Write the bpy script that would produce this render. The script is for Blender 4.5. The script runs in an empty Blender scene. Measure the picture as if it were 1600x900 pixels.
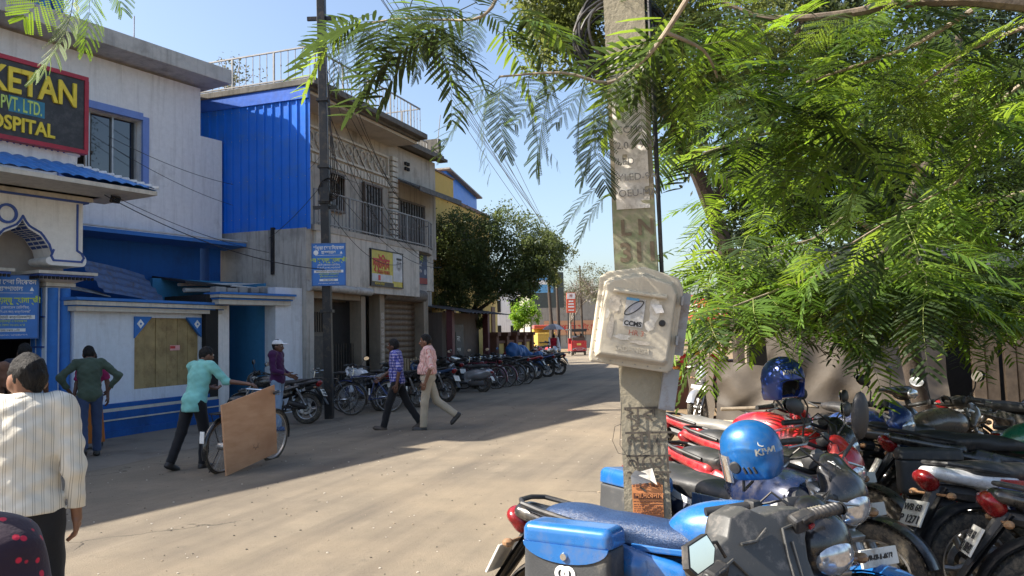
import bpy, bmesh, math, random
import numpy as np
from mathutils import Vector, Matrix, Euler
R = math.radians
random.seed(7); rng = np.random.default_rng(7)
scene = bpy.context.scene
COL = scene.collection

# ------------------------------------------------------------------ camera, sky, sun, exposure
cam_d = bpy.data.cameras.new('camera'); cam = bpy.data.objects.new('camera', cam_d); COL.objects.link(cam)
cam_d.sensor_width = 36.0; cam_d.lens = 36.0 * 1250 / 1600; cam_d.clip_start = 0.05; cam_d.clip_end = 3000
cam.matrix_world = Matrix.Translation((0, 0, 1.65)) @ Matrix.Rotation(math.pi / 2 + math.atan(72 / 1250), 4, 'X') @ Matrix.Rotation(R(-1.2), 4, 'Z')
scene.camera = cam
SUN_EL = 42.0
TO_SUN = Vector((-0.997 * math.cos(R(SUN_EL)), -0.075 * math.cos(R(SUN_EL)), math.sin(R(SUN_EL))))
world = bpy.data.worlds.new('World'); scene.world = world; world.use_nodes = True
wn = world.node_tree.nodes; wl = world.node_tree.links
sky = wn.new('ShaderNodeTexSky'); sky.sky_type = 'NISHITA'; sky.sun_disc = False
sky.sun_elevation = R(SUN_EL); sky.sun_rotation = math.atan2(TO_SUN.x, TO_SUN.y)
sky.air_density = 1.0; sky.dust_density = 2.6; sky.ozone_density = 1.4; sky.altitude = 80
bg = wn['Background']; bg.inputs['Strength'].default_value = 0.105
wl.new(sky.outputs['Color'], bg.inputs['Color'])
sd = bpy.data.lights.new('sun', 'SUN'); sd.energy = 5.0; sd.angle = R(0.55); sd.color = (1.0, 0.93, 0.82)
so = bpy.data.objects.new('sun', sd); COL.objects.link(so); so.rotation_euler = TO_SUN.to_track_quat('Z', 'Y').to_euler(); so.location = (-20, -12, 30)
vs = scene.view_settings; vs.view_transform = 'Standard'; vs.look = 'None'; vs.gamma = 1.0; vs.exposure = 1.32; vs.use_curve_mapping = False
scene.render.engine = 'CYCLES'
scene.cycles.use_denoising = True
scene.cycles.max_bounces = 7; scene.cycles.diffuse_bounces = 5; scene.cycles.glossy_bounces = 3
scene.cycles.transmission_bounces = 3; scene.cycles.transparent_max_bounces = 6

# ------------------------------------------------------------------ materials
MATS = {}
def nt(name):
    m = bpy.data.materials.new(name); m.use_nodes = True
    n = m.node_tree.nodes; l = m.node_tree.links
    return m, n, l, n['Principled BSDF']
def mixrgb(n, l, fac, a, b, mode='MIX'):
    x = n.new('ShaderNodeMix'); x.data_type = 'RGBA'; x.blend_type = mode
    for sock, v in ((x.inputs[0], fac), (x.inputs[6], a), (x.inputs[7], b)):
        if isinstance(v, (int, float)): sock.default_value = v
        elif isinstance(v, tuple): sock.default_value = (*v[:3], 1)
        else: l.new(v, sock)
    return x.outputs[2]
def coords(n, l, scale=(1, 1, 1), kind='Object'):
    t = n.new('ShaderNodeTexCoord'); mp = n.new('ShaderNodeMapping'); mp.inputs['Scale'].default_value = scale
    l.new(t.outputs[kind], mp.inputs['Vector']); return mp.outputs['Vector']
def noise(n, l, vec, scale, detail=4, rough=.6):
    x = n.new('ShaderNodeTexNoise'); x.inputs['Scale'].default_value = scale; x.inputs['Detail'].default_value = detail
    x.inputs['Roughness'].default_value = rough; l.new(vec, x.inputs['Vector']); return x.outputs['Fac']
def ramp(n, l, fac, a, b, c0=(0, 0, 0), c1=(1, 1, 1)):
    x = n.new('ShaderNodeValToRGB'); e = x.color_ramp.elements; e[0].position = a; e[1].position = b
    e[0].color = (*c0, 1); e[1].color = (*c1, 1); l.new(fac, x.inputs['Fac']); return x.outputs['Color']
def bump(n, l, bs, h, strength, dist=.02):
    b = n.new('ShaderNodeBump'); b.inputs['Strength'].default_value = strength; b.inputs['Distance'].default_value = dist
    l.new(h, b.inputs['Height']); l.new(b.outputs['Normal'], bs.inputs['Normal'])
def mul(c, k): return tuple(min(1, max(0, v * k)) for v in c)
def mat(name, col, rough=.6, metal=0., var=.18, scale=5., bmp=0., bscale=60., dirt=None, dirt_amt=.5, coat=0., spec=.5, kind='Object'):
    """paint, plastic, metal, cloth: base colour with mottling, optional dirt patches, fine relief"""
    if name in MATS: return MATS[name]
    m, n, l, b = nt(name)
    v = coords(n, l, kind=kind)
    f = noise(n, l, v, scale)
    c = mixrgb(n, l, ramp(n, l, f, .3, .7), mul(col, 1 - var), mul(col, 1 + var))
    if dirt:
        f2 = noise(n, l, v, scale * 1.7, 6, .7)
        c = mixrgb(n, l, ramp(n, l, f2, .62 - dirt_amt * .3, .82 - dirt_amt * .2), c, dirt)
    l.new(c, b.inputs['Base Color'])
    b.inputs['Metallic'].default_value = metal; b.inputs['Specular IOR Level'].default_value = spec
    rr = n.new('ShaderNodeMapRange'); rr.inputs['To Min'].default_value = max(.03, rough - .1); rr.inputs['To Max'].default_value = min(1, rough + .12)
    l.new(noise(n, l, v, scale * 3), rr.inputs['Value']); l.new(rr.outputs[0], b.inputs['Roughness'])
    if coat: b.inputs['Coat Weight'].default_value = coat; b.inputs['Coat Roughness'].default_value = .08
    if bmp: bump(n, l, b, noise(n, l, v, bscale, 5), bmp, .01)
    MATS[name] = m; return m
def plaster(name, col, stain, amt=.5, streak=.5, scale=.7, bmp=.25):
    """weathered wall: big blotches, streaks running down, fine grain"""
    if name in MATS: return MATS[name]
    m, n, l, b = nt(name)
    v = coords(n, l)
    big = noise(n, l, v, scale, 6, .65); fine = noise(n, l, v, 9, 5, .7)
    vst = coords(n, l, (5, 5, .35)); st = noise(n, l, vst, 1.3, 5, .7)
    c = mixrgb(n, l, ramp(n, l, fine, .3, .75), mul(col, .9), mul(col, 1.05))
    c = mixrgb(n, l, ramp(n, l, big, .66 - amt * .3, .86 - amt * .1), c, stain)
    k = n.new('ShaderNodeMath'); k.operation = 'MULTIPLY'; k.inputs[1].default_value = streak
    l.new(ramp(n, l, st, .5, .78), k.inputs[0])
    c = mixrgb(n, l, k.outputs[0], c, stain)
    l.new(c, b.inputs['Base Color']); b.inputs['Roughness'].default_value = .85; b.inputs['Specular IOR Level'].default_value = .25
    bump(n, l, b, noise(n, l, v, 35, 6, .7), bmp, .015)
    MATS[name] = m; return m
def leafmat(name, col, tcol, var=.35, gloss=.35):
    if name in MATS: return MATS[name]
    m, n, l, b = nt(name)
    oi = n.new('ShaderNodeObjectInfo'); v = coords(n, l)
    f = noise(n, l, v, 2.5, 3)
    a = n.new('ShaderNodeMath'); a.operation = 'MULTIPLY_ADD'; a.inputs[1].default_value = .45; l.new(oi.outputs['Random'], a.inputs[0]); l.new(f, a.inputs[2])
    k = ramp(n, l, a.outputs[0], .35, .95)
    c = mixrgb(n, l, k, mul(col, 1 - var), mul(col, 1 + var))
    t = n.new('ShaderNodeBsdfTranslucent'); tc = mixrgb(n, l, k, mul(tcol, 1 - var), mul(tcol, 1 + var)); l.new(tc, t.inputs['Color'])
    l.new(c, b.inputs['Base Color']); b.inputs['Roughness'].default_value = .5; b.inputs['Specular IOR Level'].default_value = gloss
    mx = n.new('ShaderNodeMixShader'); mx.inputs[0].default_value = .42
    l.new(b.outputs[0], mx.inputs[1]); l.new(t.outputs[0], mx.inputs[2]); l.new(mx.outputs[0], n['Material Output'].inputs['Surface'])
    MATS[name] = m; return m
def glassmat(name, col=(.02, .025, .03), rough=.04):
    if name in MATS: return MATS[name]
    m, n, l, b = nt(name); b.inputs['Base Color'].default_value = (*col, 1); b.inputs['Roughness'].default_value = rough
    b.inputs['Specular IOR Level'].default_value = .8; b.inputs['Coat Weight'].default_value = .6; b.inputs['Coat Roughness'].default_value = .02
    MATS[name] = m; return m

# ------------------------------------------------------------------ mesh building
class MB:
    def __init__(s): s.v = []; s.f = []; s.m = []
    def add(s, vs_, fs, mi=0, M=None):
        o = len(s.v)
        if M is not None: vs_ = [tuple(M @ Vector(p)) for p in vs_]
        s.v += [tuple(p) for p in vs_]; s.f += [tuple(i + o for i in f) for f in fs]; s.m += [mi] * len(fs); return s
    def box(s, c, d, mi=0, rot=None, bev=0.):
        hx, hy, hz = d[0] / 2, d[1] / 2, d[2] / 2
        M = Matrix.Translation(c)
        if rot is not None: M = M @ Euler(rot).to_matrix().to_4x4()
        if bev <= 0:
            p = [(x, y, z) for z in (-hz, hz) for y in (-hy, hy) for x in (-hx, hx)]
            f = [(0, 2, 3, 1), (4, 5, 7, 6), (0, 1, 5, 4), (2, 6, 7, 3), (0, 4, 6, 2), (1, 3, 7, 5)]
            return s.add(p, f, mi, M)
        b = min(bev, hx * .49, hy * .49, hz * .49)
        bm = bmesh.new(); bmesh.ops.create_cube(bm, size=1)
        for q in bm.verts: q.co = (q.co.x * d[0], q.co.y * d[1], q.co.z * d[2])
        bmesh.ops.bevel(bm, geom=bm.edges[:] + bm.verts[:], offset=b, segments=2, affect='EDGES', profile=.5)
        bm.verts.index_update()
        s.add([q.co[:] for q in bm.verts], [[q.index for q in f.verts] for f in bm.faces], mi, M); bm.free(); return s
    def tube(s, pts, r, n=8, mi=0, cap=True, flat=None):
        pts = [Vector(p) for p in pts]; k = len(pts)
        rs = r if isinstance(r, (list, tuple)) else [r] * k
        vs_ = []; up = None
        for i, p in enumerate(pts):
            t = (pts[min(i + 1, k - 1)] - pts[max(i - 1, 0)]).normalized()
            if up is None:
                up = Vector((0, 0, 1)) if abs(t.z) < .9 else Vector((1, 0, 0))
            a = t.cross(up).normalized(); up = a.cross(t).normalized()
            for j in range(n):
                th = 2 * math.pi * j / n
                vs_.append(p + a * math.cos(th) * rs[i] + up * math.sin(th) * rs[i] * (flat or 1))
        fs = [(i * n + j, i * n + (j + 1) % n, (i + 1) * n + (j + 1) % n, (i + 1) * n + j) for i in range(k - 1) for j in range(n)]
        if cap: fs += [tuple(range(n))[::-1], tuple((k - 1) * n + j for j in range(n))]
        return s.add(vs_, fs, mi)
    def lathe(s, prof, c=(0, 0, 0), axis='Y', n=32, mi=0, closed=False, M=None):
        k = len(prof); vs_ = []
        for i in range(n):
            a = 2 * math.pi * i / n
            for (r, h) in prof:
                x, y = r * math.cos(a), r * math.sin(a)
                p = {'Y': (x, h, y), 'Z': (x, y, h), 'X': (h, x, y)}[axis]
                vs_.append((p[0] + c[0], p[1] + c[1], p[2] + c[2]))
        fs = []
        for i in range(n):
            j = (i + 1) % n
            for q in range(k if closed else k - 1):
                q2 = (q + 1) % k
                fs.append((i * k + q, j * k + q, j * k + q2, i * k + q2))
        return s.add(vs_, fs, mi, M)
    def cyl(s, a, b, r, n=12, mi=0, r2=None): return s.tube([a, b], [r, r if r2 is None else r2], n, mi)
    def prism(s, poly, y0, y1, mi=0, M=None):
        """polygon in (x,z) extruded along y"""
        k = len(poly); vs_ = [(x, y0, z) for x, z in poly] + [(x, y1, z) for x, z in poly]
        fs = [tuple(range(k)), tuple(range(2 * k - 1, k - 1, -1))] + [(i, i + k, (i + 1) % k + k, (i + 1) % k) for i in range(k)]
        return s.add(vs_, fs, mi, M)
    def grid(s, fn, nu, nv, mi=0):
        vs_ = [fn(i / nu, j / nv) for i in range(nu + 1) for j in range(nv + 1)]
        w = nv + 1
        return s.add(vs_, [(i * w + j, (i + 1) * w + j, (i + 1) * w + j + 1, i * w + j + 1) for i in range(nu) for j in range(nv)], mi)
    def ell(s, c, r, mi=0, n=12, M=None):
        vs_ = []; fs = []
        for i in range(n // 2 + 1):
            a = math.pi * i / (n // 2)
            for j in range(n):
                b = 2 * math.pi * j / n
                vs_.append((c[0] + r[0] * math.sin(a) * math.cos(b), c[1] + r[1] * math.sin(a) * math.sin(b), c[2] + r[2] * math.cos(a)))
        for i in range(n // 2):
            for j in range(n):
                fs.append((i * n + j, i * n + (j + 1) % n, (i + 1) * n + (j + 1) % n, (i + 1) * n + j))
        return s.add(vs_, fs, mi, M)
    def mesh(s, name, mats, smooth=False, fixn=True):
        me = bpy.data.meshes.new(name); me.from_pydata(s.v, [], s.f); 
        for m in (mats if isinstance(mats, (list, tuple)) else [mats]): me.materials.append(m)
        if any(s.m): me.polygons.foreach_set('material_index', s.m)
        if fixn:
            bm = bmesh.new(); bm.from_mesh(me); bmesh.ops.recalc_face_normals(bm, faces=bm.faces); bm.to_mesh(me); bm.free()
        if smooth:
            me.polygons.foreach_set('use_smooth', [True] * len(me.polygons))
            if smooth != 'all':
                try: me.set_sharp_from_angle(angle=R(38))
                except Exception: pass
        me.update(); return me
    def build(s, name, mats, parent=None, smooth=False, fixn=True): return put(name, s.mesh(name, mats, smooth, fixn), parent)
def put(name, me, parent=None, M=None, mat_=None):
    o = bpy.data.objects.new(name, me); COL.objects.link(o)
    if parent is not None: o.parent = parent
    if M is not None: o.matrix_basis = M
    if mat_ is not None:
        for s in o.material_slots: s.link = 'OBJECT'; s.material = mat_
    return o
def tag(o, label, cat, group=None):
    o['label'] = label; o['category'] = cat
    if group: o['group'] = group
    return o
def kind(o, k): o['kind'] = k; return o
def empty(name, loc=(0, 0, 0), rz=0., tilt=0.):
    o = bpy.data.objects.new(name, None); COL.objects.link(o); o.empty_display_size = .1
    o.matrix_basis = Matrix.Translation(loc) @ Matrix.Rotation(rz, 4, 'Z') @ Matrix.Rotation(tilt, 4, 'X'); return o
def frame(name, o, deg):
    """local frame of a street front: x along the street (deg clockwise from +Y), -y towards the street"""
    return empty(name, (o[0], o[1], o[2] if len(o) > 2 else 0), math.pi / 2 - R(deg))
_tc = {}
def text(name, s, size, loc, mat_, parent, rot=(math.pi / 2, 0, 0), ext=.002, offset=0., align='LEFT', shear=0., sx=1., space=1.):
    cu = bpy.data.curves.new('t', 'FONT'); cu.body = s; cu.size = size; cu.extrude = ext; cu.offset = offset; cu.align_x = align; cu.shear = shear
    cu.space_character = space; cu.resolution_u = 3
    t = bpy.data.objects.new('t', cu); COL.objects.link(t)
    dg = bpy.context.evaluated_depsgraph_get(); me = bpy.data.meshes.new_from_object(t.evaluated_get(dg))
    bpy.data.objects.remove(t); bpy.data.curves.remove(cu)
    me.materials.clear(); me.materials.append(mat_)
    return put(name, me, parent, Matrix.Translation(loc) @ Euler(rot).to_matrix().to_4x4() @ Matrix.Diagonal((sx, 1, 1, 1)))

# ------------------------------------------------------------------ implicit surfaces (blended solids -> one mesh)
def _d(pr, X, Y, Z):
    k = pr[0]
    if k in 'cf':
        a, b, ra, rb = np.array(pr[1], np.float32), np.array(pr[2], np.float32), pr[3], pr[4]
        ab = b - a; L2 = float(ab @ ab) + 1e-9
        px, py, pz = X - a[0], Y - a[1], Z - a[2]
        t0 = (px * ab[0] + py * ab[1] + pz * ab[2]) / L2; t = np.clip(t0, 0, 1)
        d = np.sqrt((px - t * ab[0]) ** 2 + (py - t * ab[1]) ** 2 + (pz - t * ab[2]) ** 2) - (ra + (rb - ra) * t)
        if k == 'f': d = np.maximum(d, (t0 - 1) * math.sqrt(L2))
        return d
    if k == 'e':
        c, r = pr[1], pr[2]; px, py, pz = X - c[0], Y - c[1], Z - c[2]
        if len(pr) > 3 and pr[3] is not None:
            m = np.array(Euler(pr[3]).to_matrix().transposed())
            px, py, pz = (m[0, 0] * px + m[0, 1] * py + m[0, 2] * pz, m[1, 0] * px + m[1, 1] * py + m[1, 2] * pz, m[2, 0] * px + m[2, 1] * py + m[2, 2] * pz)
        k0 = np.sqrt((px / r[0]) ** 2 + (py / r[1]) ** 2 + (pz / r[2]) ** 2); k1 = np.sqrt((px / r[0] ** 2) ** 2 + (py / r[1] ** 2) ** 2 + (pz / r[2] ** 2) ** 2) + 1e-6
        return k0 * (k0 - 1) / k1
    if k == 'b':
        c, h, rd = pr[1], pr[2], pr[3]; px, py, pz = X - c[0], Y - c[1], Z - c[2]
        if len(pr) > 4 and pr[4] is not None:
            m = np.array(Euler(pr[4]).to_matrix().transposed())
            px, py, pz = (m[0, 0] * px + m[0, 1] * py + m[0, 2] * pz, m[1, 0] * px + m[1, 1] * py + m[1, 2] * pz, m[2, 0] * px + m[2, 1] * py + m[2, 2] * pz)
        qx, qy, qz = np.abs(px) - h[0] + rd, np.abs(py) - h[1] + rd, np.abs(pz) - h[2] + rd
        return np.sqrt(np.maximum(qx, 0) ** 2 + np.maximum(qy, 0) ** 2 + np.maximum(qz, 0) ** 2) + np.minimum(np.maximum(qx, np.maximum(qy, qz)), 0) - rd
def _bounds(prims, pad):
    lo = np.full(3, 1e9); hi = -lo
    for p in prims:
        if p[0] in 'cf':
            r = max(p[3], p[4]); pts = np.array([p[1], p[2]]); lo = np.minimum(lo, pts.min(0) - r); hi = np.maximum(hi, pts.max(0) + r)
        else:
            r = np.array(p[2]); r = np.full(3, np.linalg.norm(r)) if (len(p) > (3 if p[0] == 'e' else 4)) and p[-1] is not None else r
            lo = np.minimum(lo, np.array(p[1]) - r); hi = np.maximum(hi, np.array(p[1]) + r)
    return lo - pad, hi + pad
def sdf(prims, vox, k=.03, sub=(), cuts=(), disp=None, smooth_sub=0.):
    """surface nets over a smooth union; cuts are (point, outward normal) half-spaces; returns verts, faces"""
    lo, hi = _bounds(prims, vox * 2.5)
    n = np.ceil((hi - lo) / vox).astype(int) + 1
    ax = [np.arange(n[i], dtype=np.float32) * vox + np.float32(lo[i]) for i in range(3)]
    X, Y, Z = np.meshgrid(*ax, indexing='ij')
    D = None
    for p in prims:
        d = _d(p, X, Y, Z)
        if D is None: D = d
        elif k > 0:
            h = np.clip(.5 + .5 * (D - d) / k, 0, 1); D = D + (d - D) * h - k * h * (1 - h)
        else: D = np.minimum(D, d)
    if disp is not None: D = D + disp(X, Y, Z)
    for p in sub: D = np.maximum(D, -_d(p, X, Y, Z))
    for q, nn in cuts:
        nn = np.array(nn, float); nn /= np.linalg.norm(nn)
        D = np.maximum(D, (X - q[0]) * nn[0] + (Y - q[1]) * nn[1] + (Z - q[2]) * nn[2])
    S = D < 0
    acc = np.zeros(tuple(n - 1) + (3,), np.float32); cnt = np.zeros(tuple(n - 1), np.float32)
    cross = []
    for a in range(3):
        s0 = [slice(None)] * 3; s1 = [slice(None)] * 3; s0[a] = slice(0, -1); s1[a] = slice(1, None)
        d0, d1 = D[tuple(s0)], D[tuple(s1)]; cr = S[tuple(s0)] != S[tuple(s1)]
        t = np.where(cr, d0 / (d0 - d1 + 1e-12), 0).astype(np.float32); cross.append(cr)
        b, c = [i for i in range(3) if i != a]
        for ob in (0, 1):
            for oc in (0, 1):
                sl = [slice(None)] * 3; sl[b] = slice(1, None) if ob else slice(0, -1); sl[c] = slice(1, None) if oc else slice(0, -1)
                # cell index = edge index minus offset; choose the edges with index cell+offset
                e = cr[tuple(sl)]; tt = t[tuple(sl)]
                cnt += e
                acc[..., a] += np.where(e, tt, 0); acc[..., b] += e * float(ob); acc[..., c] += e * float(oc)
    act = cnt > 0; idx = -np.ones(act.shape, int); ii = np.argwhere(act); idx[act] = np.arange(len(ii))
    V = (ii + acc[act] / cnt[act][:, None]) * vox + lo
    F = []
    for a in range(3):
        b, c = (a + 1) % 3, (a + 2) % 3
        e = np.argwhere(cross[a])
        ok = (e[:, b] > 0) & (e[:, c] > 0) & (e[:, b] < n[b] - 1) & (e[:, c] < n[c] - 1); e = e[ok]
        if not len(e): continue
        q = []
        for ob, oc in ((1, 1), (0, 1), (0, 0), (1, 0)):
            m = e.copy(); m[:, b] -= ob; m[:, c] -= oc; q.append(idx[m[:, 0], m[:, 1], m[:, 2]])
        q = np.stack(q, 1); fl = S[e[:, 0], e[:, 1], e[:, 2]]
        q[~fl] = q[~fl][:, ::-1]; F.append(q)
    F = np.concatenate(F); F = F[(F >= 0).all(1)]
    return V, F
def raw(name, V, F, mats, smooth=True, mi=None):
    me = bpy.data.meshes.new(name); V = np.asarray(V, np.float32); F = np.asarray(F, np.int32); k = F.shape[1]
    me.vertices.add(len(V)); me.vertices.foreach_set('co', V.ravel())
    me.loops.add(F.size); me.loops.foreach_set('vertex_index', F.ravel())
    me.polygons.add(len(F)); me.polygons.foreach_set('loop_start', np.arange(0, F.size, k, dtype=np.int32)); 
    me.polygons.foreach_set('use_smooth', np.full(len(F), smooth))
    for m in (mats if isinstance(mats, (list, tuple)) else [mats]): me.materials.append(m)
    if mi is not None: me.polygons.foreach_set('material_index', np.asarray(mi, np.int32))
    me.update(calc_edges=True); me.validate(); return me
def blob(name, prims, vox, mats, k=.03, **kw):
    V, F = sdf(prims, vox, k, **kw); return raw(name, V, F, mats)
# ------------------------------------------------------------------ shared materials
BLUE = plaster('blue_paint', (.05, .19, .54), (.08, .14, .27), .35, .4, 1.5, .2)
BLUE_D = plaster('deep_blue_paint', (.018, .10, .34), (.02, .05, .13), .4, .4, 1.2, .15)
WHITE = plaster('white_plaster', (.82, .81, .78), (.30, .28, .25), .24, .42, .8)
WHITE_B = plaster('blue_white_plaster', (.68, .73, .79), (.30, .30, .30), .28, .4, 1.1)
CREAM = plaster('cream_moulding', (.60, .56, .48), (.24, .22, .18), .35, .5, 1.5)
GREYWALL = plaster('stained_plaster', (.46, .44, .40), (.09, .085, .08), .7, .95, .7)
DIRTYWHITE = plaster('dirty_white_plaster', (.46, .425, .37), (.11, .10, .09), .5, .85, .9)
OCHRE = plaster('yellow_plaster', (.62, .43, .13), (.28, .20, .09), .3, .4, .8)
CONC = plaster('raw_concrete', (.36, .34, .30), (.13, .12, .11), .5, .6, 1.0, .5)
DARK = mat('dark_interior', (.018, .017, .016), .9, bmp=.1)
BLACKM = mat('black_iron', (.022, .022, .024), .45, .3, dirt=(.10, .075, .05), dirt_amt=.35)
GREYM = mat('grey_iron', (.30, .30, .30), .5, .2, dirt=(.17, .11, .07), dirt_amt=.45)
DOORM = mat('old_door_paint', (.05, .048, .046), .6, dirt=(.12, .10, .08), dirt_amt=.5, bmp=.2)
GLASS = glassmat('window_glass', (.008, .01, .012), .03)
RUSTM = mat('rusty_shutter', (.16, .115, .075), .6, .2, dirt=(.09, .05, .03), dirt_amt=.6, bmp=.15)
WOOD = mat('plank_wood', (.34, .25, .11), .7, var=.25, scale=3, dirt=(.20, .13, .05), dirt_amt=.5, bmp=.3)
BROWN = mat('brown_paint', (.14, .06, .04), .6, dirt=(.09, .06, .04), dirt_amt=.4)
YEL_T = mat('yellow_letter', (.72, .56, .04), .45); WHITE_T = mat('white_letter', (.8, .8, .78), .5); BLACK_T = mat('black_letter', (.02, .02, .02), .5)
RED_T = mat('red_letter', (.55, .03, .03), .5); BLUE_S = mat('blue_sign_paint', (.03, .17, .52), .4, var=.08); GREEN_T = mat('green_letter', (.55, .68, .05), .5)
ROOFB = mat('blue_tile_paint', (.035, .20, .52), .5, dirt=(.04, .09, .20), dirt_amt=.35, bmp=.15)
SHEETB = mat('blue_sheet_metal', (.008, .15, .66), .36, .0, var=.12, scale=1.2, coat=.1, dirt=(.05, .17, .50), dirt_amt=.35)

# ------------------------------------------------------------------ ground and road
def groundmat():
    m, n, l, b = nt('dirt_ground'); v = coords(n, l)
    a = noise(n, l, v, .6, 8, .65); f = noise(n, l, v, 14, 8, .75); s = noise(n, l, v, 90, 3, .8)
    c = mixrgb(n, l, ramp(n, l, a, .35, .68), (.27, .20, .125), (.17, .12, .07))
    c = mixrgb(n, l, ramp(n, l, f, .52, .75), c, (.34, .27, .18))
    c = mixrgb(n, l, ramp(n, l, s, .62, .75), c, (.12, .085, .05))
    l.new(c, b.inputs['Base Color']); b.inputs['Roughness'].default_value = .95; b.inputs['Specular IOR Level'].default_value = .15
    bump(n, l, b, noise(n, l, v, 22, 9, .75), .7, .04); return m
def roadmat():
    m, n, l, b = nt('dusty_asphalt'); v = coords(n, l)
    big = noise(n, l, v, .22, 6, .6); mid = noise(n, l, v, 1.6, 8, .7); fine = noise(n, l, v, 60, 6, .8)
    # dust lies in long drifts along the wheel tracks
    vr = n.new('ShaderNodeTexCoord'); m0 = n.new('ShaderNodeMapping'); m0.inputs['Rotation'].default_value = (0, 0, R(17)); mp = n.new('ShaderNodeMapping'); mp.inputs['Scale'].default_value = (1.6, .06, 1)
    l.new(vr.outputs['Object'], m0.inputs['Vector']); l.new(m0.outputs['Vector'], mp.inputs['Vector']); track = noise(n, l, mp.outputs['Vector'], 1.1, 5, .6)
    c = mixrgb(n, l, ramp(n, l, mid, .35, .7), (.172, .145, .110), (.245, .203, .150))
    c = mixrgb(n, l, ramp(n, l, track, .45, .66), c, (.135, .114, .09))
    c = mixrgb(n, l, ramp(n, l, big, .45, .72), c, (.29, .232, .16))
    c = mixrgb(n, l, ramp(n, l, fine, .56, .72), c, (.075, .064, .052))
    c = mixrgb(n, l, ramp(n, l, noise(n, l, v, 130, 3, .8), .62, .74), c, (.30, .255, .195)); c = mixrgb(n, l, ramp(n, l, noise(n, l, v, 3.3, 7, .75), .60, .72), c, (.14, .12, .095))
    vo = n.new('ShaderNodeTexVoronoi'); vo.feature = 'DISTANCE_TO_EDGE'; vo.inputs['Scale'].default_value = .32
    wv = n.new('ShaderNodeVectorMath'); wv.operation = 'ADD'; nv = n.new('ShaderNodeTexNoise'); nv.inputs['Scale'].default_value = 1.3; nv.inputs['Detail'].default_value = 6; l.new(v, nv.inputs['Vector'])
    sc = n.new('ShaderNodeVectorMath'); sc.operation = 'SCALE'; sc.inputs['Scale'].default_value = 1.4; l.new(nv.outputs['Color'], sc.inputs[0]); l.new(v, wv.inputs[0]); l.new(sc.outputs[0], wv.inputs[1]); l.new(wv.outputs[0], vo.inputs['Vector'])
    crk = ramp(n, l, vo.outputs['Distance'], .0, .006, (1, 1, 1), (0, 0, 0))
    msk = ramp(n, l, noise(n, l, v, .35, 2), .54, .6)
    k = n.new('ShaderNodeMath'); k.operation = 'MULTIPLY'; l.new(crk, k.inputs[0]); l.new(msk, k.inputs[1])
    c = mixrgb(n, l, k.outputs[0], c, (.055, .048, .04))
    l.new(c, b.inputs['Base Color']); b.inputs['Roughness'].default_value = .88; b.inputs['Specular IOR Level'].default_value = .2
    h = n.new('ShaderNodeMath'); h.operation = 'SUBTRACT'; l.new(fine, h.inputs[0]); l.new(k.outputs[0], h.inputs[1])
    bump(n, l, b, h.outputs[0], .6, .014); return m
GM = groundmat(); RM = roadmat()
def gfn(u, v):
    x = -300 + 600 * u; y = -60 + 760 * v; return (x, y, 0)
kind(MB().grid(gfn, 6, 6).build('ground', GM), 'structure')
LE = [(-25, -14.), (-5, -8.2), (8, -5.9), (12, -4.9), (16, -3.7), (20, -2.35), (25, -.9), (30, .2), (36, 1.3), (41, 2.0), (60, 4.1), (90, 7.2), (160, 15), (400, 45)]
RE = [(-25, -5.), (-5, -1.9), (2, -.45), (5.7, .3), (10, 1.35), (15, 2.5), (25, 4.5), (41, 6.6), (60, 8.7), (90, 12), (160, 20), (400, 52)]
rm = MB(); ys = np.concatenate([np.arange(-25, 40, .35), np.arange(40, 400, 4)])
lx = np.interp(ys, *zip(*LE)); rx = np.interp(ys, *zip(*RE))
rnd = np.cumsum(rng.normal(0, .03, (len(ys), 2)), 0); rnd -= np.linspace(rnd[0], rnd[-1], len(ys)); rnd = np.clip(rnd, -.25, .25) + rng.normal(0, .018, rnd.shape)
lx += rnd[:, 0]; rx += rnd[:, 1]
for i in range(len(ys) - 1):
    o = len(rm.v); w = 6
    for q in (i, i + 1):
        for j in range(w + 1):
            t = j / w; rm.v.append((lx[q] + (rx[q] - lx[q]) * t, ys[q], .004 + .03 * (1 - (2 * t - 1) ** 2)))
    for j in range(w): rm.f.append((o + j, o + j + 1, o + w + 2 + j, o + w + 1 + j)); rm.m.append(0)
kind(rm.build('road', RM, smooth='all'), 'structure')
# pale concrete apron between the road and the fronts
ap = MB(); APR = plaster('concrete_apron', (.24, .20, .155), (.11, .09, .07), .5, .1, 1.2, .5)
ap.grid(lambda u, v: ((np.interp(-2 + 36 * v, *zip(*LE)) + .25) * (1 - u) + u * (np.interp(-2 + 36 * v, *zip(*LE)) - 5), -2 + 36 * v, .002 + .0 * u), 4, 60)
kind(ap.build('roadside_apron', APR), 'structure')
# litter, stones and dry leaves on the verge
lit = MB()
for i in range(700):
    x, y = random.uniform(.6, 9), random.uniform(3, 16)
    if x < np.interp(y, *zip(*RE)) - .3: continue
    s = random.uniform(.006, .03) * (1.3 if random.random() < .1 else 1); lit.ell((x, y, s * .3), (s, s * random.uniform(.5, 1), s * .5), random.choice((0, 0, 1)), 6)
for i in range(160):
    y = random.uniform(5, 24); x = np.interp(y, *zip(*LE)) - random.uniform(0, 2.2); s = random.uniform(.006, .02); lit.ell((x, y, s * .3), (s, s, s * .5), random.choice((0, 1)), 6)
for i in range(900):
    y = 2.5 + 14 * random.random() ** 1.5; x = random.uniform(np.interp(y, *zip(*LE)), np.interp(y, *zip(*RE))); s = random.uniform(.004, .012); lit.ell((x, y, .03 * (1 - ((x - np.interp(y, *zip(*LE))) / (np.interp(y, *zip(*RE)) - np.interp(y, *zip(*LE))) * 2 - 1) ** 2) + .006), (s, s * .8, s * .5), random.choice((0, 1, 2, 2)), 6)
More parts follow.
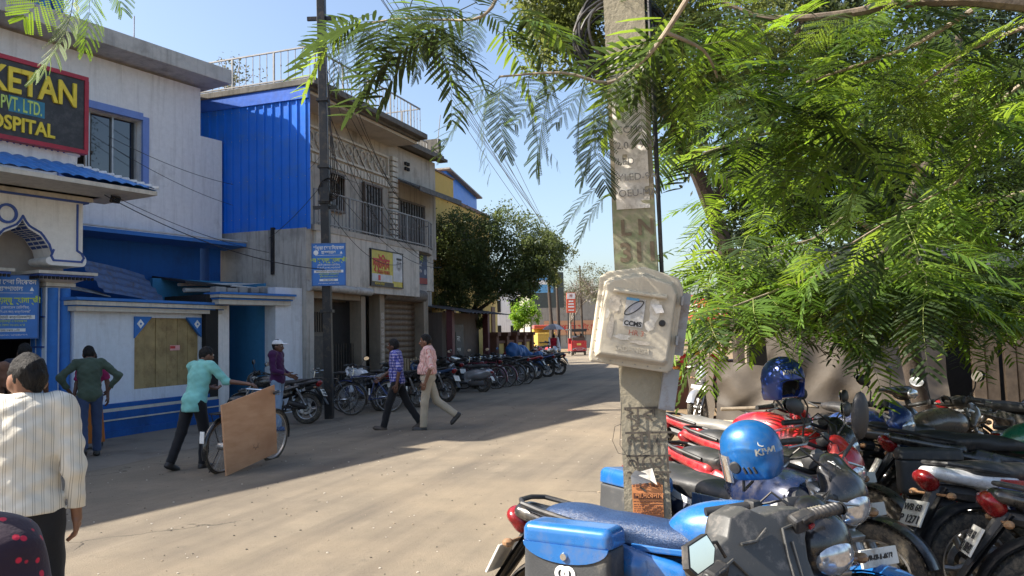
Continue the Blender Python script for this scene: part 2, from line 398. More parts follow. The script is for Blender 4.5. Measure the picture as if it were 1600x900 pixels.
kind(tag(lit.build('loose_stones', [mat('stone_bits', (.30, .24, .17), .9), mat('pale_bits', (.5, .45, .38), .9), mat('dark_bits', (.07, .06, .05), .9)], smooth=True), 'small stones and dry litter scattered along the dusty verge', 'stones'), 'stuff')
lv = MB()
for i in range(1500):
    x, y = random.uniform(.8, 9), random.uniform(3, 14)
    if x < np.interp(y, *zip(*RE)) + .05: continue
    s = random.uniform(.012, .035); lv.add([(-s, 0, 0), (0, -s * .4, .004), (s, 0, .008), (0, s * .4, .004)], [(0, 1, 2, 3)], random.choice((0, 1)), Matrix.Translation((x, y, .006)) @ Euler((random.uniform(-.4, .4), random.uniform(-.4, .4), random.uniform(0, 6.3))).to_matrix().to_4x4())
kind(tag(lv.build('fallen_leaves', [mat('dry_leaf', (.30, .19, .08), .8), mat('dry_leaf_pale', (.42, .32, .17), .8)], fixn=False), 'dry brown leaves lying under the parked motorcycles', 'leaves'), 'stuff')

# ------------------------------------------------------------------ hospital (white building with flat projecting roof)
H = frame('hospital_building', (-6.9, 19.0), 30)
tag(H, 'white two storey building with projecting flat roof slab and blue framed window', 'building')
def wall_with_hole(mb, s0, s1, z0, z1, hs0, hs1, hz0, hz1, y0, y1, mi=0):
    for a, b, c, d in ((s0, hs0, z0, z1), (hs1, s1, z0, z1), (hs0, hs1, z0, hz0), (hs0, hs1, hz1, z1)):
        if b - a > 1e-3 and d - c > 1e-3: mb.box(((a + b) / 2, (y0 + y1) / 2, (c + d) / 2), (b - a, y1 - y0, d - c), mi)
w = MB(); wall_with_hole(w, -12, -.62, 3.9, 7.55, -3.9, -2.15, 4.98, 6.45, 0, .25); 
w.box((-.31, .125, 5.165), (.62, .25, 2.53)); w.box((-.125, 4.1, 5.1), (.25, 7.7, 2.4)); w.box((-.745, 4.1, 6.95), (.25, 7.7, 1.2))
w.build('wall', WHITE, H)
w = MB(); w.box((-6.2, .125, 1.95), (11.15, .25, 3.9)); w.box((-.33, .1, 1.95), (.32, .5, 3.9)); w.build('blue_wall', BLUE_D, H)
w = MB(); w.box((-6.1, 3.3, 7.78), (11.6, 8.0, .34), bev=.015); w.build('roof_slab', plaster('slab_concrete', (.52, .50, .46), (.2, .19, .17), .5, .7, 1.4), H)
w = MB(); w.box((-6.3, 3.4, 8.0), (10.6, 7.0, .1)); w.build('roof_screed', CONC, H)
f = MB()
for a, b, c, d in ((-3.98, -3.9, 4.9, 6.53), (-2.15, -2.0, 4.9, 6.53), (-3.9, -2.15, 6.45, 6.6), (-3.98, -2.0, 4.8, 4.98)): f.box(((a + b) / 2, .0, (c + d) / 2), (b - a, .12 if d - c > .5 else .127, d - c))
win = f.build('window', plaster('periwinkle_paint', (.20, .30, .62), (.16, .20, .36), .3, .4, 1.5), H)
ff = MB()
for x in (-3.86, -3.3, -3.24, -2.72, -2.19): ff.box((x, .17, 5.71), (.035, .05, 1.46))
for z in (5.0, 6.43): ff.box((-3.02, .17, z), (1.72, .046, .04))
ff.build('frame', mat('aluminium', (.45, .45, .44), .4, .6), win)
MB().box((-2.45, .18, 5.71), (.5, .01, 1.4)).build('pane', GLASS, win); MB().box((-2.98, .20, 5.71), (.5, .01, 1.4)).build('pane', GLASS, win)
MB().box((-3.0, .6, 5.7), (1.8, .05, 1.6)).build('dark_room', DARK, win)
w = MB(); w.prism([(0, 3.98), (0, 3.78), (.62, 3.84), (.62, 3.92)], 0, 4.6, M=Matrix.Translation((-4.0, 0, 0)) @ Matrix(((0, 1, 0, 0), (-1, 0, 0, 0), (0, 0, 1, 0), (0, 0, 0, 1))))
w.build('ledge', BLUE, H)
w = MB(); w.tube([(-3.9, -.63, 3.95), (.62, -.63, 3.96), (.95, -.55, 3.97)], .02); w.build('conduit', mat('pvc_grey', (.5, .5, .5), .5), H)
# rooftop rods
w = MB(); w.cyl((-2.2, .2, 7.95), (-2.2, .2, 8.8), .012); w.build('rod', GREYM, H)
# upper storey at the left edge: blue wall band, slab and blue post
up = MB(); up.box((-6.6, 1.5, 8.6), (4.6, 2.2, 1.5)); up.build('upper_wall', plaster('dusk_blue_plaster', (.10, .16, .33), (.08, .10, .17), .4, .5, 1.0), H)
up = MB(); up.box((-6.3, 1.4, 9.5), (4.6, 3.0, .38), bev=.02); up.build('upper_slab', WHITE, H)
up = MB(); up.box((-4.1, .5, 8.9), (.3, .3, 1.9)); up.box((-3.75, .5, 8.9), (.18, .24, 1.9)); up.build('upper_post', BLUE, H)
up = MB(); up.box((-6.2, .38, 8.5), (1.1, .04, .6)); up.build('notice_panel', CREAM, H)
# wall lying outside the frame on the left, whose height gives the long shade on the road
NB = frame('neighbour_building', (-7.3, 13.25), 30)
tag(NB, 'plain white wing continuing the hospital front beyond the left edge', 'building')
w = MB(); w.box((-9.5, 2.6, 3.0), (14., 5.0, 6.0)); w.build('wall', WHITE, NB)
w = MB(); w.box((-9.5, 2.5, 6.3), (14.0, 5.2, .5)); w.build('roof_slab', CONC, NB)

# ------------------------------------------------------------------ arched entrance porch with tiled canopy
PO = frame('entrance_porch', (-7.6, 13.4), 30)
tag(PO, 'blue and white arched porch with blue tiled canopy and fluted columns', 'porch')
LINEB = mat('navy_line', (.035, .085, .32), .5)
def column(s):
    c = MB(); c.box((s + .2, .26, 1.3), (.42, .44, 2.6)); col = c.build('column', WHITE_B, PO)
    d = MB()
    for k in (.1, .31): d.tube([(s + k, .035, 0.05), (s + k, .035, 2.58)], .085, 14)
    d.box((s - .022, .2, 1.3), (.02, .12, 2.56)); d.box((s - .022, .38, 1.3), (.02, .1, 2.56))
    d.build('colonnette', BLUE, col, smooth=True)
    q = MB()
    for z in (.55, 1.1, 1.6, 2.1): q.box((s - .026, .28, z), (.02, .46, .025))
    q.build('joint_line', LINEB, col)
    k = MB(); k.box((s + .2, .22, 2.635), (.5, .52, .06)); k.box((s + .2, .22, 2.82), (1.0, .98, .05)); k.box((s + .2, .22, 2.775), (.92, .9, .04), 1)
    k.add([(s - .02, -.0, 2.66), (s + .42, -.0, 2.66), (s + .42, .46, 2.66), (s - .02, .46, 2.66), (s - .24, -.2, 2.76), (s + .64, -.2, 2.76), (s + .64, .66, 2.76), (s - .24, .66, 2.76)],
          [(0, 1, 5, 4), (1, 2, 6, 5), (2, 3, 7, 6), (3, 0, 4, 7), (4, 5, 6, 7)])
    cap = k.build('capital', [CREAM, LINEB], PO)
    t = MB()
    for i in range(14): t.box((s - .23 + i * .0665, -.215, 2.735), (.035, .03, .05))
    for i in range(12): t.box((s - .255, -.16 + i * .07, 2.735), (.03, .035, .05))
    t.build('dentil_row', DARK, cap)
    return col
column(-.19); column(-1.56)
# arch spandrel: outline with an ogee arch cut, built as strips between arch curve and top
def arch_z(t):
    t = abs(t)
    pts = [(0, 3.66), (.03, 3.62), (.10, 3.53), (.2, 3.47), (.30, 3.42), (.37, 3.32), (.41, 3.24), (.45, 3.2), (.47, 3.14), (.43, 3.06), (.40, 3.02)]
    return float(np.interp(t, [0, .03, .10, .2, .30, .38, .44, .475], [3.66, 3.6, 3.51, 3.46, 3.41, 3.30, 3.22, 3.1]))
sp = MB(); N = 60; c0 = -.675
xs = [c0 + (i / N * 2 - 1) * .475 for i in range(N + 1)]
for i in range(N):
    a, b = xs[i], xs[i + 1]; za, zb = arch_z(a - c0), arch_z(b - c0)
    p = [(a, -.12, za), (b, -.12, zb), (b, -.12, 4.06), (a, -.12, 4.06), (a, .4, za), (b, .4, zb), (b, .4, 4.06), (a, .4, 4.06)]
    sp.add(p, [(0, 1, 2, 3), (5, 4, 7, 6), (0, 4, 5, 1)])
for s in (1, -1):
    e = c0 + s * .475
    # hanging lobe above the capital
    poly = [(e, 4.06), (e, 3.1)] + [(e - s * (.10 * math.sin(q)), 3.02 - .07 * math.cos(q) + .0) for q in np.linspace(math.pi, 0, 8)] + [(c0 + s * .98, 2.95)] + [(c0 + s * (1.0 + .07 * math.sin(q)), 3.05 - .10 * math.cos(q)) for q in np.linspace(0, math.pi, 8)] + [(c0 + s * 1.0, 3.2), (c0 + s * 1.0, 4.06)]
    sp.prism(poly, -.12, .4)
sp.build('arch', WHITE, PO)
ln = MB()
def ribbon(pts, wd, mi=0, y=-.128):
    for (a, b) in zip(pts[:-1], pts[1:]):
        d = math.atan2(b[1] - a[1], b[0] - a[0]); L_ = math.hypot(b[0] - a[0], b[1] - a[1])
        ln.box(((a[0] + b[0]) / 2, y, (a[1] + b[1]) / 2), (L_ + wd * .8, .016, wd), mi, (0, -d, 0))
ribbon([(x, arch_z(x - c0) + .05) for x in xs[::3]], .032)
for s in (1, -1):
    ribbon([(c0 + s * .50, 3.2), (c0 + s * .46, 3.1), (c0 + s * .5, 3.03), (c0 + s * .98, 3.03), (c0 + s * 1.02, 3.1), (c0 + s * .98, 3.17), (c0 + s * .9, 3.22), (c0 + s * .9, 4.0)], .032)
ln.build('blue_outline', LINEB, PO)
ti = MB()
for i in range(4, N - 4, 3):
    a, b = xs[i], xs[i + 2]; za, zb = arch_z(a - c0) - .004, arch_z(b - c0) - .004
    for y0, y1 in ((-.1, .06), (.08, .22), (.24, .38)): ti.add([(a, y0, za), (b, y0, zb), (b, y1, zb), (a, y1, za)], [(0, 1, 2, 3)])
ti.build('soffit_tiles', LINEB, PO)
ro = MB(); ro.lathe([(.16, 0), (.16, -.03), (.12, -.03), (.12, 0)], axis='Y', n=24, closed=True, c=(c0 - .25, -.125, 3.72)); ro.build('roundel', LINEB, PO, smooth=True)
# cornice with studs
co = MB(); co.box((-1.2, .1, 4.10), (3.3, .62, .07)); co.box((-1.2, .1, 4.19), (3.5, .76, .07)); co.box((-1.2, .1, 4.245), (3.6, .86, .03), 1); co.box((-1.2, .1, 4.05), (3.2, .55, .03), 1)
co.build('cornice', [CREAM, LINEB], PO)
st = MB()
for i in range(20): st.lathe([(.0, -.02), (.018, -.012), (.02, 0)], (-2.7 + i * .16, -.285, 4.19), 'Y', 8)
st.build('stud_row', DARK, PO)
# canopy
ca = MB(); ez, rz = 4.24, 4.62; ey, ry = -1.2, -.25; sR, sL = .98, -3.6
ca.box(((sL + sR) / 2, (ey + .3) / 2, ez - .05), (sR - sL, .3 - ey, .07)); canopy = ca.build('canopy', CREAM, PO)
for i in range(22):
    a = sL + (sR - .04 - sL) * i / 22; b = sL + (sR - .04 - sL) * (i + 1) / 22; t = MB()
    def tile(u, v, a=a, b=b):
        x = a + (b - a) * u; y = ey + (ry - ey) * v; z = ez + .01 + (rz - ez) * v + .028 * abs(math.sin(u * math.pi)) + .012 * (1 - (v * 4) % 1)
        lim = sR - (sR - .1) * 0 - v * .9
        return (min(x, lim), y, z)
    t.grid(tile, 6, 8); t.build('tile_row', ROOFB, canopy, smooth=True, fixn=False)
hp = MB(); hp.add([(sR, ey, ez), (sR, .3, ez), (sR - .9, .3, rz), (sR - .9, ry, rz)], [(0, 1, 2, 3)]); hp.build('hip_slope', ROOFB, canopy)
rg = MB()
for i in range(12): t = i / 11; rg.box((sR - .02 - .9 * t, ey + .02 + (ry - ey) * t, ez + .055 + (rz - ez) * t), (.11, .06, .045), rot=(0, 0, 2.3))
rg.build('hip_ridge', WHITE, canopy)
pn = MB(); pn.box((-1.4, .05, 4.74), (2.9, .6, .3)); pn.lathe([(0, 0), (.12, 0), (.13, .2), (.17, .22), (.17, .26), (0, .27)], (.05, -.15, 4.6), 'Z', 20); pn.build('parapet', WHITE, PO)
st = MB()
for i in range(28): st.lathe([(.0, -.02), (.016, -.012), (.02, 0)], (-2.7 + i * .1, -.255, 4.84), 'Y', 8)
st.build('stud_row', LINEB, PO)
bw = MB(); bw.box((-1.4, .06, 4.9), (3.1, .7, .06)); bw.build('parapet_band', BLUE, PO)
# flood lamp under the eave
fl = MB(); fl.box((.5, -.75, 4.07), (.16, .06, .12), rot=(.5, 0, 0), bev=.01); fl.box((.5, -.79, 4.05), (.13, .01, .09), 1, rot=(.5, 0, 0)); fl.tube([(.5, -.7, 4.1), (.5, -.6, 4.2)], .012)
fl.build('flood_lamp', [BLACKM, GLASS], PO)
# dark hall behind the arch
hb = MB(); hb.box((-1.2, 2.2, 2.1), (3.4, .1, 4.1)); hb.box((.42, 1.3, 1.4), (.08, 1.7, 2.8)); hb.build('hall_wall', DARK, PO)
hb = MB(); hb.box((-1.2, 1.1, 3.3), (3.3, .9, .9)); hb.build('hall_beam', plaster('hall_plaster', (.42, .37, .32), (.2, .18, .16), .3, .3), PO)
# painted sign over the canopy
SG = frame('hospital_sign', (-7.3, 13.25, 0), 30); tag(SG, 'black hospital signboard with red frame and yellow raised letters', 'sign')
s = MB(); s.box((-1.0, .0, 5.5), (2.3, .10, 1.2)); s.build('board', mat('sign_black', (.03, .032, .035), .5, dirt=(.07, .07, .07)), SG)
s = MB()
for c, d in (((-1.0, 0, 6.13), (2.42, .14, .07)), ((-1.0, 0, 4.87), (2.42, .14, .07)), ((.18, 0, 5.5), (.07, .141, 1.19))): s.box(c, d)
s.build('frame', mat('sign_red', (.36, .02, .04), .45), SG)
text('lettering', 'NIKETAN', .56, (.02, -.055, 5.60), YEL_T, SG, ext=.03, offset=.012, align='RIGHT', sx=.80)
text('lettering', 'PVT. LTD.', .30, (-.56, -.055, 5.32), mat('teal_yellow', (.45, .60, .14), .5), SG, ext=.006, offset=.004, align='RIGHT', sx=.50)
s = MB(); s.box((-.80, -.053, 5.42), (.56, .004, .26)); s.build('teal_strip', mat('teal_strip', (.03, .18, .28), .5), SG)
text('lettering', 'HOSPITAL', .31, (-.36, -.055, 5.0), YEL_T, SG, ext=.02, offset=.008, align='RIGHT', sx=.86)

# blue notice inside the porch and its twin on the black pole
def notice(name, label, F, x0, z0, wd, ht, y, q=1.):
    b = MB(); b.box((x0 + wd / 2, y, z0 + ht / 2), (wd, .025, ht)); b.build('panel', BLUE_S, F)
    fr = MB()
    for c, d in (((x0 + wd / 2, y, z0), (wd + .02, .04, .018)), ((x0 + wd / 2, y, z0 + ht), (wd + .02, .04, .018)), ((x0, y, z0 + ht / 2), (.018, .041, ht - .02)), ((x0 + wd, y, z0 + ht / 2), (.018, .041, ht - .02))): fr.box(c, d)
    fr.build('edge', mat('sign_edge', (.05, .13, .33), .5), F)
    yy = y - .016; cx = x0 + wd / 2; k = wd / .66
    T = lambda s, sz, z, m, off=0., sx=1.: text('lettering', s, sz * k, (cx, yy, z0 + ht * z), m, F, ext=.001, offset=off, align='CENTER', sx=sx)
    T('বাঁকুড়া েসবা িনেকতন', .092, .86, WHITE_T, .002, .78); T('হাসপাতাল', .085, .755, WHITE_T, .002, .8)
    T('ডাঃ স্বয়ম্ভূ ব্যানার্জী', .105, .565, GREEN_T, .003, .72)
    T('এম.িড (েজনােরল েমিডিসন)', .05, .47, WHITE_T, .0, .8); T('িড.এম.(িস.এন.আর) কার্ডিওলজি', .042, .405, WHITE_T, 0, .8)
    wb = MB(); wb.box((cx, yy, z0 + ht * .335), (wd * .88, .003, ht * .062)); wb.box((cx, yy, z0 + ht * .13), (wd * .55, .003, ht * .05)); wb.build('white_strip', WHITE_T, F)
    text('lettering', 'কনসালট্যান্ট কার্ডিওলজিস্ট', .047 * k, (cx, yy - .004, z0 + ht * .317), BLACK_T, F, ext=.001, align='CENTER', sx=.85)
    T('এপােয়ন্টেমন্ট ও ইনেফকশন', .042, .255, GREEN_T, 0, .8); T('বুিকং েফান ০৩২৪২-২৫৪', .042, .195, GREEN_T, 0, .85)
    text('lettering', 'সময় সকাল ১০টা', .038 * k, (cx, yy - .004, z0 + ht * .113), BLACK_T, F, ext=.001, align='CENTER', sx=.85)
    T('৯৭৩২০৯৯০২২ / ৯৪৭৪৪৮৬৭৬৭', .036, .04, WHITE_T, 0, .9)
    d = MB(); d.box((cx, yy, z0 + ht * .72), (wd * .8, .002, .006)); 
    d.add([(x0 + wd * .84, yy, z0 + ht * .755), (x0 + wd * .92, yy, z0 + ht * .755), (x0 + wd * .88, yy, z0 + ht * .82)], [(0, 1, 2)]); d.lathe([(0, 0), (.05 * k, 0)], (x0 + wd * .12, yy, z0 + ht * .785), 'Y', 14); d.build('emblem', WHITE_T, F)
    return tag(F, label, 'sign')
NF = empty('clinic_notice', (-8.15, 12.9, 0), math.pi / 2 - R(58)); notice('clinic_notice', 'blue clinic notice with white and green writing inside the arched porch', NF, -.35, 1.75, .78, 1.02, 0)

# ------------------------------------------------------------------ boundary wall with boarded opening
BW = frame('boundary_wall', (-7.43, 13.56), 20); tag(BW, 'low white wall with blue plinth, mouldings and boarded opening', 'wall')
w = MB(); wall_with_hole(w, 0, 3.45, .0, 2.2, 1.3, 3.0, .78, 2.1, 0, .22); w.build('wall', WHITE_B, BW)
w = MB(); w.box((3.6, .1, 1.3), (.34, .4, 2.62)); w.build('post', WHITE, BW)
w = MB(); w.box((1.7, .08, 2.24), (3.6, .46, .09)); w.box((1.7, .06, 2.33), (3.7, .56, .07)); w.build('coping', CREAM, BW)
w = MB(); w.box((1.7, .06, 2.40), (3.74, .62, .05)); w.box((1.7, .07, 2.287), (3.62, .5, .025)); w.build('coping_band', BLUE, BW)
w = MB(); w.box((1.55, .0, .22), (3.5, .46, .44)); w.box((1.55, .03, .53), (3.46, .36, .07)); w.box((1.55, -.04, .06), (3.52, .5, .12)); w.build('plinth', BLUE_D, BW)
w = MB(); w.box((1.55, .0, .467), (3.48, .42, .05)); w.box((1.55, -.02, .30), (3.505, .45, .025)); w.build('plinth_band', CREAM, BW)
for i in range(6):
    a = 1.3 + i * .284; p = MB(); p.box((a + .141, .075 + random.uniform(-.008, .008), 1.44), (.276, .05, 1.32), rot=(0, random.uniform(-.006, .006), 0), bev=.008); p.build('plank', WOOD, BW)
for s in (0, 1):
    t = MB(); x = 1.28 if s == 0 else 3.02; d = 1 if s == 0 else -1
    t.prism([(x, 2.12), (x + d * .42, 2.12), (x, 1.72)] if s == 0 else [(x, 2.12), (x, 1.72), (x + d * .42, 2.12)], -.03, .03); c = t.build('corner_bracket', BLUE, BW)
    q = MB(); q.box((x + d * .13, -.034, 1.985), (.12, .012, .12), rot=(0, R(45), 0)); q.build('diamond', WHITE_T, c)
    q = MB(); q.box((x + d * .13, -.043, 1.985), (.035, .01, .035), rot=(0, R(45), 0)); q.build('diamond_centre', BLUE, c)
st = MB(); st.box((2.36, .043, 1.52), (.26, .004, .1)); st.box((2.3, .040, 1.53), (.13, .004, .05), 1); st.build('sticker', [mat('pink_sticker', (.7, .35, .33), .5), RED_T], BW)
# corrugated scrap sheets lying behind the coping
for k, (lx_, ly, lz, ang, tl, wd, dp, label) in enumerate(((1.9, .85, 2.80, .05, .75, 1.7, .95, 'blue grey corrugated sheet leaning behind the boundary wall coping'), (.65, .8, 2.62, -.2, .25, 1.2, .5, 'dull tin sheet lying flat near the porch column'))):
    c = MB()
    c.grid(lambda u, v: ((u - .5) * wd, (v - .5) * dp, .018 * math.sin(v * 26) + .03 * math.sin(u * 3)), 14, 40)
    o = c.build('corrugated_sheet', mat('tin_%d' % k, ((.10, .15, .26) if k == 0 else (.25, .25, .24)), .5, .3, dirt=(.1, .08, .07)), BW, smooth='all', fixn=False)
    wm = BW.matrix_basis @ Matrix.Translation((lx_, ly, lz)) @ Euler((tl, .12, ang)).to_matrix().to_4x4(); o.parent = None; o.matrix_basis = wm; tag(o, label, 'sheet')

# ------------------------------------------------------------------ side gate and white pillar
GT = frame('side_gate', (-6.0, 16.6), 33); tag(GT, 'open blue side entrance with white pillar and moulded lintel', 'gate')
w = MB(); w.box((1.78, .3, 1.4), (.92, .7, 2.8)); w.build('pillar', WHITE_B, GT)
w = MB(); w.box((.75, .08, 2.44), (1.9, .4, .1)); w.box((.75, .05, 2.56), (2.0, .5, .06)); w.build('lintel', CREAM, GT)
w = MB(); w.box((.75, .03, 2.615), (2.02, .54, .045)); w.box((.75, .06, 2.507), (1.95, .44, .03)); w.build('lintel_band', BLUE, GT)
w = MB(); w.box((.6, 1.6, 1.5), (2.4, .1, 3.0)); w.box((1.33, .95, 1.45), (.05, 1.3, 2.9)); w.build('inner_wall', plaster('passage_blue', (.05, .22, .42), (.03, .10, .2), .35, .4, 1.2), GT)
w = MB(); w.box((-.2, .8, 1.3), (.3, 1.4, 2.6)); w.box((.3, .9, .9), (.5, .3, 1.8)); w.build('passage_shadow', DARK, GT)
w = MB(); w.box((.55, 1.535, 1.72), (.34, .02, .2)); w.build('door_plate', BLACK_T, GT)
w = MB(); w.tube([(1.36, .4, 2.65), (1.36, .4, 2.78), (.5, .4, 2.82)], .022); w.tube([(-.3, .9, 2.72), (2.4, .9, 2.85)], .05); w.tube([(-.3, 1.1, 2.85), (2.4, 1.05, 2.95)], .035); w.build('pipe', mat('pvc_grey', (.5, .5, .5), .5), GT)
w = MB(); w.box((.9, 1.3, 2.9), (2.6, 1.2, .04), rot=(.15, .05, 0)); w.build('tarpaulin_roof', mat('black_tarp', (.02, .02, .022), .6), GT)
w = MB()
for i in range(7): w.box((.1 + i * .3, .3, 2.70 + random.uniform(0, .05)), (random.uniform(.15, .3), .2, random.uniform(.08, .16)), rot=(0, 0, random.uniform(-.3, .3)), bev=.02)
w.build('rubble', CONC, GT)
# ------------------------------------------------------------------ shop house with blue sheet side wall, balcony and roof railing
S = frame('shop_house', (-4.6, 18.3), 20); tag(S, 'weathered two storey shop house with blue sheet side wall and railed roof', 'building')
w = MB(); w.box((4.3, 4.5, 2.1), (8.6, 6.8, 4.2)); w.box((.1, 4.0, 2.1), (.3, 7.8, 4.2)); w.build('ground_storey', GREYWALL, S)
w = MB(); w.box((4.42, 4.6, 5.85), (8.75, 7.2, 3.3)); w.build('upper_storey', DIRTYWHITE, S)
w = MB(); w.box((-.02, 4.2, 7.42), (.10, 8.35, .4)); w.build('blue_flashing', mat('blue_flashing', (.02, .11, .50), .4), S)
npan = 23
for i in range(npan):
    y0 = .05 + i * .23; p = MB(); z0, z1 = 4.2, 7.25
    prof = [(0, 0), (.03, 0), (.045, .045), (.075, .045), (.09, 0), (.23, 0)]
    vs_ = [(-.005 - d, y0 + a, z) for z in (z0, z1) for a, d in prof]; k = len(prof)
    p.add(vs_, [(j, j + 1, k + j + 1, k + j) for j in range(k - 1)]); p.build('cladding_sheet', SHEETB, S, fixn=False)
w = MB(); w.box((-.01, 2.7, 5.7), (.02, 5.4, 3.06)); w.build('cladding_back', SHEETB, S)
bl = MB()
for i in range(npan):
    for z in (4.5, 5.4, 6.4, 7.1): bl.ell((-.052, .05 + i * .23 + .06, z), (.006, .01, .01), 0, 6)
bl.build('sheet_screws', GREYM, S)
# roof slab overhang and roof terrace
w = MB(); w.box((2.85, 3.9, 7.60), (5.9, 8.2, .16), bev=.02); w.box((2.85, 3.95, 7.49), (5.7, 7.9, .06)); w.build('roof_slab', plaster('black_stained_slab', (.16, .15, .135), (.05, .05, .045), .6, .8, 1.5), S)
w = MB(); w.box((2.9, .6, 7.42), (5.5, 1.0, .08)); w.build('soffit', plaster('cream_soffit', (.52, .46, .37), (.25, .22, .18), .35, .3), S)
w = MB(); w.box((7.3, 4.4, 7.66), (3.2, 7.4, .14)); w.box((7.3, .72, 7.55), (3.2, .3, .09)); w.box((8.78, 2.2, 8.0), (.2, 2.8, .62)); w.build('parapet_slab', plaster('black_stained_slab', (.16, .15, .135), (.05, .05, .045)), S)
RAILM = mat('rail_paint', (.24, .24, .24), .5, .1, dirt=(.2, .15, .11), dirt_amt=.35)
def railing(nm, parent, pts, z0, z1, step, post_every=6):
    rt = MB()
    for a, b in zip(pts[:-1], pts[1:]):
        for z in (z1, z0 + .06): rt.box(((a[0] + b[0]) / 2, (a[1] + b[1]) / 2, z), (math.hypot(b[0] - a[0], b[1] - a[1]), .045, .03), rot=(0, 0, math.atan2(b[1] - a[1], b[0] - a[0])))
    r_ = rt.build(nm, RAILM, parent)
    bm_ = MB(); bm_.cyl((0, 0, 0), (0, 0, z1 - z0), .011, 6); bm_.ell((0, 0, (z1 - z0) * .55), (.02, .02, .03), 0, 6); bmesh_ = bm_.mesh('baluster', RAILM, True)
    pm_ = MB(); pm_.box((0, 0, (z1 - z0) / 2), (.04, .04, z1 - z0)); pmesh = pm_.mesh('railing_post', RAILM); n = 0
    for a, b in zip(pts[:-1], pts[1:]):
        L_ = math.hypot(b[0] - a[0], b[1] - a[1]); k = max(1, round(L_ / step))
        for i in range(k + (1 if b == pts[-1] else 0)):
            t = i / k; put('railing_post' if n % post_every == 0 else 'baluster', pmesh if n % post_every == 0 else bmesh_, r_, Matrix.Translation((a[0] + (b[0] - a[0]) * t, a[1] + (b[1] - a[1]) * t, z0))); n += 1
    return r_
railing('roof_railing', S, [(.0, 7.0), (.0, .0), (5.7, .0), (5.7, 3.0)], 7.68, 8.45, .2)
railing('roof_railing', S, [(5.9, 1.2), (8.6, 1.2)], 7.73, 8.2, .22)
# balcony
bc = MB(); out = [(.15, 0), (5.6, 0), (6.3, .06), (6.9, .25), (7.3, .55), (7.45, 1.0)]
poly = out + [(.15, 1.0)]
k = len(poly); bc.add([(x, y, 4.16) for x, y in poly] + [(x, y, 4.30) for x, y in poly], [tuple(range(k))[::-1], tuple(range(k, 2 * k))] + [(i, (i + 1) % k, (i + 1) % k + k, i + k) for i in range(k)])
bc.build('balcony_slab', DIRTYWHITE, S)
railing('balcony_railing', S, out, 4.3, 5.13, .17, 9)
# fascia under the balcony
fa = MB(); fa.box((2.9, .17, 3.48), (5.3, .30, 1.36)); fa.box((6.45, .7, 3.6), (1.9, .5, 1.1)); fa.build('fascia', plaster('fascia_white', (.58, .55, .49), (.13, .12, .10), .38, .8, .9), S)
# recessed upper front: frieze, pilaster, windows
Y1 = .98
fz = MB()
for z in (6.42, 7.02): fz.box((3.3, Y1 - .02, z), (4.4, .07, .06))
for x in (1.15, 5.42): fz.box((x, Y1 - .02, 6.72), (.07, .071, .54))
fr = fz.build('frieze', CREAM, S)
rg = MB(); rg.lathe([(.105, 0), (.135, -.03), (.165, 0)], axis='Y', n=20); rmesh = rg.mesh('ring', CREAM, True)
for i in range(11): put('ring', rmesh, fr, Matrix.Translation((1.45 + i * .37, Y1 - .01, 6.78)))
dm = MB(); dm.box((0, 0, 0), (.3, .04, .035), rot=(0, R(40), 0)); dme = dm.mesh('chevron', CREAM)
for i in range(11): put('chevron', dme, fr, Matrix.Translation((1.45 + i * .37, Y1 - .01, 6.54)))
br = MB()
for i in range(26): br.box((1.15 + i * .172, Y1 - .02, 6.22 - .012 * i + .012 * i), (.12, .06, .2))
br.build('dentil_band', CREAM, S)
for i in range(17):
    q = MB(); q.box((5.68, Y1 - .06, 4.45 + i * .16), (.34, .16, .125), bev=.01); q.build('quoin', CREAM, S)
bars = MB().box((0, 0, 0), (.02, .02, 1.0))
def window(x0, x1, z0, z1, y, dark=True, nb=6):
    wo = MB(); wo.box(((x0 + x1) / 2, y, (z0 + z1) / 2), (x1 - x0, .03, z1 - z0)); wi = wo.build('window', DARK, S)
    fm = MB()
    for c, d in ((((x0 + x1) / 2, y - .03, z1), (x1 - x0 + .1, .08, .06)), (((x0 + x1) / 2, y - .03, z0), (x1 - x0 + .1, .08, .06)), ((x0, y - .03, (z0 + z1) / 2), (.06, .079, z1 - z0)), ((x1, y - .03, (z0 + z1) / 2), (.06, .079, z1 - z0))): fm.box(c, d)
    fm.build('frame', mat('window_frame_brown', (.12, .09, .07), .6), wi)
    for i in range(nb):
        x = x0 + (x1 - x0) * (i + .5) / nb; b_ = MB(); b_.box((x, y - .04, (z0 + z1) / 2), (.016, .016, z1 - z0)); b_.build('bar', GREYM, wi)
window(4.0, 4.95, 4.35, 6.0, Y1 - .02); window(2.2, 2.9, 5.0, 6.0, Y1 - .02); window(6.0, 7.75, 4.35, 5.85, Y1 - .02, nb=10)
aw = MB(); aw.add([(5.85, Y1 - .02, 6.52), (8.95, Y1 - .02, 6.52), (8.95, Y1 - .85, 6.12), (5.85, Y1 - .85, 6.12)], [(0, 1, 2, 3)]); aw.add([(5.85, Y1 - .02, 6.46), (8.95, Y1 - .02, 6.46), (8.95, Y1 - .85, 6.14), (5.85, Y1 - .85, 6.05)], [(3, 2, 1, 0)]); aw.box((7.4, Y1 - .86, 6.09), (3.1, .03, .16)); aw.prism([(0, 6.5), (-.83, 6.10), (-.83, 6.04), (0, 6.44)], 5.84, 5.86, 0, Matrix(((0, 1, 0, 0), (1, 0, 0, Y1 - .02), (0, 0, 1, 0), (0, 0, 0, 1)))); aw.build('awning', mat('sooty_awning', (.07, .068, .065), .7, dirt=(.16, .15, .14)), S)
v = MB()
for i in range(4):
    v.box((6.6 + (i % 2) * .16, Y1 - .02, 6.9 + (i // 2) * .16), (.1, .06, .1))
v.build('vent', DARK, S)
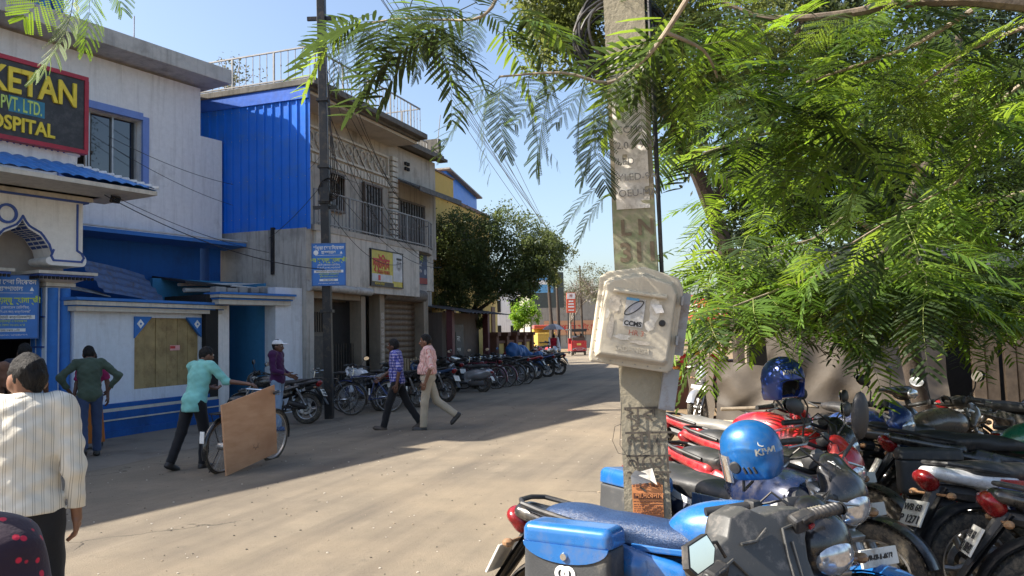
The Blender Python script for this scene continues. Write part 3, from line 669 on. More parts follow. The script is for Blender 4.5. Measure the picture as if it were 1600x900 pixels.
sh = MB(); sh.add([(2.1, Y1 - .05, 5.95), (3.0, Y1 - .05, 5.95), (3.0, Y1 - .6, 5.72), (2.1, Y1 - .6, 5.72)], [(0, 1, 2, 3)]); sh.build('window_shade', BLACKM, S)
# ground floor: dark doors, posts, rolling shutter
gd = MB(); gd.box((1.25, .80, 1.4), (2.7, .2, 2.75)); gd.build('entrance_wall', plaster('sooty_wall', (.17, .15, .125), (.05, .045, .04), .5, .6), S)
for x0, x1 in ((.28, .92), (.98, 1.55)):
    d = MB(); d.box(((x0 + x1) / 2, .68, .85), (x1 - x0, .06, 1.7)); d.box(((x0 + x1) / 2, .645, .5), ((x1 - x0) * .7, .02, .5)); d.box(((x0 + x1) / 2, .645, 1.2), ((x1 - x0) * .7, .02, .55)); dr = d.build('door', DOORM, S)
    for i in range(5): b_ = MB(); b_.box((x0 + .08 + i * (x1 - x0 - .16) / 4, .68, 2.05), (.018, .02, .5)); b_.build('bar', BLACKM, dr)
pp = MB(); pp.box((.62, .642, 1.75), (.12, .004, .22)); pp.box((1.2, .64, 1.05), (.16, .004, .3)); pp.build('poster', mat('poster_grey', (.42, .42, .4), .7), S)
for x, wd, zt in ((.14, .2, 2.7), (2.72, .22, 2.72), (3.72, .26, 2.8), (6.42, .3, 2.8)):
    w = MB(); w.box((x, .42, zt / 2), (wd, .34, zt)); w.build('post', plaster('brown_post', (.30, .25, .19), (.10, .085, .07), .45, .6), S)
w = MB(); w.box((1.3, .45, 2.68), (2.7, .36, .16)); w.build('door_lintel', plaster('brown_post', (.30, .25, .19), (.10, .085, .07)), S)
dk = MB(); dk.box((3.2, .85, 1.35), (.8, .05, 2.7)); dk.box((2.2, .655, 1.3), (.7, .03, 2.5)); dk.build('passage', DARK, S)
for i in range(9): b_ = MB(); b_.box((1.66 + i * .12, .5, .75), (.02, .02, 1.5)); b_.build('grille_bar', BLACKM, S)
sl = MB()
def slat(u, v): return (-1.27 + 2.54 * u, -.03 * math.sin(v * math.pi), .155 * v)
sl.grid(slat, 1, 6); slm = sl.mesh('shutter_slat', RUSTM, 'all', fixn=False)
sho = MB(); sho.box((5.1, .62, 1.4), (2.6, .04, 2.75)); sho = sho.build('rolling_shutter', RUSTM, S)
for i in range(17): put('slat', slm, sho, Matrix.Translation((5.1, .58, .05 + i * .16)))
hd = MB(); hd.tube([(3.85, .35, 2.85), (6.4, .35, 2.85)], .19, 14); hd.build('shutter_drum', mat('drum_grey', (.15, .13, .11), .7, dirt=(.07, .05, .04)), S, smooth=True)
tk = MB(); tk.tube([(.0, .05, 2.86), (2.75, .05, 2.82)], .10, 14); tk.lathe([(0, -.02), (.13, -.02), (.13, .02), (0, .02)], (-.02, .05, 2.86), 'X', 16); tk.build('drain_pipe', mat('pipe_grey', (.42, .41, .39), .6, dirt=(.2, .17, .14)), S, smooth=True)
w = MB(); w.box((-.06, 3.2, 3.9), (.1, .1, .9)); w.box((-.06, 1.0, 3.7), (.08, .08, 1.1)); w.build('downpipe', BLACKM, S)
ant = MB(); ant.cyl((8.7, .9, 7.7), (8.65, .7, 9.1), .015, 6); ant.build('rod', GREYM, S)
pt_ = MB()
for i in range(7): pt_.box((3.72, .245, .9 + i * .22), (.16, .006, .18), rot=(0, random.uniform(-.1, .1), 0))
pt_.build('torn_poster', mat('torn_paper', (.40, .34, .28), .8, var=.4, scale=30), S)
bm2 = MB()
for i in range(14): bm2.box((4.05 + i * .17, .28, .5), (.1, .03, 1.0 + random.uniform(-.08, .08)), rot=(0, random.uniform(-.03, .03), 0))
ob = bm2.build('picket_screen', mat('cane', (.3, .22, .13), .8), S)
# sign boards on the fascia
YS = frame('yellow_shop_sign', (-4.6, 18.3), 20); tag(YS, 'yellow shop board with red script and a face on white', 'sign')
b = MB(); b.box((3.55, -.0, 3.48), (1.72, .04, .94)); b.build('panel', mat('sign_yellow', (.55, .47, .06), .5), YS)
b = MB(); b.box((4.13, -.024, 3.55), (.54, .004, .78)); b.box((3.27, -.024, 3.22), (1.1, .004, .2)); b.build('pale_panel', mat('sign_pale', (.55, .57, .58), .5), YS)
b = MB(); b.box((3.3, -.024, 3.06), (1.18, .005, .1)); b.build('dark_strip', BLACK_T, YS)
b = MB(); b.lathe([(0, 0), (.16, 0)], (4.2, -.027, 3.62), 'Y', 20, M=None); b.build('face_print', mat('face_grey', (.38, .38, .38), .6, var=.4, scale=9), YS)
b = MB()
for dx, dz, ww, hh in ((-.06, .07, .07, .025), (.06, .07, .07, .025), (0, -.09, .1, .02), (.0, .17, .3, .06)): b.box((4.2 + dx, -.03, 3.62 + dz), (ww, .003, hh))
b.build('face_marks', BLACK_T, YS)
text('lettering', 'দৃষ্টিদান', .40, (2.78, -.026, 3.47), RED_T, YS, offset=.012, ext=.003, sx=.62)
text('lettering', 'চশমার েদাকান', .16, (3.0, -.026, 3.32), RED_T, YS, ext=.002, sx=.7); text('lettering', 'মাচানতলা, বাঁকুড়া', .09, (2.85, -.03, 3.03), YEL_T, YS, ext=.001, sx=.8)
b = MB(); b.box((3.1, -.028, 3.22), (.12, .003, .14)); b.build('red_mark', RED_T, YS)
b = MB()
for c, d in (((3.55, -.01, 3.96), (1.8, .05, .03)), ((3.55, -.01, 3.0), (1.8, .05, .03)), ((2.68, -.01, 3.48), (.03, .051, .93)), ((4.42, -.01, 3.48), (.03, .051, .93))): b.box(c, d)
b.build('frame', BLACKM, YS)
DS = frame('dark_shop_sign', (-4.6, 18.3), 20); tag(DS, 'dark blue shop board with yellow script at the balcony end', 'sign')
DSF = DS
b = MB(); b.box((6.35, .42, 3.72), (1.0, .04, .98)); b.build('panel', mat('sign_navy', (.035, .06, .13), .5), DS)
b = MB(); b.box((6.35, .397, 3.34), (1.0, .004, .18)); b.build('red_strip', mat('sign_dkred', (.25, .03, .03), .5), DS)
text('lettering', 'সুভাষ রায়', .22, (5.92, .395, 3.97), GREEN_T, DS, sx=.72, offset=.004); text('lettering', 'প্যাথলজি', .12, (6.1, .395, 3.78), WHITE_T, DS, sx=.7); text('lettering', 'েসন্টার', .12, (6.2, .395, 3.6), WHITE_T, DS, sx=.7)
b = MB(); b.box((6.45, .44, 3.1), (.8, .03, .25)); b.build('lower_panel', mat('panel_grey', (.32, .31, .30), .7), DS)
b = MB(); b.lathe([(0, 0), (.07, 0)], (5.97, .396, 3.75), 'Y', 14); b.lathe([(0, 0), (.09, 0)], (6.7, .396, 3.62), 'Y', 14); b.build('emblem', mat('sign_grey', (.3, .34, .4), .5), DS)

# ------------------------------------------------------------------ black steel pole with clinic notice
BP = empty('steel_utility_pole', (-3.78, 16.45, 0), 0); BP.rotation_euler = (0, R(-.7), 0); tag(BP, 'black steel utility pole in front of the shop house', 'pole')
w = MB(); w.box((0, 0, 4.9), (.17, .17, 9.8), bev=.01); w.build('post', BLACKM, BP)
w = MB()
for c, d in [((0, 0, z), (.24, .24, .06)) for z in (2.2, 4.45, 5.2, 6.6)] + [((0, 0, 4.35), (.5, .06, .07)), ((.02, -.12, 4.6), (.2, .08, .3)), ((.0, 0, 8.35), (.6, .06, .08))]: w = MB(); w.box(c, d); w.build('clamp', BLACKM, BP)
cw = MB()
for i in range(5): cw.tube([(.09 + .02 * i, -.1, 8 - i * .6), (.13 + .03 * math.sin(i), -.11, 6.5), (.1 + .05 * i, -.1, 5), (.12, -.12, 4.4)], .009, 5)
for i in range(4): cw.lathe([(.17 + i * .014, 0), (.182 + i * .014, .01), (.19 + i * .014, 0)], (.12, -.14, 4.75 - i * .02), 'Y', 18)
cw.build('cable', BLACKM, BP)
BPn = empty('clinic_board', (-3.74, 16.32, 0), R(0)); notice('clinic_board', 'blue clinic board with white and green writing mounted on the black pole', BPn, -.34, 2.72, .68, .86, 0)

# ------------------------------------------------------------------ yellow houses further down, shed, compound wall
YB = frame('ochre_house', (-2.5, 28.5), 16); tag(YB, 'ochre yellow two storey house behind the dark tree', 'building')
w = MB(); w.box((3.5, 3.4, 3.4), (7, 6, 6.8)); w.box((.6, 3.0, 7.2), (2.6, 5.6, .8)); w.build('wall', OCHRE, YB)
w = MB(); w.box((3.5, 3.4, 6.86), (7.1, 6.1, .14)); w.box((.6, 3.0, 7.62), (2.7, 5.7, .06)); w.build('roof_band', BROWN, YB)
w = MB(); w.prism([(2.0, 6.9), (2.0, 8.0), (5.6, 7.5), (5.6, 6.9)], .5, 5.5); w.build('roof_shed', SHEETB, YB)
w = MB(); w.prism([(1.8, 8.02), (1.8, 8.08), (5.8, 7.55), (5.8, 7.49)], .3, 5.7); w.build('shed_roof', CONC, YB)
for x0, z0 in ((1.2, 1.2), (3.4, 1.2), (3.2, 4.4), (5.2, 4.4)):
    d = MB(); d.box((x0 + .5, .38, z0 + .65), (1.0, .06, 1.3)); wi = d.build('window', DARK, YB)
    d = MB()
    for c, e in (((x0 + .5, .36, z0 + 1.32), (1.15, .1, .09)), ((x0 + .5, .36, z0), (1.15, .1, .09)), ((x0, .36, z0 + .65), (.08, .099, 1.3)), ((x0 + 1, .36, z0 + .65), (.08, .099, 1.3)), ((x0 + .5, .36, z0 + .65), (.05, .09, 1.3))): d.box(c, e)
    d.build('frame', BROWN, wi)
SH = frame('lean_to_shed', (-1.9, 25.6), 18); tag(SH, 'low dark lean-to shop with sheet roof under the tree', 'shed')
w = MB(); w.box((1.7, 1.6, 1.2), (3.4, 2.4, 2.4)); w.build('wall', plaster('shed_wall', (.16, .13, .11), (.06, .05, .045), .5, .5), SH)
for i in range(12): p = MB(); p.grid(lambda u, v, i=i: (-.3 + i * .34 + .34 * u, -.7 + 3.4 * v, 2.35 + .55 * v + .02 * math.sin(u * 6.28)), 6, 1); p.build('roof_sheet', mat('shed_tin', (.07, .07, .075), .6, .2, dirt=(.12, .09, .06)), SH, smooth='all', fixn=False)
w = MB(); w.box((1.0, .33, 1.0), (1.2, .1, 2.0)); w.build('door', DOORM, SH)
w = MB(); w.box((1.1, .27, 1.35), (.5, .01, .8)); w.build('poster', mat('poster_dark', (.06, .06, .06), .6), SH)
text('lettering', 'নং', .26, (.95, .262, 1.45), WHITE_T, SH); text('lettering', 'সদর', .16, (.95, .262, 1.12), WHITE_T, SH)
w = MB(); w.box((.0, .1, 1.25), (.2, .2, 2.5)); w.build('post', mat('maroon_post', (.12, .035, .04), .6), SH)
w = MB(); w.box((3.35, .1, 1.25), (.2, .2, 2.5)); w.build('post', mat('maroon_post', (.12, .035, .04), .6), SH)
CW = frame('compound_wall', (-.75, 29.3), 12); tag(CW, 'low yellow compound wall with brown capped piers', 'wall')
for i in range(5):
    x = i * 1.75; d = MB(); d.box((x, 0, .8), (.4, .4, 1.6)); d.box((x, 0, 1.66), (.52, .52, .14)); d.build('pier', plaster('brown_pier', (.16, .075, .05), (.08, .05, .04)), CW)
    if i < 4: d = MB(); d.box((x + .875, .03, .65), (1.35, .2, 1.3)); d.build('panel', OCHRE, CW); d = MB(); d.box((x + .875, .03, 1.36), (1.35, .3, .1)); d.build('coping', plaster('brown_pier', (.16, .075, .05), (.08, .05, .04)), CW)
Y2 = frame('sunlit_yellow_house', (-1.4, 36.5), 10); tag(Y2, 'sunlit pale yellow house wall beyond the compound piers', 'building')
w = MB(); w.box((1.2, 2.8, 2.4), (5.5, 5.5, 4.8)); w.build('wall', plaster('pale_yellow', (.78, .56, .21), (.5, .36, .16), .2, .2), Y2)
w = MB(); w.box((1.2, 2.7, 4.75), (5.8, 6.0, .2)); w.box((-1.2, .0, 3.0), (1.4, 1.0, .12)); w.box((2.6, -.05, 3.4), (.9, .5, .1)); w.build('chajja', plaster('yellow_chajja', (.6, .4, .14), (.3, .2, .1)), Y2)
w = MB(); w.box((2.7, .03, 1.5), (.8, .08, 3.0)); w.build('gate', BROWN, Y2)
w = MB(); w.box((-.7, .03, 2.2), (.9, .08, 1.2)); w.build('window', DARK, Y2)
FB = frame('far_grey_building', (5.5, 84), 80); tag(FB, 'low grey concrete building at the bend of the road', 'building')
w = MB(); w.box((2.5, 3, 2.9), (12.5, 6, 5.8)); w.build('wall', CONC, FB); w = MB(); w.box((2.5, 2.8, 5.9), (12.8, 6.6, .25)); w.build('roof_slab', GREYWALL, FB)
w = MB(); w.box((1.0, -.05, 2.2), (6.5, .1, 1.5)); w.build('painted_band', plaster('pink_band', (.62, .34, .20), (.4, .3, .22), .4, .3), FB)
w = MB(); w.box((5.6, -.06, 1.3), (2.2, .1, 2.6)); w.box((8, -.06, 3.9), (3, .1, 1.4)); w.build('opening', DARK, FB)
text('lettering', 'েদশপ্রিয় স্টোর', .9, (-1.6, -.12, 1.9), RED_T, FB, sx=.8)
FB2 = frame('far_white_block', (-2.0, 96), 75); tag(FB2, 'pale far block with dark windows beyond the small green tree', 'building')
w = MB(); w.box((2.5, 3, 3.8), (9, 6, 7.6)); w.build('wall', WHITE, FB2)
for i in range(3):
    for j in range(2): d = MB(); d.box((.0 + i * 2.4, -.03, 2 + j * 3), (1.2, .1, 1.4)); d.build('window', DARK, FB2)
def hoarding(name, label, x, y, z0, wd, ht, rz, m1, bands, post=True):
    o = empty(name, (x, y, 0), rz); b = MB(); b.box((0, 0, z0 + ht / 2), (wd, .08, ht)); b.build('panel', m1, o)
    for zc, w_, h_, m_ in bands: q = MB(); q.box((0, -.05, z0 + ht * zc), (wd * w_, .02, ht * h_)); q.build('print', m_, o)
    if post: p = MB(); p.cyl((-wd * .35, .06, 0), (-wd * .35, .06, z0 + ht), .05, 8); p.cyl((wd * .35, .06, 0), (wd * .35, .06, z0 + ht), .05, 8); p.build('post', BLACKM, o)
    return tag(o, label, 'sign')
ORA = mat('orange_sign', (.66, .12, .06), .5)
hoarding('tall_orange_sign', 'tall orange sign with white top and writing near the red rickshaw', 4.55, 62, 3.2, .70, 1.55, .1, ORA, [(.84, .9, .28, WHITE_T), (.84, .35, .15, ORA), (.58, .5, .07, WHITE_T), (.44, .6, .07, WHITE_T), (.3, .65, .07, WHITE_T), (.13, .6, .06, WHITE_T)])
hoarding('dark_hoarding', 'plain dark green hoarding left of the orange sign', 3.35, 74, 4.0, 2.9, 3.3, .1, mat('hoarding_dark', (.06, .075, .07), .6), [])
hoarding('blue_hoarding', 'blue and white hoarding above the small bright green tree', 1.95, 56, 4.5, 1.9, 2.4, .15, mat('hoarding_blue', (.13, .36, .62), .5), [(.3, .8, .12, WHITE_T), (.62, .6, .2, mat('hoarding_pale', (.45, .55, .6), .5))])
# ------------------------------------------------------------------ vehicles: shared part meshes
RUB = mat('tyre_rubber', (.035, .033, .03), .85, var=.3, scale=20, dirt=(.16, .13, .09), dirt_amt=.6, bmp=.3, bscale=120)
RUBD = mat('dusty_rubber', (.11, .10, .085), .9, var=.3, scale=30, dirt=(.22, .18, .13), dirt_amt=.6, bmp=.4, bscale=90)
STEEL = mat('alloy', (.42, .42, .42), .35, .8, dirt=(.2, .17, .13)); CHROME = mat('chrome', (.7, .7, .7), .15, 1., var=.05)
BLKPL = mat('black_plastic', (.025, .025, .026), .5, dirt=(.14, .12, .10), dirt_amt=.25); GREYPL = mat('grey_plastic', (.05, .05, .048), .5, var=.1, scale=8, dirt=(.2, .18, .16), dirt_amt=.25, bmp=.1, bscale=200)
ENG = mat('engine_grey', (.10, .10, .10), .5, .5, dirt=(.18, .14, .1), dirt_amt=.4); SEATM = mat('black_seat', (.03, .03, .031), .48, bmp=.12, bscale=150, dirt=(.12, .10, .085), dirt_amt=.3)
LENS_R = mat('red_lens', (.20, .008, .01), .25, coat=.3, var=.3, scale=30); LENS_O = mat('amber_lens', (.26, .15, .08), .25, coat=.3)
LENS = mat('head_lens', (.55, .57, .6), .08, .55, var=.4, scale=30, coat=.8); MIRG = mat('mirror_glass', (.75, .78, .8), .03, 1., var=.02); PLATE = mat('number_plate', (.62, .61, .56), .5, dirt=(.3, .25, .2), dirt_amt=.3)
def paint(name, c, dirt=.2): return mat(name, c, .28, .15, var=.06, coat=.7, dirt=tuple(.55 * v + .45 * d for v, d in zip(c, (.22, .19, .15))), dirt_amt=.35 + dirt * .5)
P_BLUE = paint('bike_blue', (.012, .13, .40)); P_BLACK = paint('bike_black', (.015, .015, .017)); P_RED = paint('bike_red', (.38, .012, .02)); P_SILV = mat('bike_silver', (.42, .43, .45), .3, .6, var=.05, coat=.5)
P_WHITE = paint('bike_white', (.72, .72, .73)); P_NAVY = paint('bike_navy', (.02, .05, .19)); P_GREEN = paint('bike_green', (.02, .16, .09)); P_BROWN = paint('bike_bronze', (.17, .13, .10)); P_DKBLUE = paint('bike_steelblue', (.03, .07, .16))
def wheel_meshes(r=.3, tw=.05, spokes=6, wire=False):
    t = MB(); prof = [(r - tw * 1.9, -tw * .62), (r - tw * 1.2, -tw * .95), (r - tw * .45, -tw * .8), (r - tw * .08, -tw * .35), (r, 0), (r - tw * .08, tw * .35), (r - tw * .45, tw * .8), (r - tw * 1.2, tw * .95), (r - tw * 1.9, tw * .62)]
    t.lathe(prof, n=40)
    nb = 44
    if tw > .04:
        for i in range(nb):
            a = 2 * math.pi * i / nb
            for s in (-1, 1):
                M = Matrix.Rotation(-a, 4, 'Y') @ Matrix.Translation((r - tw * .2, s * tw * .42, 0)) @ Matrix.Rotation(s * .5, 4, 'X'); t.box((0, 0, 0), (.010, tw * .62, .017)) ; n8 = len(t.v) - 8
                t.v[n8:] = [tuple(M @ Vector(p)) for p in t.v[n8:]]
    w = MB(); ri = r - tw * 1.9
    w.lathe([(ri - .012, -tw * .55), (ri + .012, -tw * .66), (ri + .012, tw * .66), (ri - .012, tw * .55)], n=36, closed=True)
    w.lathe([(0, -.06), (.045, -.06), (.05, -.03), (.05, .03), (.045, .06), (0, .06)], n=16)
    if wire:
        for i in range(spokes):
            a = 2 * math.pi * i / spokes; s = .03 * (1 if i % 2 else -1); b = a + (.35 if (i // 2) % 2 else -.35)
            w.tube([(.03 * math.cos(b), s, .03 * math.sin(b)), (ri * math.cos(a), 0, ri * math.sin(a))], .0017, 4)
    else:
        for i in range(spokes):
            a = 2 * math.pi * i / spokes
            w.tube([(.03 * math.cos(a), .0, .03 * math.sin(a)), (.12 * math.cos(a + .1), .0, .12 * math.sin(a + .1)), (ri * math.cos(a), 0, ri * math.sin(a))], [.022, .015, .02], 6)
    if tw > .04: w.lathe([(.075, .062), (.115, .062), (.115, .066), (.075, .066)], n=24, closed=True)
    return w.mesh('wheel', STEEL, True), t.mesh('tyre', RUB, True)
def fender(name, r, a0, a1, hw, m, drop=.02, n=18):
    f = MB()
    def fn(u, v):
        a = a0 + (a1 - a0) * u; q = (v * 2 - 1); rr = r - drop * q * q
        return (rr * math.cos(a), hw * q, rr * math.sin(a))
    f.grid(fn, n, 6)
    f.grid(lambda u, v: tuple(c * (1 - .012 / r) if i != 1 else c * .93 for i, c in enumerate(fn(u, v))), n, 6)
    return f.mesh(name, m, 'all', fixn=False)
K = {}
W_ALLOY = wheel_meshes(); W_WIRE = wheel_meshes(.3, .046, 30, True); W_SCOOT = wheel_meshes(.225, .05, 5)
def cache(k, fn):
    if k not in K: K[k] = fn()
    return K[k]
def moto_meshes():
    g = K
    g['tank'] = blob('tank', [('e', (.17, 0, .83), (.27, .135, .12)), ('e', (.05, 0, .80), (.2, .11, .10)), ('e', (.29, .07, .80), (.13, .07, .095)), ('e', (.29, -.07, .80), (.13, .07, .095))], .011, P_BLACK, .05, cuts=[((0, 0, .715), (0, 0, -1))])
    g['seat'] = blob('seat', [('e', (-.1, 0, .775), (.2, .115, .055)), ('e', (-.38, 0, .80), (.26, .13, .055)), ('e', (-.58, 0, .825), (.15, .11, .05)), ('b', (-.3, 0, .765), (.36, .10, .035), .03)], .011, SEATM, .05, cuts=[((0, 0, .735), (0, 0, -1))])
    g['side_panel'] = blob('side_panel', [('b', (-.2, .125, .62), (.17, .022, .10), .02, (0, .25, 0)), ('e', (-.12, .12, .60), (.13, .03, .10)), ('c', (-.25, .125, .66), (-.5, .12, .72), .05, .03)], .011, P_BLACK, .03)
    g['tail_cowl'] = blob('tail_cowl', [('c', (-.42, .09, .735), (-.84, .045, .82), .055, .035), ('c', (-.42, -.09, .735), (-.84, -.045, .82), .055, .035), ('c', (-.5, 0, .74), (-.86, 0, .825), .05, .03)], .011, P_BLACK, .03)
    g['tail_light'] = blob('tail_light', [('e', (-.875, 0, .79), (.06, .075, .045), (0, .5, 0)), ('e', (-.85, 0, .76), (.05, .06, .05))], .008, LENS_R, .02)
    m = MB()
    m.tube([(-.45, .13, .80), (-.70, .13, .85), (-.80, .11, .87), (-.84, .05, .875), (-.84, -.05, .875), (-.80, -.11, .87), (-.70, -.13, .85), (-.45, -.13, .80)], .012, 8); g['grab_rail'] = m.mesh('grab_rail', BLKPL, True)
    m = MB(); m.add([(-.80, -.08, .74), (-.80, .08, .74), (-.98, .07, .50), (-.98, -.07, .50), (-1.06, .06, .38), (-1.06, -.06, .38)], [(0, 1, 2, 3), (3, 2, 4, 5)])
    m.add([(-.79, -.08, .73), (-.79, .08, .73), (-.965, .07, .49), (-.965, -.07, .49), (-1.05, .06, .37), (-1.05, -.06, .37)], [(3, 2, 1, 0), (5, 4, 2, 3)])
    m.tube([(-.6, 0, .68), (-.82, 0, .72), (-.99, 0, .48)], [.05, .045, .02], 8); g['mud_flap'] = m.mesh('mud_flap', BLKPL, False)
    g['rear_fender'] = fender('rear_fender', .345, R(35), R(165), .075, BLKPL); g['front_fender'] = fender('front_fender', .335, R(20), R(165), .068, P_BLACK)
    m = MB(); m.box((-.965, 0, .60), (.012, .2, .15), rot=(0, .5, 0), bev=.004); g['rear_plate'] = m.mesh('rear_plate', PLATE)
    m = MB(); m.box((.66, 0, .66), (.012, .26, .07), rot=(0, -.25, 0), bev=.004); g['front_plate'] = m.mesh('front_plate', PLATE)
    m = MB()
    for s in (-1, 1): m.tube([(.68, s * .09, .3), (.53, s * .09, .62)], .026, 10); m.tube([(.53, s * .09, .62), (.40, s * .09, .93)], .018, 10)
    m.box((.44, 0, .90), (.07, .24, .03), rot=(0, .4, 0), bev=.008); m.box((.5, 0, .71), (.07, .24, .03), rot=(0, .4, 0), bev=.008); m.cyl((.67, -.1, .3), (.67, .1, .3), .016); g['fork'] = m.mesh('fork', STEEL, True)
    m = MB(); m.tube([(.28, -.36, .98), (.33, -.22, 1.0), (.40, -.08, .96), (.40, .08, .96), (.33, .22, 1.0), (.28, .36, .98)], .012, 8); g['handlebar'] = m.mesh('handlebar', BLACKM, True)
    for s, nm in ((1, 'l'), (-1, 'r')):
        m = MB(); m.tube([(.335, s * .22, 1.0), (.27, s * .38, .98)], [.02, .018], 10); m.box((.34, s * .2, 1.0), (.06, .05, .05), bev=.01); g['grip_' + nm] = m.mesh('grip', BLKPL, True)
        m = MB(); m.tube([(.36, s * .18, 1.0), (.39, s * .25, .985), (.36, s * .38, .965)], [.008, .007, .006], 6); g['lever_' + nm] = m.mesh('lever', STEEL, True)
        m = MB(); m.tube([(.34, s * .2, 1.02), (.37, s * .24, 1.10), (.35, s * .28, 1.17)], .006, 6)
        m.ell((0, 0, 0), (.022, .075, .047), 0, 12, Matrix.Translation((.35, s * .31, 1.19)) @ Euler((s * .2, -.1, s * .2)).to_matrix().to_4x4()); g['mirror_' + nm] = m.mesh('mirror', BLKPL, True)
        m = MB(); m.lathe([(0, -.004), (.068, -.004), (.07, .0)], axis='X', n=18, M=Matrix.Translation((.329, s * .312, 1.19)) @ Euler((s * .2, -.1, s * .2)).to_matrix().to_4x4() @ Matrix.Diagonal((1, 1, .62, 1))); g['mirror_glass_' + nm] = m.mesh('mirror_glass', MIRG, True)
        for e, x, y, z in (('f', .52, .17, .80), ('b', -.84, .15, .70)):
            m = MB(); m.tube([(x, s * (y - .1), z), (x, s * y, z)], .008, 6); m.ell((x, s * (y + .02), z), (.026, .03, .021), 0, 10); g['ind_%s%s' % (e, nm)] = m.mesh('indicator', LENS_O, True)
        m = MB(); m.tube([(-.66, s * .12, .36), (-.45, s * .12, .70)], .022, 8)
        for i in range(9): t = .12 + i * .08; m.lathe([(.03, -.008), (.036, 0), (.03, .008)], axis='Z', n=12, M=Matrix.Translation((-.66 + .21 * t, s * .12, .36 + .34 * t)) @ Euler((0, .55, 0)).to_matrix().to_4x4())
        g['shock_' + nm] = m.mesh('shock_absorber', STEEL, True)
        m = MB(); m.box((.0, s * .22, .30), (.05, .12, .025), bev=.008); m.box((-.32, s * .2, .36), (.04, .1, .025), bev=.008); m.tube([(-.1, s * .14, .33), (-.32, s * .16, .36)], .012, 6); g['peg_' + nm] = m.mesh('foot_peg', BLKPL)
    g['visor'] = blob('visor', [('e', (.50, 0, .86), (.09, .13, .13)), ('e', (.46, 0, .96), (.05, .10, .09), (0, -.5, 0)), ('c', (.47, .09, .84), (.42, .12, .78), .05, .03), ('c', (.47, -.09, .84), (.42, -.12, .78), .05, .03)], .010, P_BLACK, .03, cuts=[((.40, 0, 0), (-1, 0, 0))])
    g['headlight'] = blob('headlight', [('e', (.545, 0, .83), (.055, .10, .075), (0, .25, 0))], .009, LENS, .01)
    m = MB(); m.box((.40, 0, 1.0), (.07, .2, .06), rot=(0, -.5, 0), bev=.015); m.lathe([(0, 0), (.04, 0), (.042, -.02)], axis='X', n=16, M=Matrix.Translation((.365, .05, 1.015)) @ Euler((0, -.5, 0)).to_matrix().to_4x4()); g['instrument'] = m.mesh('instrument_cluster', BLKPL, True)
    g['engine'] = blob('engine', [('b', (.02, 0, .36), (.17, .10, .11), .05), ('e', (-.03, .12, .35), (.11, .05, .10)), ('e', (.05, -.12, .35), (.12, .05, .10)), ('b', (.12, 0, .5), (.06, .07, .10), .02, (0, .35, 0))], .012, ENG, .03)
    m = MB()
    for i in range(7): t = i / 6; m.box((.12 + .07 * t, 0, .46 + .16 * t), (.17, .18, .010), rot=(0, .35, 0))
    g['fins'] = m.mesh('cylinder_fins', STEEL)
    m = MB(); m.tube([(.43, 0, .86), (.3, 0, .74), (-.35, 0, .70)], .03, 8); m.tube([(.43, 0, .80), (.26, 0, .5), (.2, 0, .28), (-.2, 0, .26), (-.35, 0, .7)], .02, 8)
    for s in (-1, 1): m.tube([(-.2, s * .07, .7), (-.5, s * .1, .72), (-.82, s * .06, .8)], .014, 6); m.tube([(-.2, s * .08, .32), (-.64, s * .1, .3)], .02, 8)
    g['frame'] = m.mesh('frame', BLACKM, True)
    m = MB(); m.tube([(.2, -.06, .52), (.27, -.08, .42), (.22, -.12, .26), (0, -.15, .22), (-.28, -.16, .28)], .02, 8, 1); m.tube([(-.28, -.165, .28), (-.4, -.18, .32), (-.8, -.19, .42)], [.035, .05, .052], 12); m.lathe([(.02, 0), (.05, 0), (.05, .02), (.02, .02)], axis='X', n=14, closed=True, mi=1, M=Matrix.Translation((-.81, -.19, .423)) @ Euler((0, .25, 0)).to_matrix().to_4x4())
    g['exhaust'] = m.mesh('exhaust', [BLKPL, CHROME], True)
    m = MB(); m.tube([(-.66, .12, .33), (-.3, .12, .42)], .03, 8, flat=1.6); g['chain_cover'] = m.mesh('chain_cover', BLACKM, True)
    m = MB(); m.tube([(-.05, .14, .28), (-.1, .3, .02)], .011, 6); g['stand'] = m.mesh('side_stand', BLACKM, True)
    m = MB(); m.box((-.66, -.01, .30), (.02, .28, .02)); g['axle'] = m.mesh('axle', STEEL)
moto_meshes()
m = MB(); m.tube([(.33, -.18, 1.0), (.42, -.12, 1.03), (.47, -.02, .95), (.40, .06, .84), (.25, .09, .70)], .005, 5); K['cable_a'] = m.mesh('control_cable', BLACKM, True)
m = MB(); m.tube([(.33, .18, 1.0), (.43, .13, 1.05), (.48, .0, .98), (.42, -.07, .80), (.2, -.1, .62), (.1, -.11, .5)], .0045, 5); K['cable_b'] = m.mesh('control_cable', BLACKM, True)
m = MB(); m.tube([(.34, -.2, .99), (.40, -.16, 1.06), (.50, -.10, .98), (.55, -.11, .7), (.63, -.10, .42)], .005, 5); K['cable_c'] = m.mesh('brake_hose', BLACKM, True)
BOXM = mat('pannier_black', (.045, .047, .05), .6, dirt=(.13, .12, .10), dirt_amt=.3, bmp=.15, bscale=120)
K['pannier'] = blob('pannier', [('b', (0, 0, 0), (.20, .085, .155), .03)], .010, BOXM, .01, cuts=[((0, 0, .075), (0, 0, 1))])
K['pannier_lid'] = blob('pannier_lid', [('b', (0, 0, -.002), (.205, .09, .16), .035)], .008, P_BLUE, .01, cuts=[((0, 0, .078), (0, 0, -1))])
def plate_text(o, s, front):
    pass
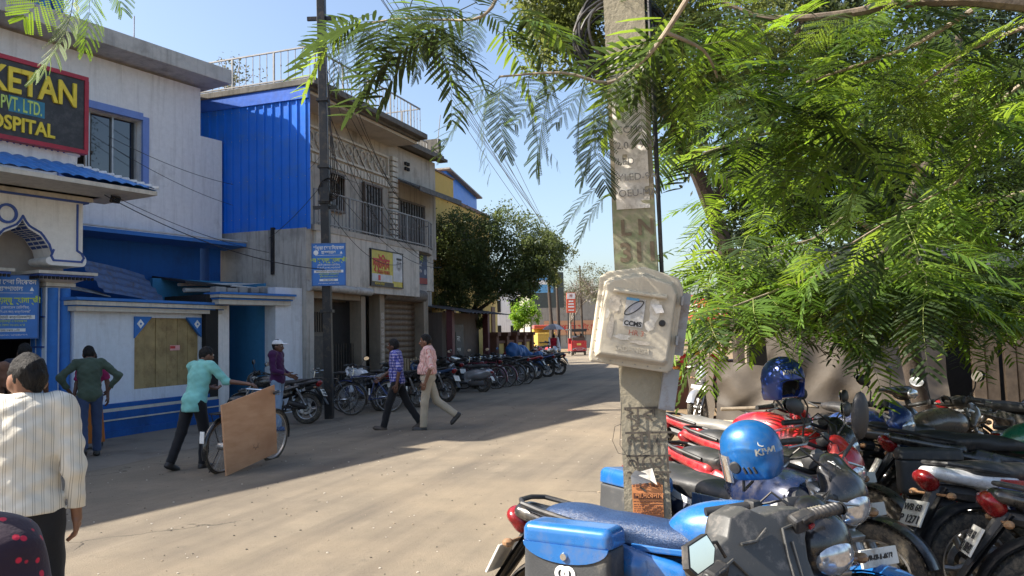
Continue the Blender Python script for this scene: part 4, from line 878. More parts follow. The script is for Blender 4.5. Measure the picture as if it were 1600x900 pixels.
def moto(label, loc, rz, paint_=P_BLACK, accent=None, lean=-7., steer=0., wheels='alloy', seat=None, visor=None, pannier=None, group='parked motorcycles', simple=False, tailp=None, fend=None, scale=1., plate=None, name='motorcycle', mirrors=True, nose=True, rubber=None, bar_dz=0.):
    """rz: heading of the front in radians; parts copied from the shared meshes"""
    o = empty(name, loc, rz, R(lean)); o.scale = (scale,) * 3; tag(o, label, 'motorcycle', group)
    accent = accent or paint_; rub = rubber
    W = W_ALLOY if wheels == 'alloy' else W_WIRE
    ST = Matrix.Translation((.43, 0, 0)) @ Matrix.Rotation(R(steer), 4, 'Z') @ Matrix.Translation((-.43, 0, 0))
    wb = put('wheel', W[0], o, Matrix.Translation((-.64, 0, .3))); put('tyre', W[1], wb, None, rub)
    wf = put('wheel', W[0], o, ST @ Matrix.Translation((.68, 0, .3))); put('tyre', W[1], wf, None, rub)
    A = lambda nm, k, m=None, par=o, X=None: put(nm, K[k], par, X, m)
    A('fuel_tank', 'tank', paint_); A('seat', 'seat', seat); A('side_panel', 'side_panel', accent); put('side_panel', K['side_panel'], o, Matrix.Diagonal((1, -1, 1, 1)), accent)
    A('tail_cowl', 'tail_cowl', tailp or paint_); A('tail_light', 'tail_light'); A('rear_fender', 'rear_fender', None, o, Matrix.Translation((-.64, 0, .3))); A('mud_flap', 'mud_flap'); A('engine', 'engine'); A('frame', 'frame'); A('exhaust', 'exhaust')
    A('fork', 'fork', None, o, ST); A('front_fender', 'front_fender', fend or paint_, o, ST @ Matrix.Translation((.68, 0, .3))); ST = Matrix.Translation((0, 0, bar_dz)) @ ST; hb = A('handlebar', 'handlebar', None, o, ST)
    for s in 'lr':
        A('grip', 'grip_' + s, None, hb); A('shock_absorber', 'shock_' + s)
        if not simple: A('lever', 'lever_' + s, None, hb); A('foot_peg', 'peg_' + s); A('indicator', 'ind_f' + s, None, o, ST); A('indicator', 'ind_b' + s)
        if mirrors and not (simple and s == 'l'): mm = A('mirror', 'mirror_' + s, None, o, ST); A('mirror_glass', 'mirror_glass_' + s, None, mm)
    if nose: A('headlight_cowl', 'visor', visor or paint_, o, ST); A('headlight', 'headlight', None, o, ST)
    if nose: A('instrument_cluster', 'instrument', None, o, ST)
    if not simple:
        A('cylinder_fins', 'fins'); A('control_cable', 'cable_a', None, o, ST); A('control_cable', 'cable_b', None, o, ST); A('brake_hose', 'cable_c', None, o, ST); A('side_stand', 'stand'); A('chain_cover', 'chain_cover'); A('front_plate', 'front_plate', None, o, ST)
    A('grab_rail', 'grab_rail'); rp = A('rear_plate', 'rear_plate')
    if plate:
        text('plate_text', plate[0], .055, (-.974, .0, .617), BLACK_T, rp, rot=(math.pi / 2 - .5, 0, -math.pi / 2), ext=.001, align='CENTER', offset=.001); text('plate_text', plate[1], .065, (-1.004, 0, .552), BLACK_T, rp, rot=(math.pi / 2 - .5, 0, -math.pi / 2), ext=.001, align='CENTER', offset=.001)
    for (s, lidm, px) in (pannier or ()):
        X = Matrix.Translation((px, s * .25, .60 if lidm is None else .68)); b = put('pannier', K['pannier'], o, X)
        put('pannier_lid', K['pannier_lid'], b, None, lidm or BOXM); 
        c = MB(); c.box((0, -.07 * s, 0), (.3, .05, .03)); c.build('bracket', BLACKM, b)
    return o
# scooter
def scooter_meshes():
    g = K
    g['s_body'] = blob('rear_body', [('e', (-.42, 0, .52), (.36, .17, .17)), ('e', (-.7, 0, .58), (.18, .12, .11)), ('b', (-.15, 0, .42), (.12, .13, .17), .05), ('c', (-.2, .12, .45), (-.75, .1, .6), .06, .05), ('c', (-.2, -.12, .45), (-.75, -.1, .6), .06, .05)], .013, P_SILV, .05)
    g['s_floor'] = blob('floorboard', [('b', (.12, 0, .27), (.28, .17, .035), .03), ('b', (.36, 0, .5), (.035, .19, .26), .03, (0, -.25, 0))], .013, BLKPL, .05)
    g['s_apron'] = blob('front_apron', [('e', (.44, 0, .58), (.10, .21, .28), (0, -.25, 0)), ('e', (.5, 0, .5), (.10, .12, .16))], .012, P_SILV, .04, cuts=[((.395, 0, .6), (-1, 0, -.25))])
    g['s_seat'] = blob('seat', [('e', (-.25, 0, .73), (.25, .14, .06)), ('e', (-.55, 0, .76), (.25, .13, .06))], .012, SEATM, .06, cuts=[((0, 0, .69), (0, 0, -1))])
    g['s_cowl'] = blob('handlebar_cowl', [('e', (.36, 0, .97), (.10, .16, .08), (0, -.3, 0)), ('c', (.34, -.1, .98), (.3, -.28, .99), .05, .03), ('c', (.34, .1, .98), (.3, .28, .99), .05, .03)], .011, P_SILV, .04)
    g['s_light'] = blob('headlight', [('e', (.45, 0, .97), (.04, .10, .055))], .009, LENS)
    for s in (-1, 1):
        m = MB(); m.tube([(.31, s * .26, .99), (.27, s * .40, .98)], .018, 10); g['s_grip%d' % s] = m.mesh('grip', BLKPL, True)
        m = MB(); m.tube([(.32, s * .22, 1.0), (.33, s * .24, 1.15), (.33, s * .25, 1.17)], .006, 6); m.ell((.33, s * .27, 1.19), (.02, .07, .045), 0, 12); g['s_mir%d' % s] = m.mesh('mirror', BLKPL, True)
    m = MB(); m.tube([(.40, 0, .9), (.62, 0, .25)], .03, 8); m.tube([(.60, -.08, .22), (.60, .08, .22)], .015, 6); g['s_fork'] = m.mesh('fork', BLACKM, True)
    g['s_fend'] = fender('front_fender', .265, R(15), R(175), .07, P_SILV); g['s_tail'] = blob('tail_light', [('e', (-.86, 0, .58), (.05, .09, .04))], .009, LENS_R)
    m = MB(); m.tube([(-.2, -.17, .25), (-.8, -.19, .33)], [.04, .055], 10); m.box((-.45, .12, .26), (.5, .1, .14), bev=.03); g['s_eng'] = m.mesh('engine', ENG, True)
    m = MB(); m.tube([(-.75, .1, .74), (-.92, .09, .78), (-.92, -.09, .78), (-.75, -.1, .74)], .013, 8); g['s_rail'] = m.mesh('grab_rail', BLKPL, True)
scooter_meshes()
def scooter(label, loc, rz, p=P_SILV, lean=-6., steer=0., group='parked scooters', cowl=None):
    o = empty('scooter', loc, rz, R(lean)); tag(o, label, 'scooter', group); ST = Matrix.Translation((.4, 0, 0)) @ Matrix.Rotation(R(steer), 4, 'Z') @ Matrix.Translation((-.4, 0, 0))
    for X in (Matrix.Translation((-.6, 0, .225)), ST @ Matrix.Translation((.62, 0, .225))): w = put('wheel', W_SCOOT[0], o, X); put('tyre', W_SCOOT[1], w)
    for nm, k, m, X in (('rear_body', 's_body', p, None), ('floorboard', 's_floor', None, None), ('front_apron', 's_apron', p, None), ('seat', 's_seat', None, None), ('handlebar_cowl', 's_cowl', cowl or p, ST), ('headlight', 's_light', None, ST), ('grip', 's_grip1', None, ST), ('grip', 's_grip-1', None, ST), ('mirror', 's_mir1', None, ST), ('mirror', 's_mir-1', None, ST), ('fork', 's_fork', None, ST), ('front_fender', 's_fend', p, ST @ Matrix.Translation((.62, 0, .225))), ('tail_light', 's_tail', None, None), ('engine', 's_eng', None, None), ('grab_rail', 's_rail', None, None)): put(nm, K[k], o, X, m)
    put('rear_plate', K['rear_plate'], o, Matrix.Translation((.08, 0, -.2))); return o
# bicycle
W_CYC = wheel_meshes(.345, .020, 36, True)
def bicycle_meshes():
    g = K; m = MB(); bb = (-.06, 0, .28); st_ = (-.2, 0, .78); hd = (.36, 0, .80); hl = (.40, 0, .66)
    m.tube([bb, st_], .016, 8); m.tube([st_, hd], .014, 8); m.tube([bb, hl], .017, 8); m.tube([hd, hl, (.43, 0, .6)], .018, 8)
    for s in (-1, 1): m.tube([bb, (-.52, s * .055, .345)], .011, 6); m.tube([(-.19, s * .02, .75), (-.52, s * .055, .345)], .009, 6); m.tube([(.42, s * .045, .64), (.50, s * .05, .345)], .012, 6)
    m.tube([st_, (-.22, 0, .86)], .012, 6); g['c_frame'] = m.mesh('frame', P_BLACK, True)
    m = MB(); m.tube([(.35, 0, .8), (.33, 0, .95)], .013, 8); m.tube([(.12, -.27, .96), (.25, -.26, .98), (.33, -.12, .97), (.33, .12, .97), (.25, .26, .98), (.12, .27, .96)], .011, 8); m.tube([(.34, -.2, .93), (.38, 0, .9), (.34, .2, .93)], .006, 6); g['c_bar'] = m.mesh('handlebar', CHROME, True)
    m = MB()
    for s in (-1, 1): m.tube([(.22, s * .262, .977), (.10, s * .272, .958)], .017, 8)
    g['c_grip'] = m.mesh('grips', BLKPL, True)
    g['c_saddle'] = blob('saddle', [('e', (-.29, 0, .90), (.10, .10, .04)), ('e', (-.16, 0, .895), (.13, .04, .03))], .010, SEATM, .05)
    m = MB(); m.box((-.55, 0, .755), (.38, .12, .012)); 
    for s in (-1, 1): m.tube([(-.7, s * .06, .75), (-.53, s * .06, .36)], .006, 5); m.tube([(-.36, s * .06, .76), (-.74, s * .06, .76)], .007, 5)
    g['c_rack'] = m.mesh('carrier', BLACKM, True)
    g['c_fend'] = fender('fender', .372, R(20), R(200), .028, P_BLACK, .012); g['c_fend2'] = fender('fender', .372, R(-10), R(150), .028, P_BLACK, .012)
    m = MB(); m.lathe([(.07, -.004), (.095, -.004), (.095, .004), (.07, .004)], bb, 'Y', 24, closed=True); m.tube([bb, (bb[0] + .12, -.08, bb[2] - .12)], .008, 6); m.tube([bb, (bb[0] - .12, .08, bb[2] + .12)], .008, 6); m.box((bb[0] + .12, -.13, bb[2] - .12), (.08, .09, .02)); m.box((bb[0] - .12, .13, bb[2] + .12), (.08, .09, .02))
    m.box((-.28, -.045, .33), (.44, .012, .05), bev=.005); g['c_crank'] = m.mesh('crank', CHROME, True)
    m = MB(); m.tube([(-.5, .06, .33), (-.58, .15, .01)], .008, 6); m.tube([(-.5, -.06, .33), (-.58, -.15, .01)], .008, 6); g['c_stand'] = m.mesh('stand', BLACKM, True)
    m = MB(); m.box((-.925, 0, .50), (.012, .06, .14), bev=.004); g['c_flap'] = m.mesh('reflector_flap', WHITE_T)
bicycle_meshes()
def bicycle(label, loc, rz, p=P_BLACK, lean=-4., steer=0., group='parked bicycles', flap=True):
    o = empty('bicycle', loc, rz, R(lean)); tag(o, label, 'bicycle', group); ST = Matrix.Translation((.4, 0, 0)) @ Matrix.Rotation(R(steer), 4, 'Z') @ Matrix.Translation((-.4, 0, 0))
    for X in (Matrix.Translation((-.53, 0, .345)), ST @ Matrix.Translation((.52, 0, .345))): w = put('wheel', W_CYC[0], o, X); put('tyre', W_CYC[1], w)
    for nm, k, m, X in (('frame', 'c_frame', p, None), ('handlebar', 'c_bar', None, ST), ('grips', 'c_grip', None, ST), ('saddle', 'c_saddle', None, None), ('carrier', 'c_rack', None, None), ('fender', 'c_fend', p, Matrix.Translation((-.53, 0, .345))), ('fender', 'c_fend2', p, ST @ Matrix.Translation((.52, 0, .345))), ('crank', 'c_crank', None, None), ('stand', 'c_stand', None, None)): put(nm, K[k], o, X, m)
    if flap: put('reflector_flap', K['c_flap'], o)
    return o
def hd(x, y): return math.atan2(y, x)

# ------------------------------------------------------------------ motorcycles parked on the right
SEAT_BLUE = None
def seatcover():
    m, n, l, b = nt('blue_seat_cover'); v = coords(n, l)
    wv = n.new('ShaderNodeTexWave'); wv.inputs['Scale'].default_value = 26; wv.inputs['Distortion'].default_value = 22; wv.inputs['Detail'].default_value = 3; wv.inputs['Detail Scale'].default_value = 2.2; l.new(v, wv.inputs['Vector'])
    c = mixrgb(n, l, ramp(n, l, wv.outputs['Fac'], .3, .7), (.012, .03, .085), (.03, .065, .15)); l.new(c, b.inputs['Base Color']); b.inputs['Roughness'].default_value = .42
    bump(n, l, b, wv.outputs['Fac'], .35, .004); return m
SEAT_BLUE = seatcover()
ra = hd(.86, -.5)
bA = moto('bright blue motorcycle with patterned blue seat and rear pannier, nearest the camera', (.75, 3.375, 0), ra, P_BLUE, lean=-3, steer=-32, seat=SEAT_BLUE, pannier=[(-1, P_BLUE, -.47)], group='parked motorcycles on the right', mirrors=False, tailp=P_BLACK, bar_dz=-.05, fend=P_BLUE, visor=P_BLACK)
# pannier badge and lock
for c in bA.children:
    if c.name.startswith('pannier'):
        b = MB()
        for x in (-.012, .016): b.lathe([(.017, 0), (.025, -.002), (.033, 0)], (x, -.089, -.035), 'Y', 20)
        b.build('badge', WHITE_T, c, smooth=True); b = MB(); b.lathe([(0, -.01), (.014, -.01), (.017, 0)], (0, -.093, .035), 'Y', 16); b.build('lock', CHROME, c, smooth=True)
        b = MB(); b.prism([(.195 * math.cos(q), .08 - .075 * math.sin(q)) for q in np.linspace(0, math.pi, 16)], -.092, -.080); b.build('lid_flap', P_BLUE, c)
# grey handlebar cowl of the near bike
def cowl():
    out = [(-.25, .955), (-.24, .995), (-.17, 1.02), (-.09, 1.03), (-.04, 1.075), (.04, 1.075), (.09, 1.03), (.17, 1.02), (.24, .995), (.25, .955), (.20, .915), (.165, .86), (.135, .74), (.09, .69), (-.09, .69), (-.135, .74), (-.165, .86), (-.20, .915)]
    c = MB(); n = len(out); lay = []
    for x, k, dz in ((.262, .90, .0), (.272, .985, .0), (.30, 1.0, .0), (.37, .96, .0), (.40, .84, .0)):
        lay.append([(x + (z - .87) * .42, y * k, .87 + (z - .87) * k) for y, z in out])
    for q in lay: c.v += q
    for i in range(len(lay) - 1):
        for j in range(n): c.f.append((i * n + j, i * n + (j + 1) % n, (i + 1) * n + (j + 1) % n, (i + 1) * n + j)); c.m.append(0)
    c.f += [tuple(range(n)), tuple(range((len(lay) - 1) * n, len(lay) * n))[::-1]]; c.m += [0, 0]
    return c.mesh('handlebar_cowl', GREYPL, True)
bS = scooter('dark grey scooter in the foreground, handlebar cowl and mirror showing', (1.22, 2.74, -.03), hd(-.5, .866), P_DKBLUE, lean=-16., steer=0, group='grey scooters', cowl=GREYPL)
for c in list(bS.children):
    if c.name.split('.')[0] in ('handlebar_cowl', 'mirror', 'grip'): bpy.data.objects.remove(c)
STA = Matrix.Translation((-.04, 0.0, -.09)) @ Matrix.Scale(1.08, 4)
cw_ = put('handlebar_cowl', cowl(), bS, STA); md = cw_.modifiers.new('b', 'BEVEL'); md.width = .008; md.segments = 3; md.limit_method = 'ANGLE'; md.angle_limit = R(22)
for s_ in (-1, 1):
    m = MB(); m.tube([(.315, s_ * .19, .97), (.30, s_ * .23, .972), (.262, s_ * .36, .955)], [.021, .0195, .019], 12)
    for i in range(8): t = i / 7; m.lathe([(.019, -.004), (.0225, 0), (.019, .004)], axis='Y', n=12, M=Matrix.Translation((.297 - .03 * t, s_ * (.245 + .10 * t), .970 - .012 * t)))
    m.lathe([(0, 0), (.021, 0), (.023, -.012 * s_)], (.258, s_ * .368, .954), 'Y', 14); m.build('grip', BLKPL, cw_, smooth=True)
m = MB(); m.tube([(.33, .19, .955), (.37, .23, .95), (.35, .34, .93)], [.007, .007, .008], 8); m.build('brake_lever', STEEL, cw_, smooth=True)
def rib(pts, r=.006):   # raised edges of the moulded panels on the rider's face
    m = MB(); m.tube([(.260 + (z - .87) * .42, y, z) for y, z in pts], r, 6); m.build('moulded_rib', GREYPL, cw_, smooth=True)
rib([(-.20, .965), (-.12, .975), (-.085, .90), (-.05, .80), (.05, .80), (.085, .90), (.12, .975), (.20, .965)]); rib([(-.13, .93), (-.095, .83), (-.06, .745), (.06, .745), (.095, .83), (.13, .93)]); rib([(-.06, 1.0), (0, .985), (.06, 1.0)], .005)
m = MB(); m.prism([(-.055, .87), (.055, .87), (.03, .955), (-.03, .955)], -.004, .004, 0, Matrix(((.42, 1, 0, .258 - .87 * .0), (1, 0, 0, 0), (0, 0, 1, 0), (0, 0, 0, 1))) @ Matrix.Identity(4)) if False else None
for s in (-1, 1):
    m = MB(); m.box((.30, s * .205, .965), (.05, .085, .065), rot=(0, -.4, s * .2), bev=.012); m.box((.272, s * .20, .978), (.012, .03, .018), rot=(0, -.4, 0), bev=.003); m.box((.268, s * .215, .95), (.012, .022, .016), 1, rot=(0, -.4, 0), bev=.003); m.build('switch_box', [BLKPL, LENS_R], cw_)
m = MB(); m.tube([(.34, -.20, .955), (.385, -.24, .95), (.36, -.38, .925)], [.011, .012, .012], 8)
for i in range(12): t = i / 11; m.lathe([(.010, -.005), (.0155, 0), (.010, .005)], axis='Y', n=10, M=Matrix.Translation((.385 - .025 * t, -.245 - .13 * t, .95 - .024 * t)))
m.build('clutch_lever_sleeve', mat('khaki_sleeve', (.12, .11, .08), .7), cw_)
m = MB(); m.tube([(.32, -.2, 1.0), (.34, -.25, 1.02), (.24, -.30, 1.03)], .006, 6); m.box((0, 0, 0), (.022, .15, .095), bev=.01); n8 = None
mm = MB(); mm.tube([(.30, .15, 1.0), (.30, .17, 1.06), (.29, .215, 1.075)], .006, 6); mir = mm.build('mirror_stem', BLACKM, cw_)
mm = MB(); poly = [(-.075, -.02), (-.05, -.05), (.045, -.045), (.075, -.005), (.055, .045), (-.05, .04)]; X = Matrix.Translation((.27, .275, 1.075)) @ Euler((0.15, .2, .25)).to_matrix().to_4x4() @ Matrix.Rotation(-math.pi / 2, 4, 'Z')
mm.prism(poly, -.012, .012, 0, X); mm.build('mirror', BLKPL, cw_)
mm = MB(); mm.prism([(a * .9, b * .9) for a, b in poly], .0125, .014, 0, X); mm.prism([(a * .9, b * .9) for a, b in poly], -.014, -.0125, 0, X); mm.build('mirror_glass', MIRG, cw_)
m = MB(); m.box((-.02, 0, .735), (.5, .23, .03), bev=.01); m.build('side_trim', P_BLUE, bA)
rc = hd(.5, -.866); P_INK = paint('bike_ink', (.010, .02, .065))
bC = moto('navy and white motorcycle with blue tail box, helmet on its bar, behind concrete pole', (1.09, 3.96, 0), rc, P_INK, accent=P_INK, lean=-5, steer=6, pannier=[(-1, P_BLUE, -.54)], group='parked motorcycles on the right', tailp=P_BLUE, visor=P_BLACK, fend=P_BLUE, scale=1.05, mirrors=False)
m = MB()
for s in (-1, 1):
    for (x0, z0, x1, z1, x2, z2, wd) in ((.30, .80, .0, .70, -.42, .77, .018), (.28, .76, -.02, .665, -.38, .73, .008)):
        pts = [(x0, z0), ((x0 + x1) / 2, (z0 + z1) / 2 - .012), (x1, z1), ((x1 + x2) / 2, (z1 + z2) / 2 - .02), (x2, z2)]
        m.add([(x, s * (.152 if x > -.05 else .15), z + d) for x, z in pts for d in (-wd, wd)], [(2 * i, 2 * i + 1, 2 * i + 3, 2 * i + 2) for i in range(4)])
m.build('white_stripe', WHITE_T, bC, fixn=False)
m = MB(); m.box((.02, -.148, .72), (.5, .012, .12), bev=.005); m.box((.02, .148, .72), (.5, .012, .12), bev=.005); m.build('tank_shroud', P_DKBLUE, bC)
mb = MB(); X = Matrix.Translation((.30, -.36, 1.10)) @ Euler((.2, .2, .5)).to_matrix().to_4x4(); mb.ell((0, 0, 0), (.03, .10, .052), 0, 14, X); mb.tube([(.33, -.2, 1.0), (.31, -.28, 1.08)], .008, 6); mb.build('mirror', P_NAVY, bC, smooth=True)
mb = MB(); mb.tube([X @ Vector((-.031, -.05, 0)), X @ Vector((-.034, -.02, .02)), X @ Vector((-.034, .0, -.012)), X @ Vector((-.034, .03, .018)), X @ Vector((-.031, .06, .0))], .004, 5); mb.build('mirror_scribble', RED_T, bC)
mb = MB(); mb.ell((.36, .3, 1.20), (.03, .05, .11), 0, 14); mb.tube([(.34, .2, 1.0), (.36, .27, 1.10)], .008, 6); mb.build('mirror', BLKPL, bC, smooth=True)
text('bike_lettering', 'Sandi', .075, (.515, -.01, .975), WHITE_T, bC, rot=(0.15, -.62 + 1.2, R(90)), ext=.001, shear=.35, align='CENTER')
fp = empty('x'); bpy.data.objects.remove(fp)
PT = [c for c in bC.children if c.name.startswith('front_plate')][0]
text('plate_text', 'WB·68·A·4613', .042, (.667, -.115, .645), BLACK_T, PT, rot=(math.pi / 2, 0, math.pi / 2), ext=.001, offset=.001, sx=.8)
bag = blob('plastic_bag', [('e', (0, 0, 0), (.05, .045, .05)), ('e', (.03, .02, -.05), (.045, .04, .05)), ('c', (0, 0, .03), (-.02, .01, .09), .03, .012)], .008, mat('red_plastic', (.55, .06, .045), .4), .03, disp=lambda X, Y, Z: .004 * np.sin(X * 130 + Y * 90) * np.sin(Z * 110 + X * 60))
o = put('plastic_bag', bag, None, bC.matrix_basis @ Matrix.Translation((.34, .17, .97))); tag(o, 'crumpled red plastic bag tied on the black mirror stem', 'bag')

moto('red motorcycle with wire wheels and red tank under the upper blue helmet', (1.85, 5.83, 0), hd(.6, -.8), P_RED, lean=-6, steer=4, group='parked motorcycles on the right', wheels='wire', visor=P_BLACK, fend=P_BLACK)
moto('dusty red motorcycle with long grey seat behind the red one', (1.95, 6.95, 0), hd(.65, -.76), P_RED, accent=P_BROWN, lean=-6, steer=12, group='parked motorcycles on the right', seat=mat('grey_seat', (.17, .165, .155), .5, dirt=(.25, .22, .18)), fend=P_RED)
moto('red and black motorcycle squeezed between the navy one and the red one', (1.5, 4.92, 0), hd(.56, -.83), P_BLACK, accent=P_RED, lean=-6, steer=8, group='parked motorcycles on the right', tailp=P_RED, visor=P_RED, fend=P_BLACK)
moto('dark blue motorcycle wedged behind the leather box', (2.75, 6.9, 0), hd(.75, -.66), P_NAVY, accent=P_BLACK, lean=-6, steer=-10, simple=True, group='parked motorcycles on the right')
bG = moto('black motorcycle with leather box and red and white taped wheel', (3.58, 5.66, 0), hd(.97, -.25), P_GREEN, accent=P_BLACK, lean=-6, group='parked motorcycles on the right', pannier=[(-1, None, -.66)], tailp=P_BLACK, rubber=RUBD, scale=1.02)
m = MB()
for i in range(32):
    a0, a1 = 2 * math.pi * i / 32, 2 * math.pi * (i + 1) / 32
    m.add([(r_ * math.cos(a), -.034, r_ * math.sin(a)) for a in (a0, a1) for r_ in (.203, .219)], [(0, 1, 3, 2)], i % 2)
put('rim_tape', m.mesh('rim_tape', [RED_T, WHITE_T], fixn=False), bG, Matrix.Translation((-.64, 0, .3)))
bH = moto('blue and red motorcycle with white tail fairing in front of the leather box', (3.2, 4.63, 0), hd(.985, .12), P_NAVY, accent=P_NAVY, lean=-6, group='parked motorcycles on the right', tailp=P_WHITE, plate=('WB 68', 'P 1271'))
m = MB(); m.box((-.3, -.135, .735), (.42, .02, .04), rot=(0, .1, 0), bev=.006); m.build('red_side_trim', P_RED, bH)
moto('black motorcycle cut off by the bottom right corner, red tail light showing', (3.12, 3.62, 0), hd(.93, -.30), P_BLACK, lean=-6, group='parked motorcycles on the right', accent=P_BLACK, plate=('WB 68', 'Q 8842'))
moto('bronze tanked motorcycle with chrome trim parked by the thin tree trunk', (3.5, 6.75, 0), hd(.93, .35), P_BROWN, accent=P_DKBLUE, lean=-7, group='parked motorcycles on the right')
moto('silver and white motorcycle at the right edge beside the bronze one', (4.5, 6.1, 0), hd(.96, .12), P_SILV, accent=P_WHITE, lean=-6, group='parked motorcycles on the right')
scooter('dark scooter in the deep shade under the trees', (3.75, 8.5, 0), hd(.35, -.93), P_BLACK, steer=20, group='dark scooters')
moto('black motorcycle half hidden in the shade at the far right', (5.3, 8.2, 0), hd(.8, -.6), P_BLACK, lean=-6, simple=True, group='parked motorcycles on the right')
moto('silver fronted motorcycle facing the camera just right of the pole', (3.42, 14.6, 0), hd(-.35, -.93), P_BLACK, visor=P_SILV, fend=P_SILV, lean=-6, steer=-15, group='motorcycles at the stall')
moto('red motorcycle behind the silver one near the tarpaulin', (4.15, 15.6, 0), hd(-.1, -1), P_RED, lean=-6, simple=True, group='motorcycles at the stall')

# helmets
HELB = mat('helmet_blue', (.008, .11, .33), .36, .3, var=.2, scale=9, coat=.4, dirt=(.05, .13, .25), dirt_amt=.4); HELD = mat('helmet_dark_blue', (.012, .045, .26), .35, .25, var=.08, coat=.5)
def helmet(label, M, m, visor):
    o = empty('helmet'); o.matrix_basis = M; tag(o, label, 'helmet')
    V, F = sdf([('e', (0, 0, .03), (.145, .12, .125)), ('e', (-.01, 0, -.03), (.135, .118, .12)), ('b', (-.02, 0, -.08), (.10, .10, .05), .04)], .008, .03, sub=[('e', (-.01, 0, -.03), (.112, .095, .115)), ('b', (.13, 0, -.07), (.09, .082, .075), .03), ('b', (0, 0, -.17), (.2, .2, .06), .01)], disp=lambda X, Y, Z: -.004 * np.exp(-((Z - .02 + .25 * X * 0 - .03 * np.cos(X * 14)) / .006) ** 2))
    put('shell', raw('shell', V, F, m), o)
    put('lining', blob('lining', [('e', (-.01, 0, -.02), (.116, .099, .105))], .01, BLKPL, sub=[('e', (-.0, 0, -.04), (.10, .084, .10)), ('b', (0, 0, -.16), (.2, .2, .06), .01), ('b', (.12, 0, -.07), (.08, .08, .07), .02)]), o)
    s = MB(); s.tube([(0.02, .1, -.09), (.05, .06, -.17), (.05, -.06, -.17), (.02, -.1, -.09)], .008, 6); s.build('chin_strap', BLKPL, o)
    if visor:
        q = MB(); q.grid(lambda u, v: (.005 + .150 * math.cos((u - .5) * 2.3), .128 * math.sin((u - .5) * 2.3), .015 - .13 * v), 14, 6)
        vm, n, l, b = nt('clear_visor'); b.inputs['Base Color'].default_value = (.8, .8, .76, 1); b.inputs['Transmission Weight'].default_value = .95; b.inputs['Roughness'].default_value = .1
        q.build('visor', vm, o, smooth='all', fixn=False)
        for sy in (-1, 1): q = MB(); q.lathe([(0, sy * .012), (.024, sy * .010), (.03, 0)], (.045, sy * .116, -.04), 'Y', 16); q.build('pivot', BLKPL, o, smooth=True)
        for i in range(3): q = MB(); q.box((.0 - i * .024, .119 - i * .002, -.055), (.010, .012, .035), rot=(0, .3, 0), bev=.003); q.build('vent_slot', BLKPL, o)
    return o
def wrap_text(o, s, size, cx, cz, m, r=.124, ang0=-math.pi / 2):
    t = text('lettering', s, size, (0, 0, 0), m, o, rot=(0, 0, 0), align='CENTER', ext=.0005, offset=.0015); me = t.data
    for v in me.vertices:
        x, z = v.co.x + cx, v.co.y + cz; a = ang0 + x / r; k = math.sqrt(max(.05, 1 - ((z - .02) / .135) ** 2)); v.co = (.151 * k * math.cos(a), .126 * k * math.sin(a), z)
    t.matrix_basis = Matrix(); return t
h1 = helmet('metallic blue helmet with visor hanging on the near handlebar', Matrix.Translation((1.02, 3.50, 1.12)) @ Euler((R(-10), R(6), R(143)), 'XYZ').to_matrix().to_4x4() @ Matrix.Scale(.90, 4), HELB, True)
SILT = mat('silver_print', (.6, .58, .5), .4)
wrap_text(h1, 'KIWI', .042, 0, .012, SILT, ang0=math.pi / 2 + .80); 
q = MB(); q.lathe([(.009, 0), (.017, .003), (.019, 0)], axis='Y', n=18, M=Matrix.Translation((-.09, .082, .064)) @ Euler((.45, 0, .80)).to_matrix().to_4x4()); q.build('badge', SILT, h1, smooth=True)
h2 = helmet('dark blue open helmet perched on the red motorcycle mirror', Matrix.Translation((1.79, 5.35, 1.30)) @ Euler((R(4), R(-4), R(-70))).to_matrix().to_4x4() @ Matrix.Scale(1.06, 4), HELD, False)
wrap_text(h2, 'KIWI', .036, -.05, .045, SILT, ang0=0.0)

# ------------------------------------------------------------------ left side: bicycles, motorcycles, scooter rows
GL = 'two wheelers parked along the left side'
moto('black motorcycle beside the man in the white cap', (-4.65, 15.62, 0), hd(-1, .12), P_BLACK, lean=6, wheels='alloy', group=GL, plate=('WB68', 'V 9087'), mirrors=True)
bicycle('black bicycle with chrome wheels leaning by the black pole', (-3.98, 17.15, 0), hd(-.98, .2), P_BLACK, lean=6, group='bicycles by the pole')
bicycle('dark blue bicycle with white reflector flap beside the checked shirt man', (-3.25, 17.65, 0), hd(-.97, .22), P_NAVY, lean=6, group='bicycles by the pole')
moto('motorcycle with white tank behind the two bicycles', (-3.5, 18.35, 0), hd(-.75, .65), P_WHITE, accent=P_BLACK, lean=6, simple=True, group=GL)
moto('black motorcycle behind the checked shirt man', (-2.75, 18.9, 0), hd(-.8, .6), P_BLACK, lean=6, simple=True, group=GL)
moto('grey motorcycle behind the man in the pink striped shirt', (-2.2, 20.2, 0), hd(-.8, .6), P_DKBLUE, accent=P_SILV, lean=6, simple=True, group=GL)
scooter('silver and black scooter parked at the shade edge', (-1.45, 23.2, 0), hd(-.93, .35), P_SILV, lean=6, group='silver scooters')
PBIKE = paint('maroon_cycle', (.16, .02, .05))
for i, lb in enumerate(('maroon bicycle nearest the silver scooter in the bicycle row', 'second maroon bicycle in the row after the scooter', 'third bicycle in the row after the scooter', 'last bicycle of the row before the covered motorcycles')):
    bicycle(lb, (-1.05 + i * .3, 24.4 + i * .62, 0), hd(-.93, .3), (PBIKE, PBIKE, P_BLACK, P_BLACK)[i], lean=5, group='bicycle row', flap=i > 1)
for i, (lb, pc) in enumerate((('black motorcycle first after the bicycle row', P_BLACK), ('maroon tailed motorcycle in the middle of the left row', P_RED), ('dark motorcycle beside the blue tarpaulin', P_NAVY), ('black motorcycle at the end of the left row', P_BLACK))):
    moto(lb, (-.35 + i * .5, 27.6 + i * 1.35, 0), hd(-.95, .25), pc, accent=P_BLACK, lean=5, simple=True, group=GL)
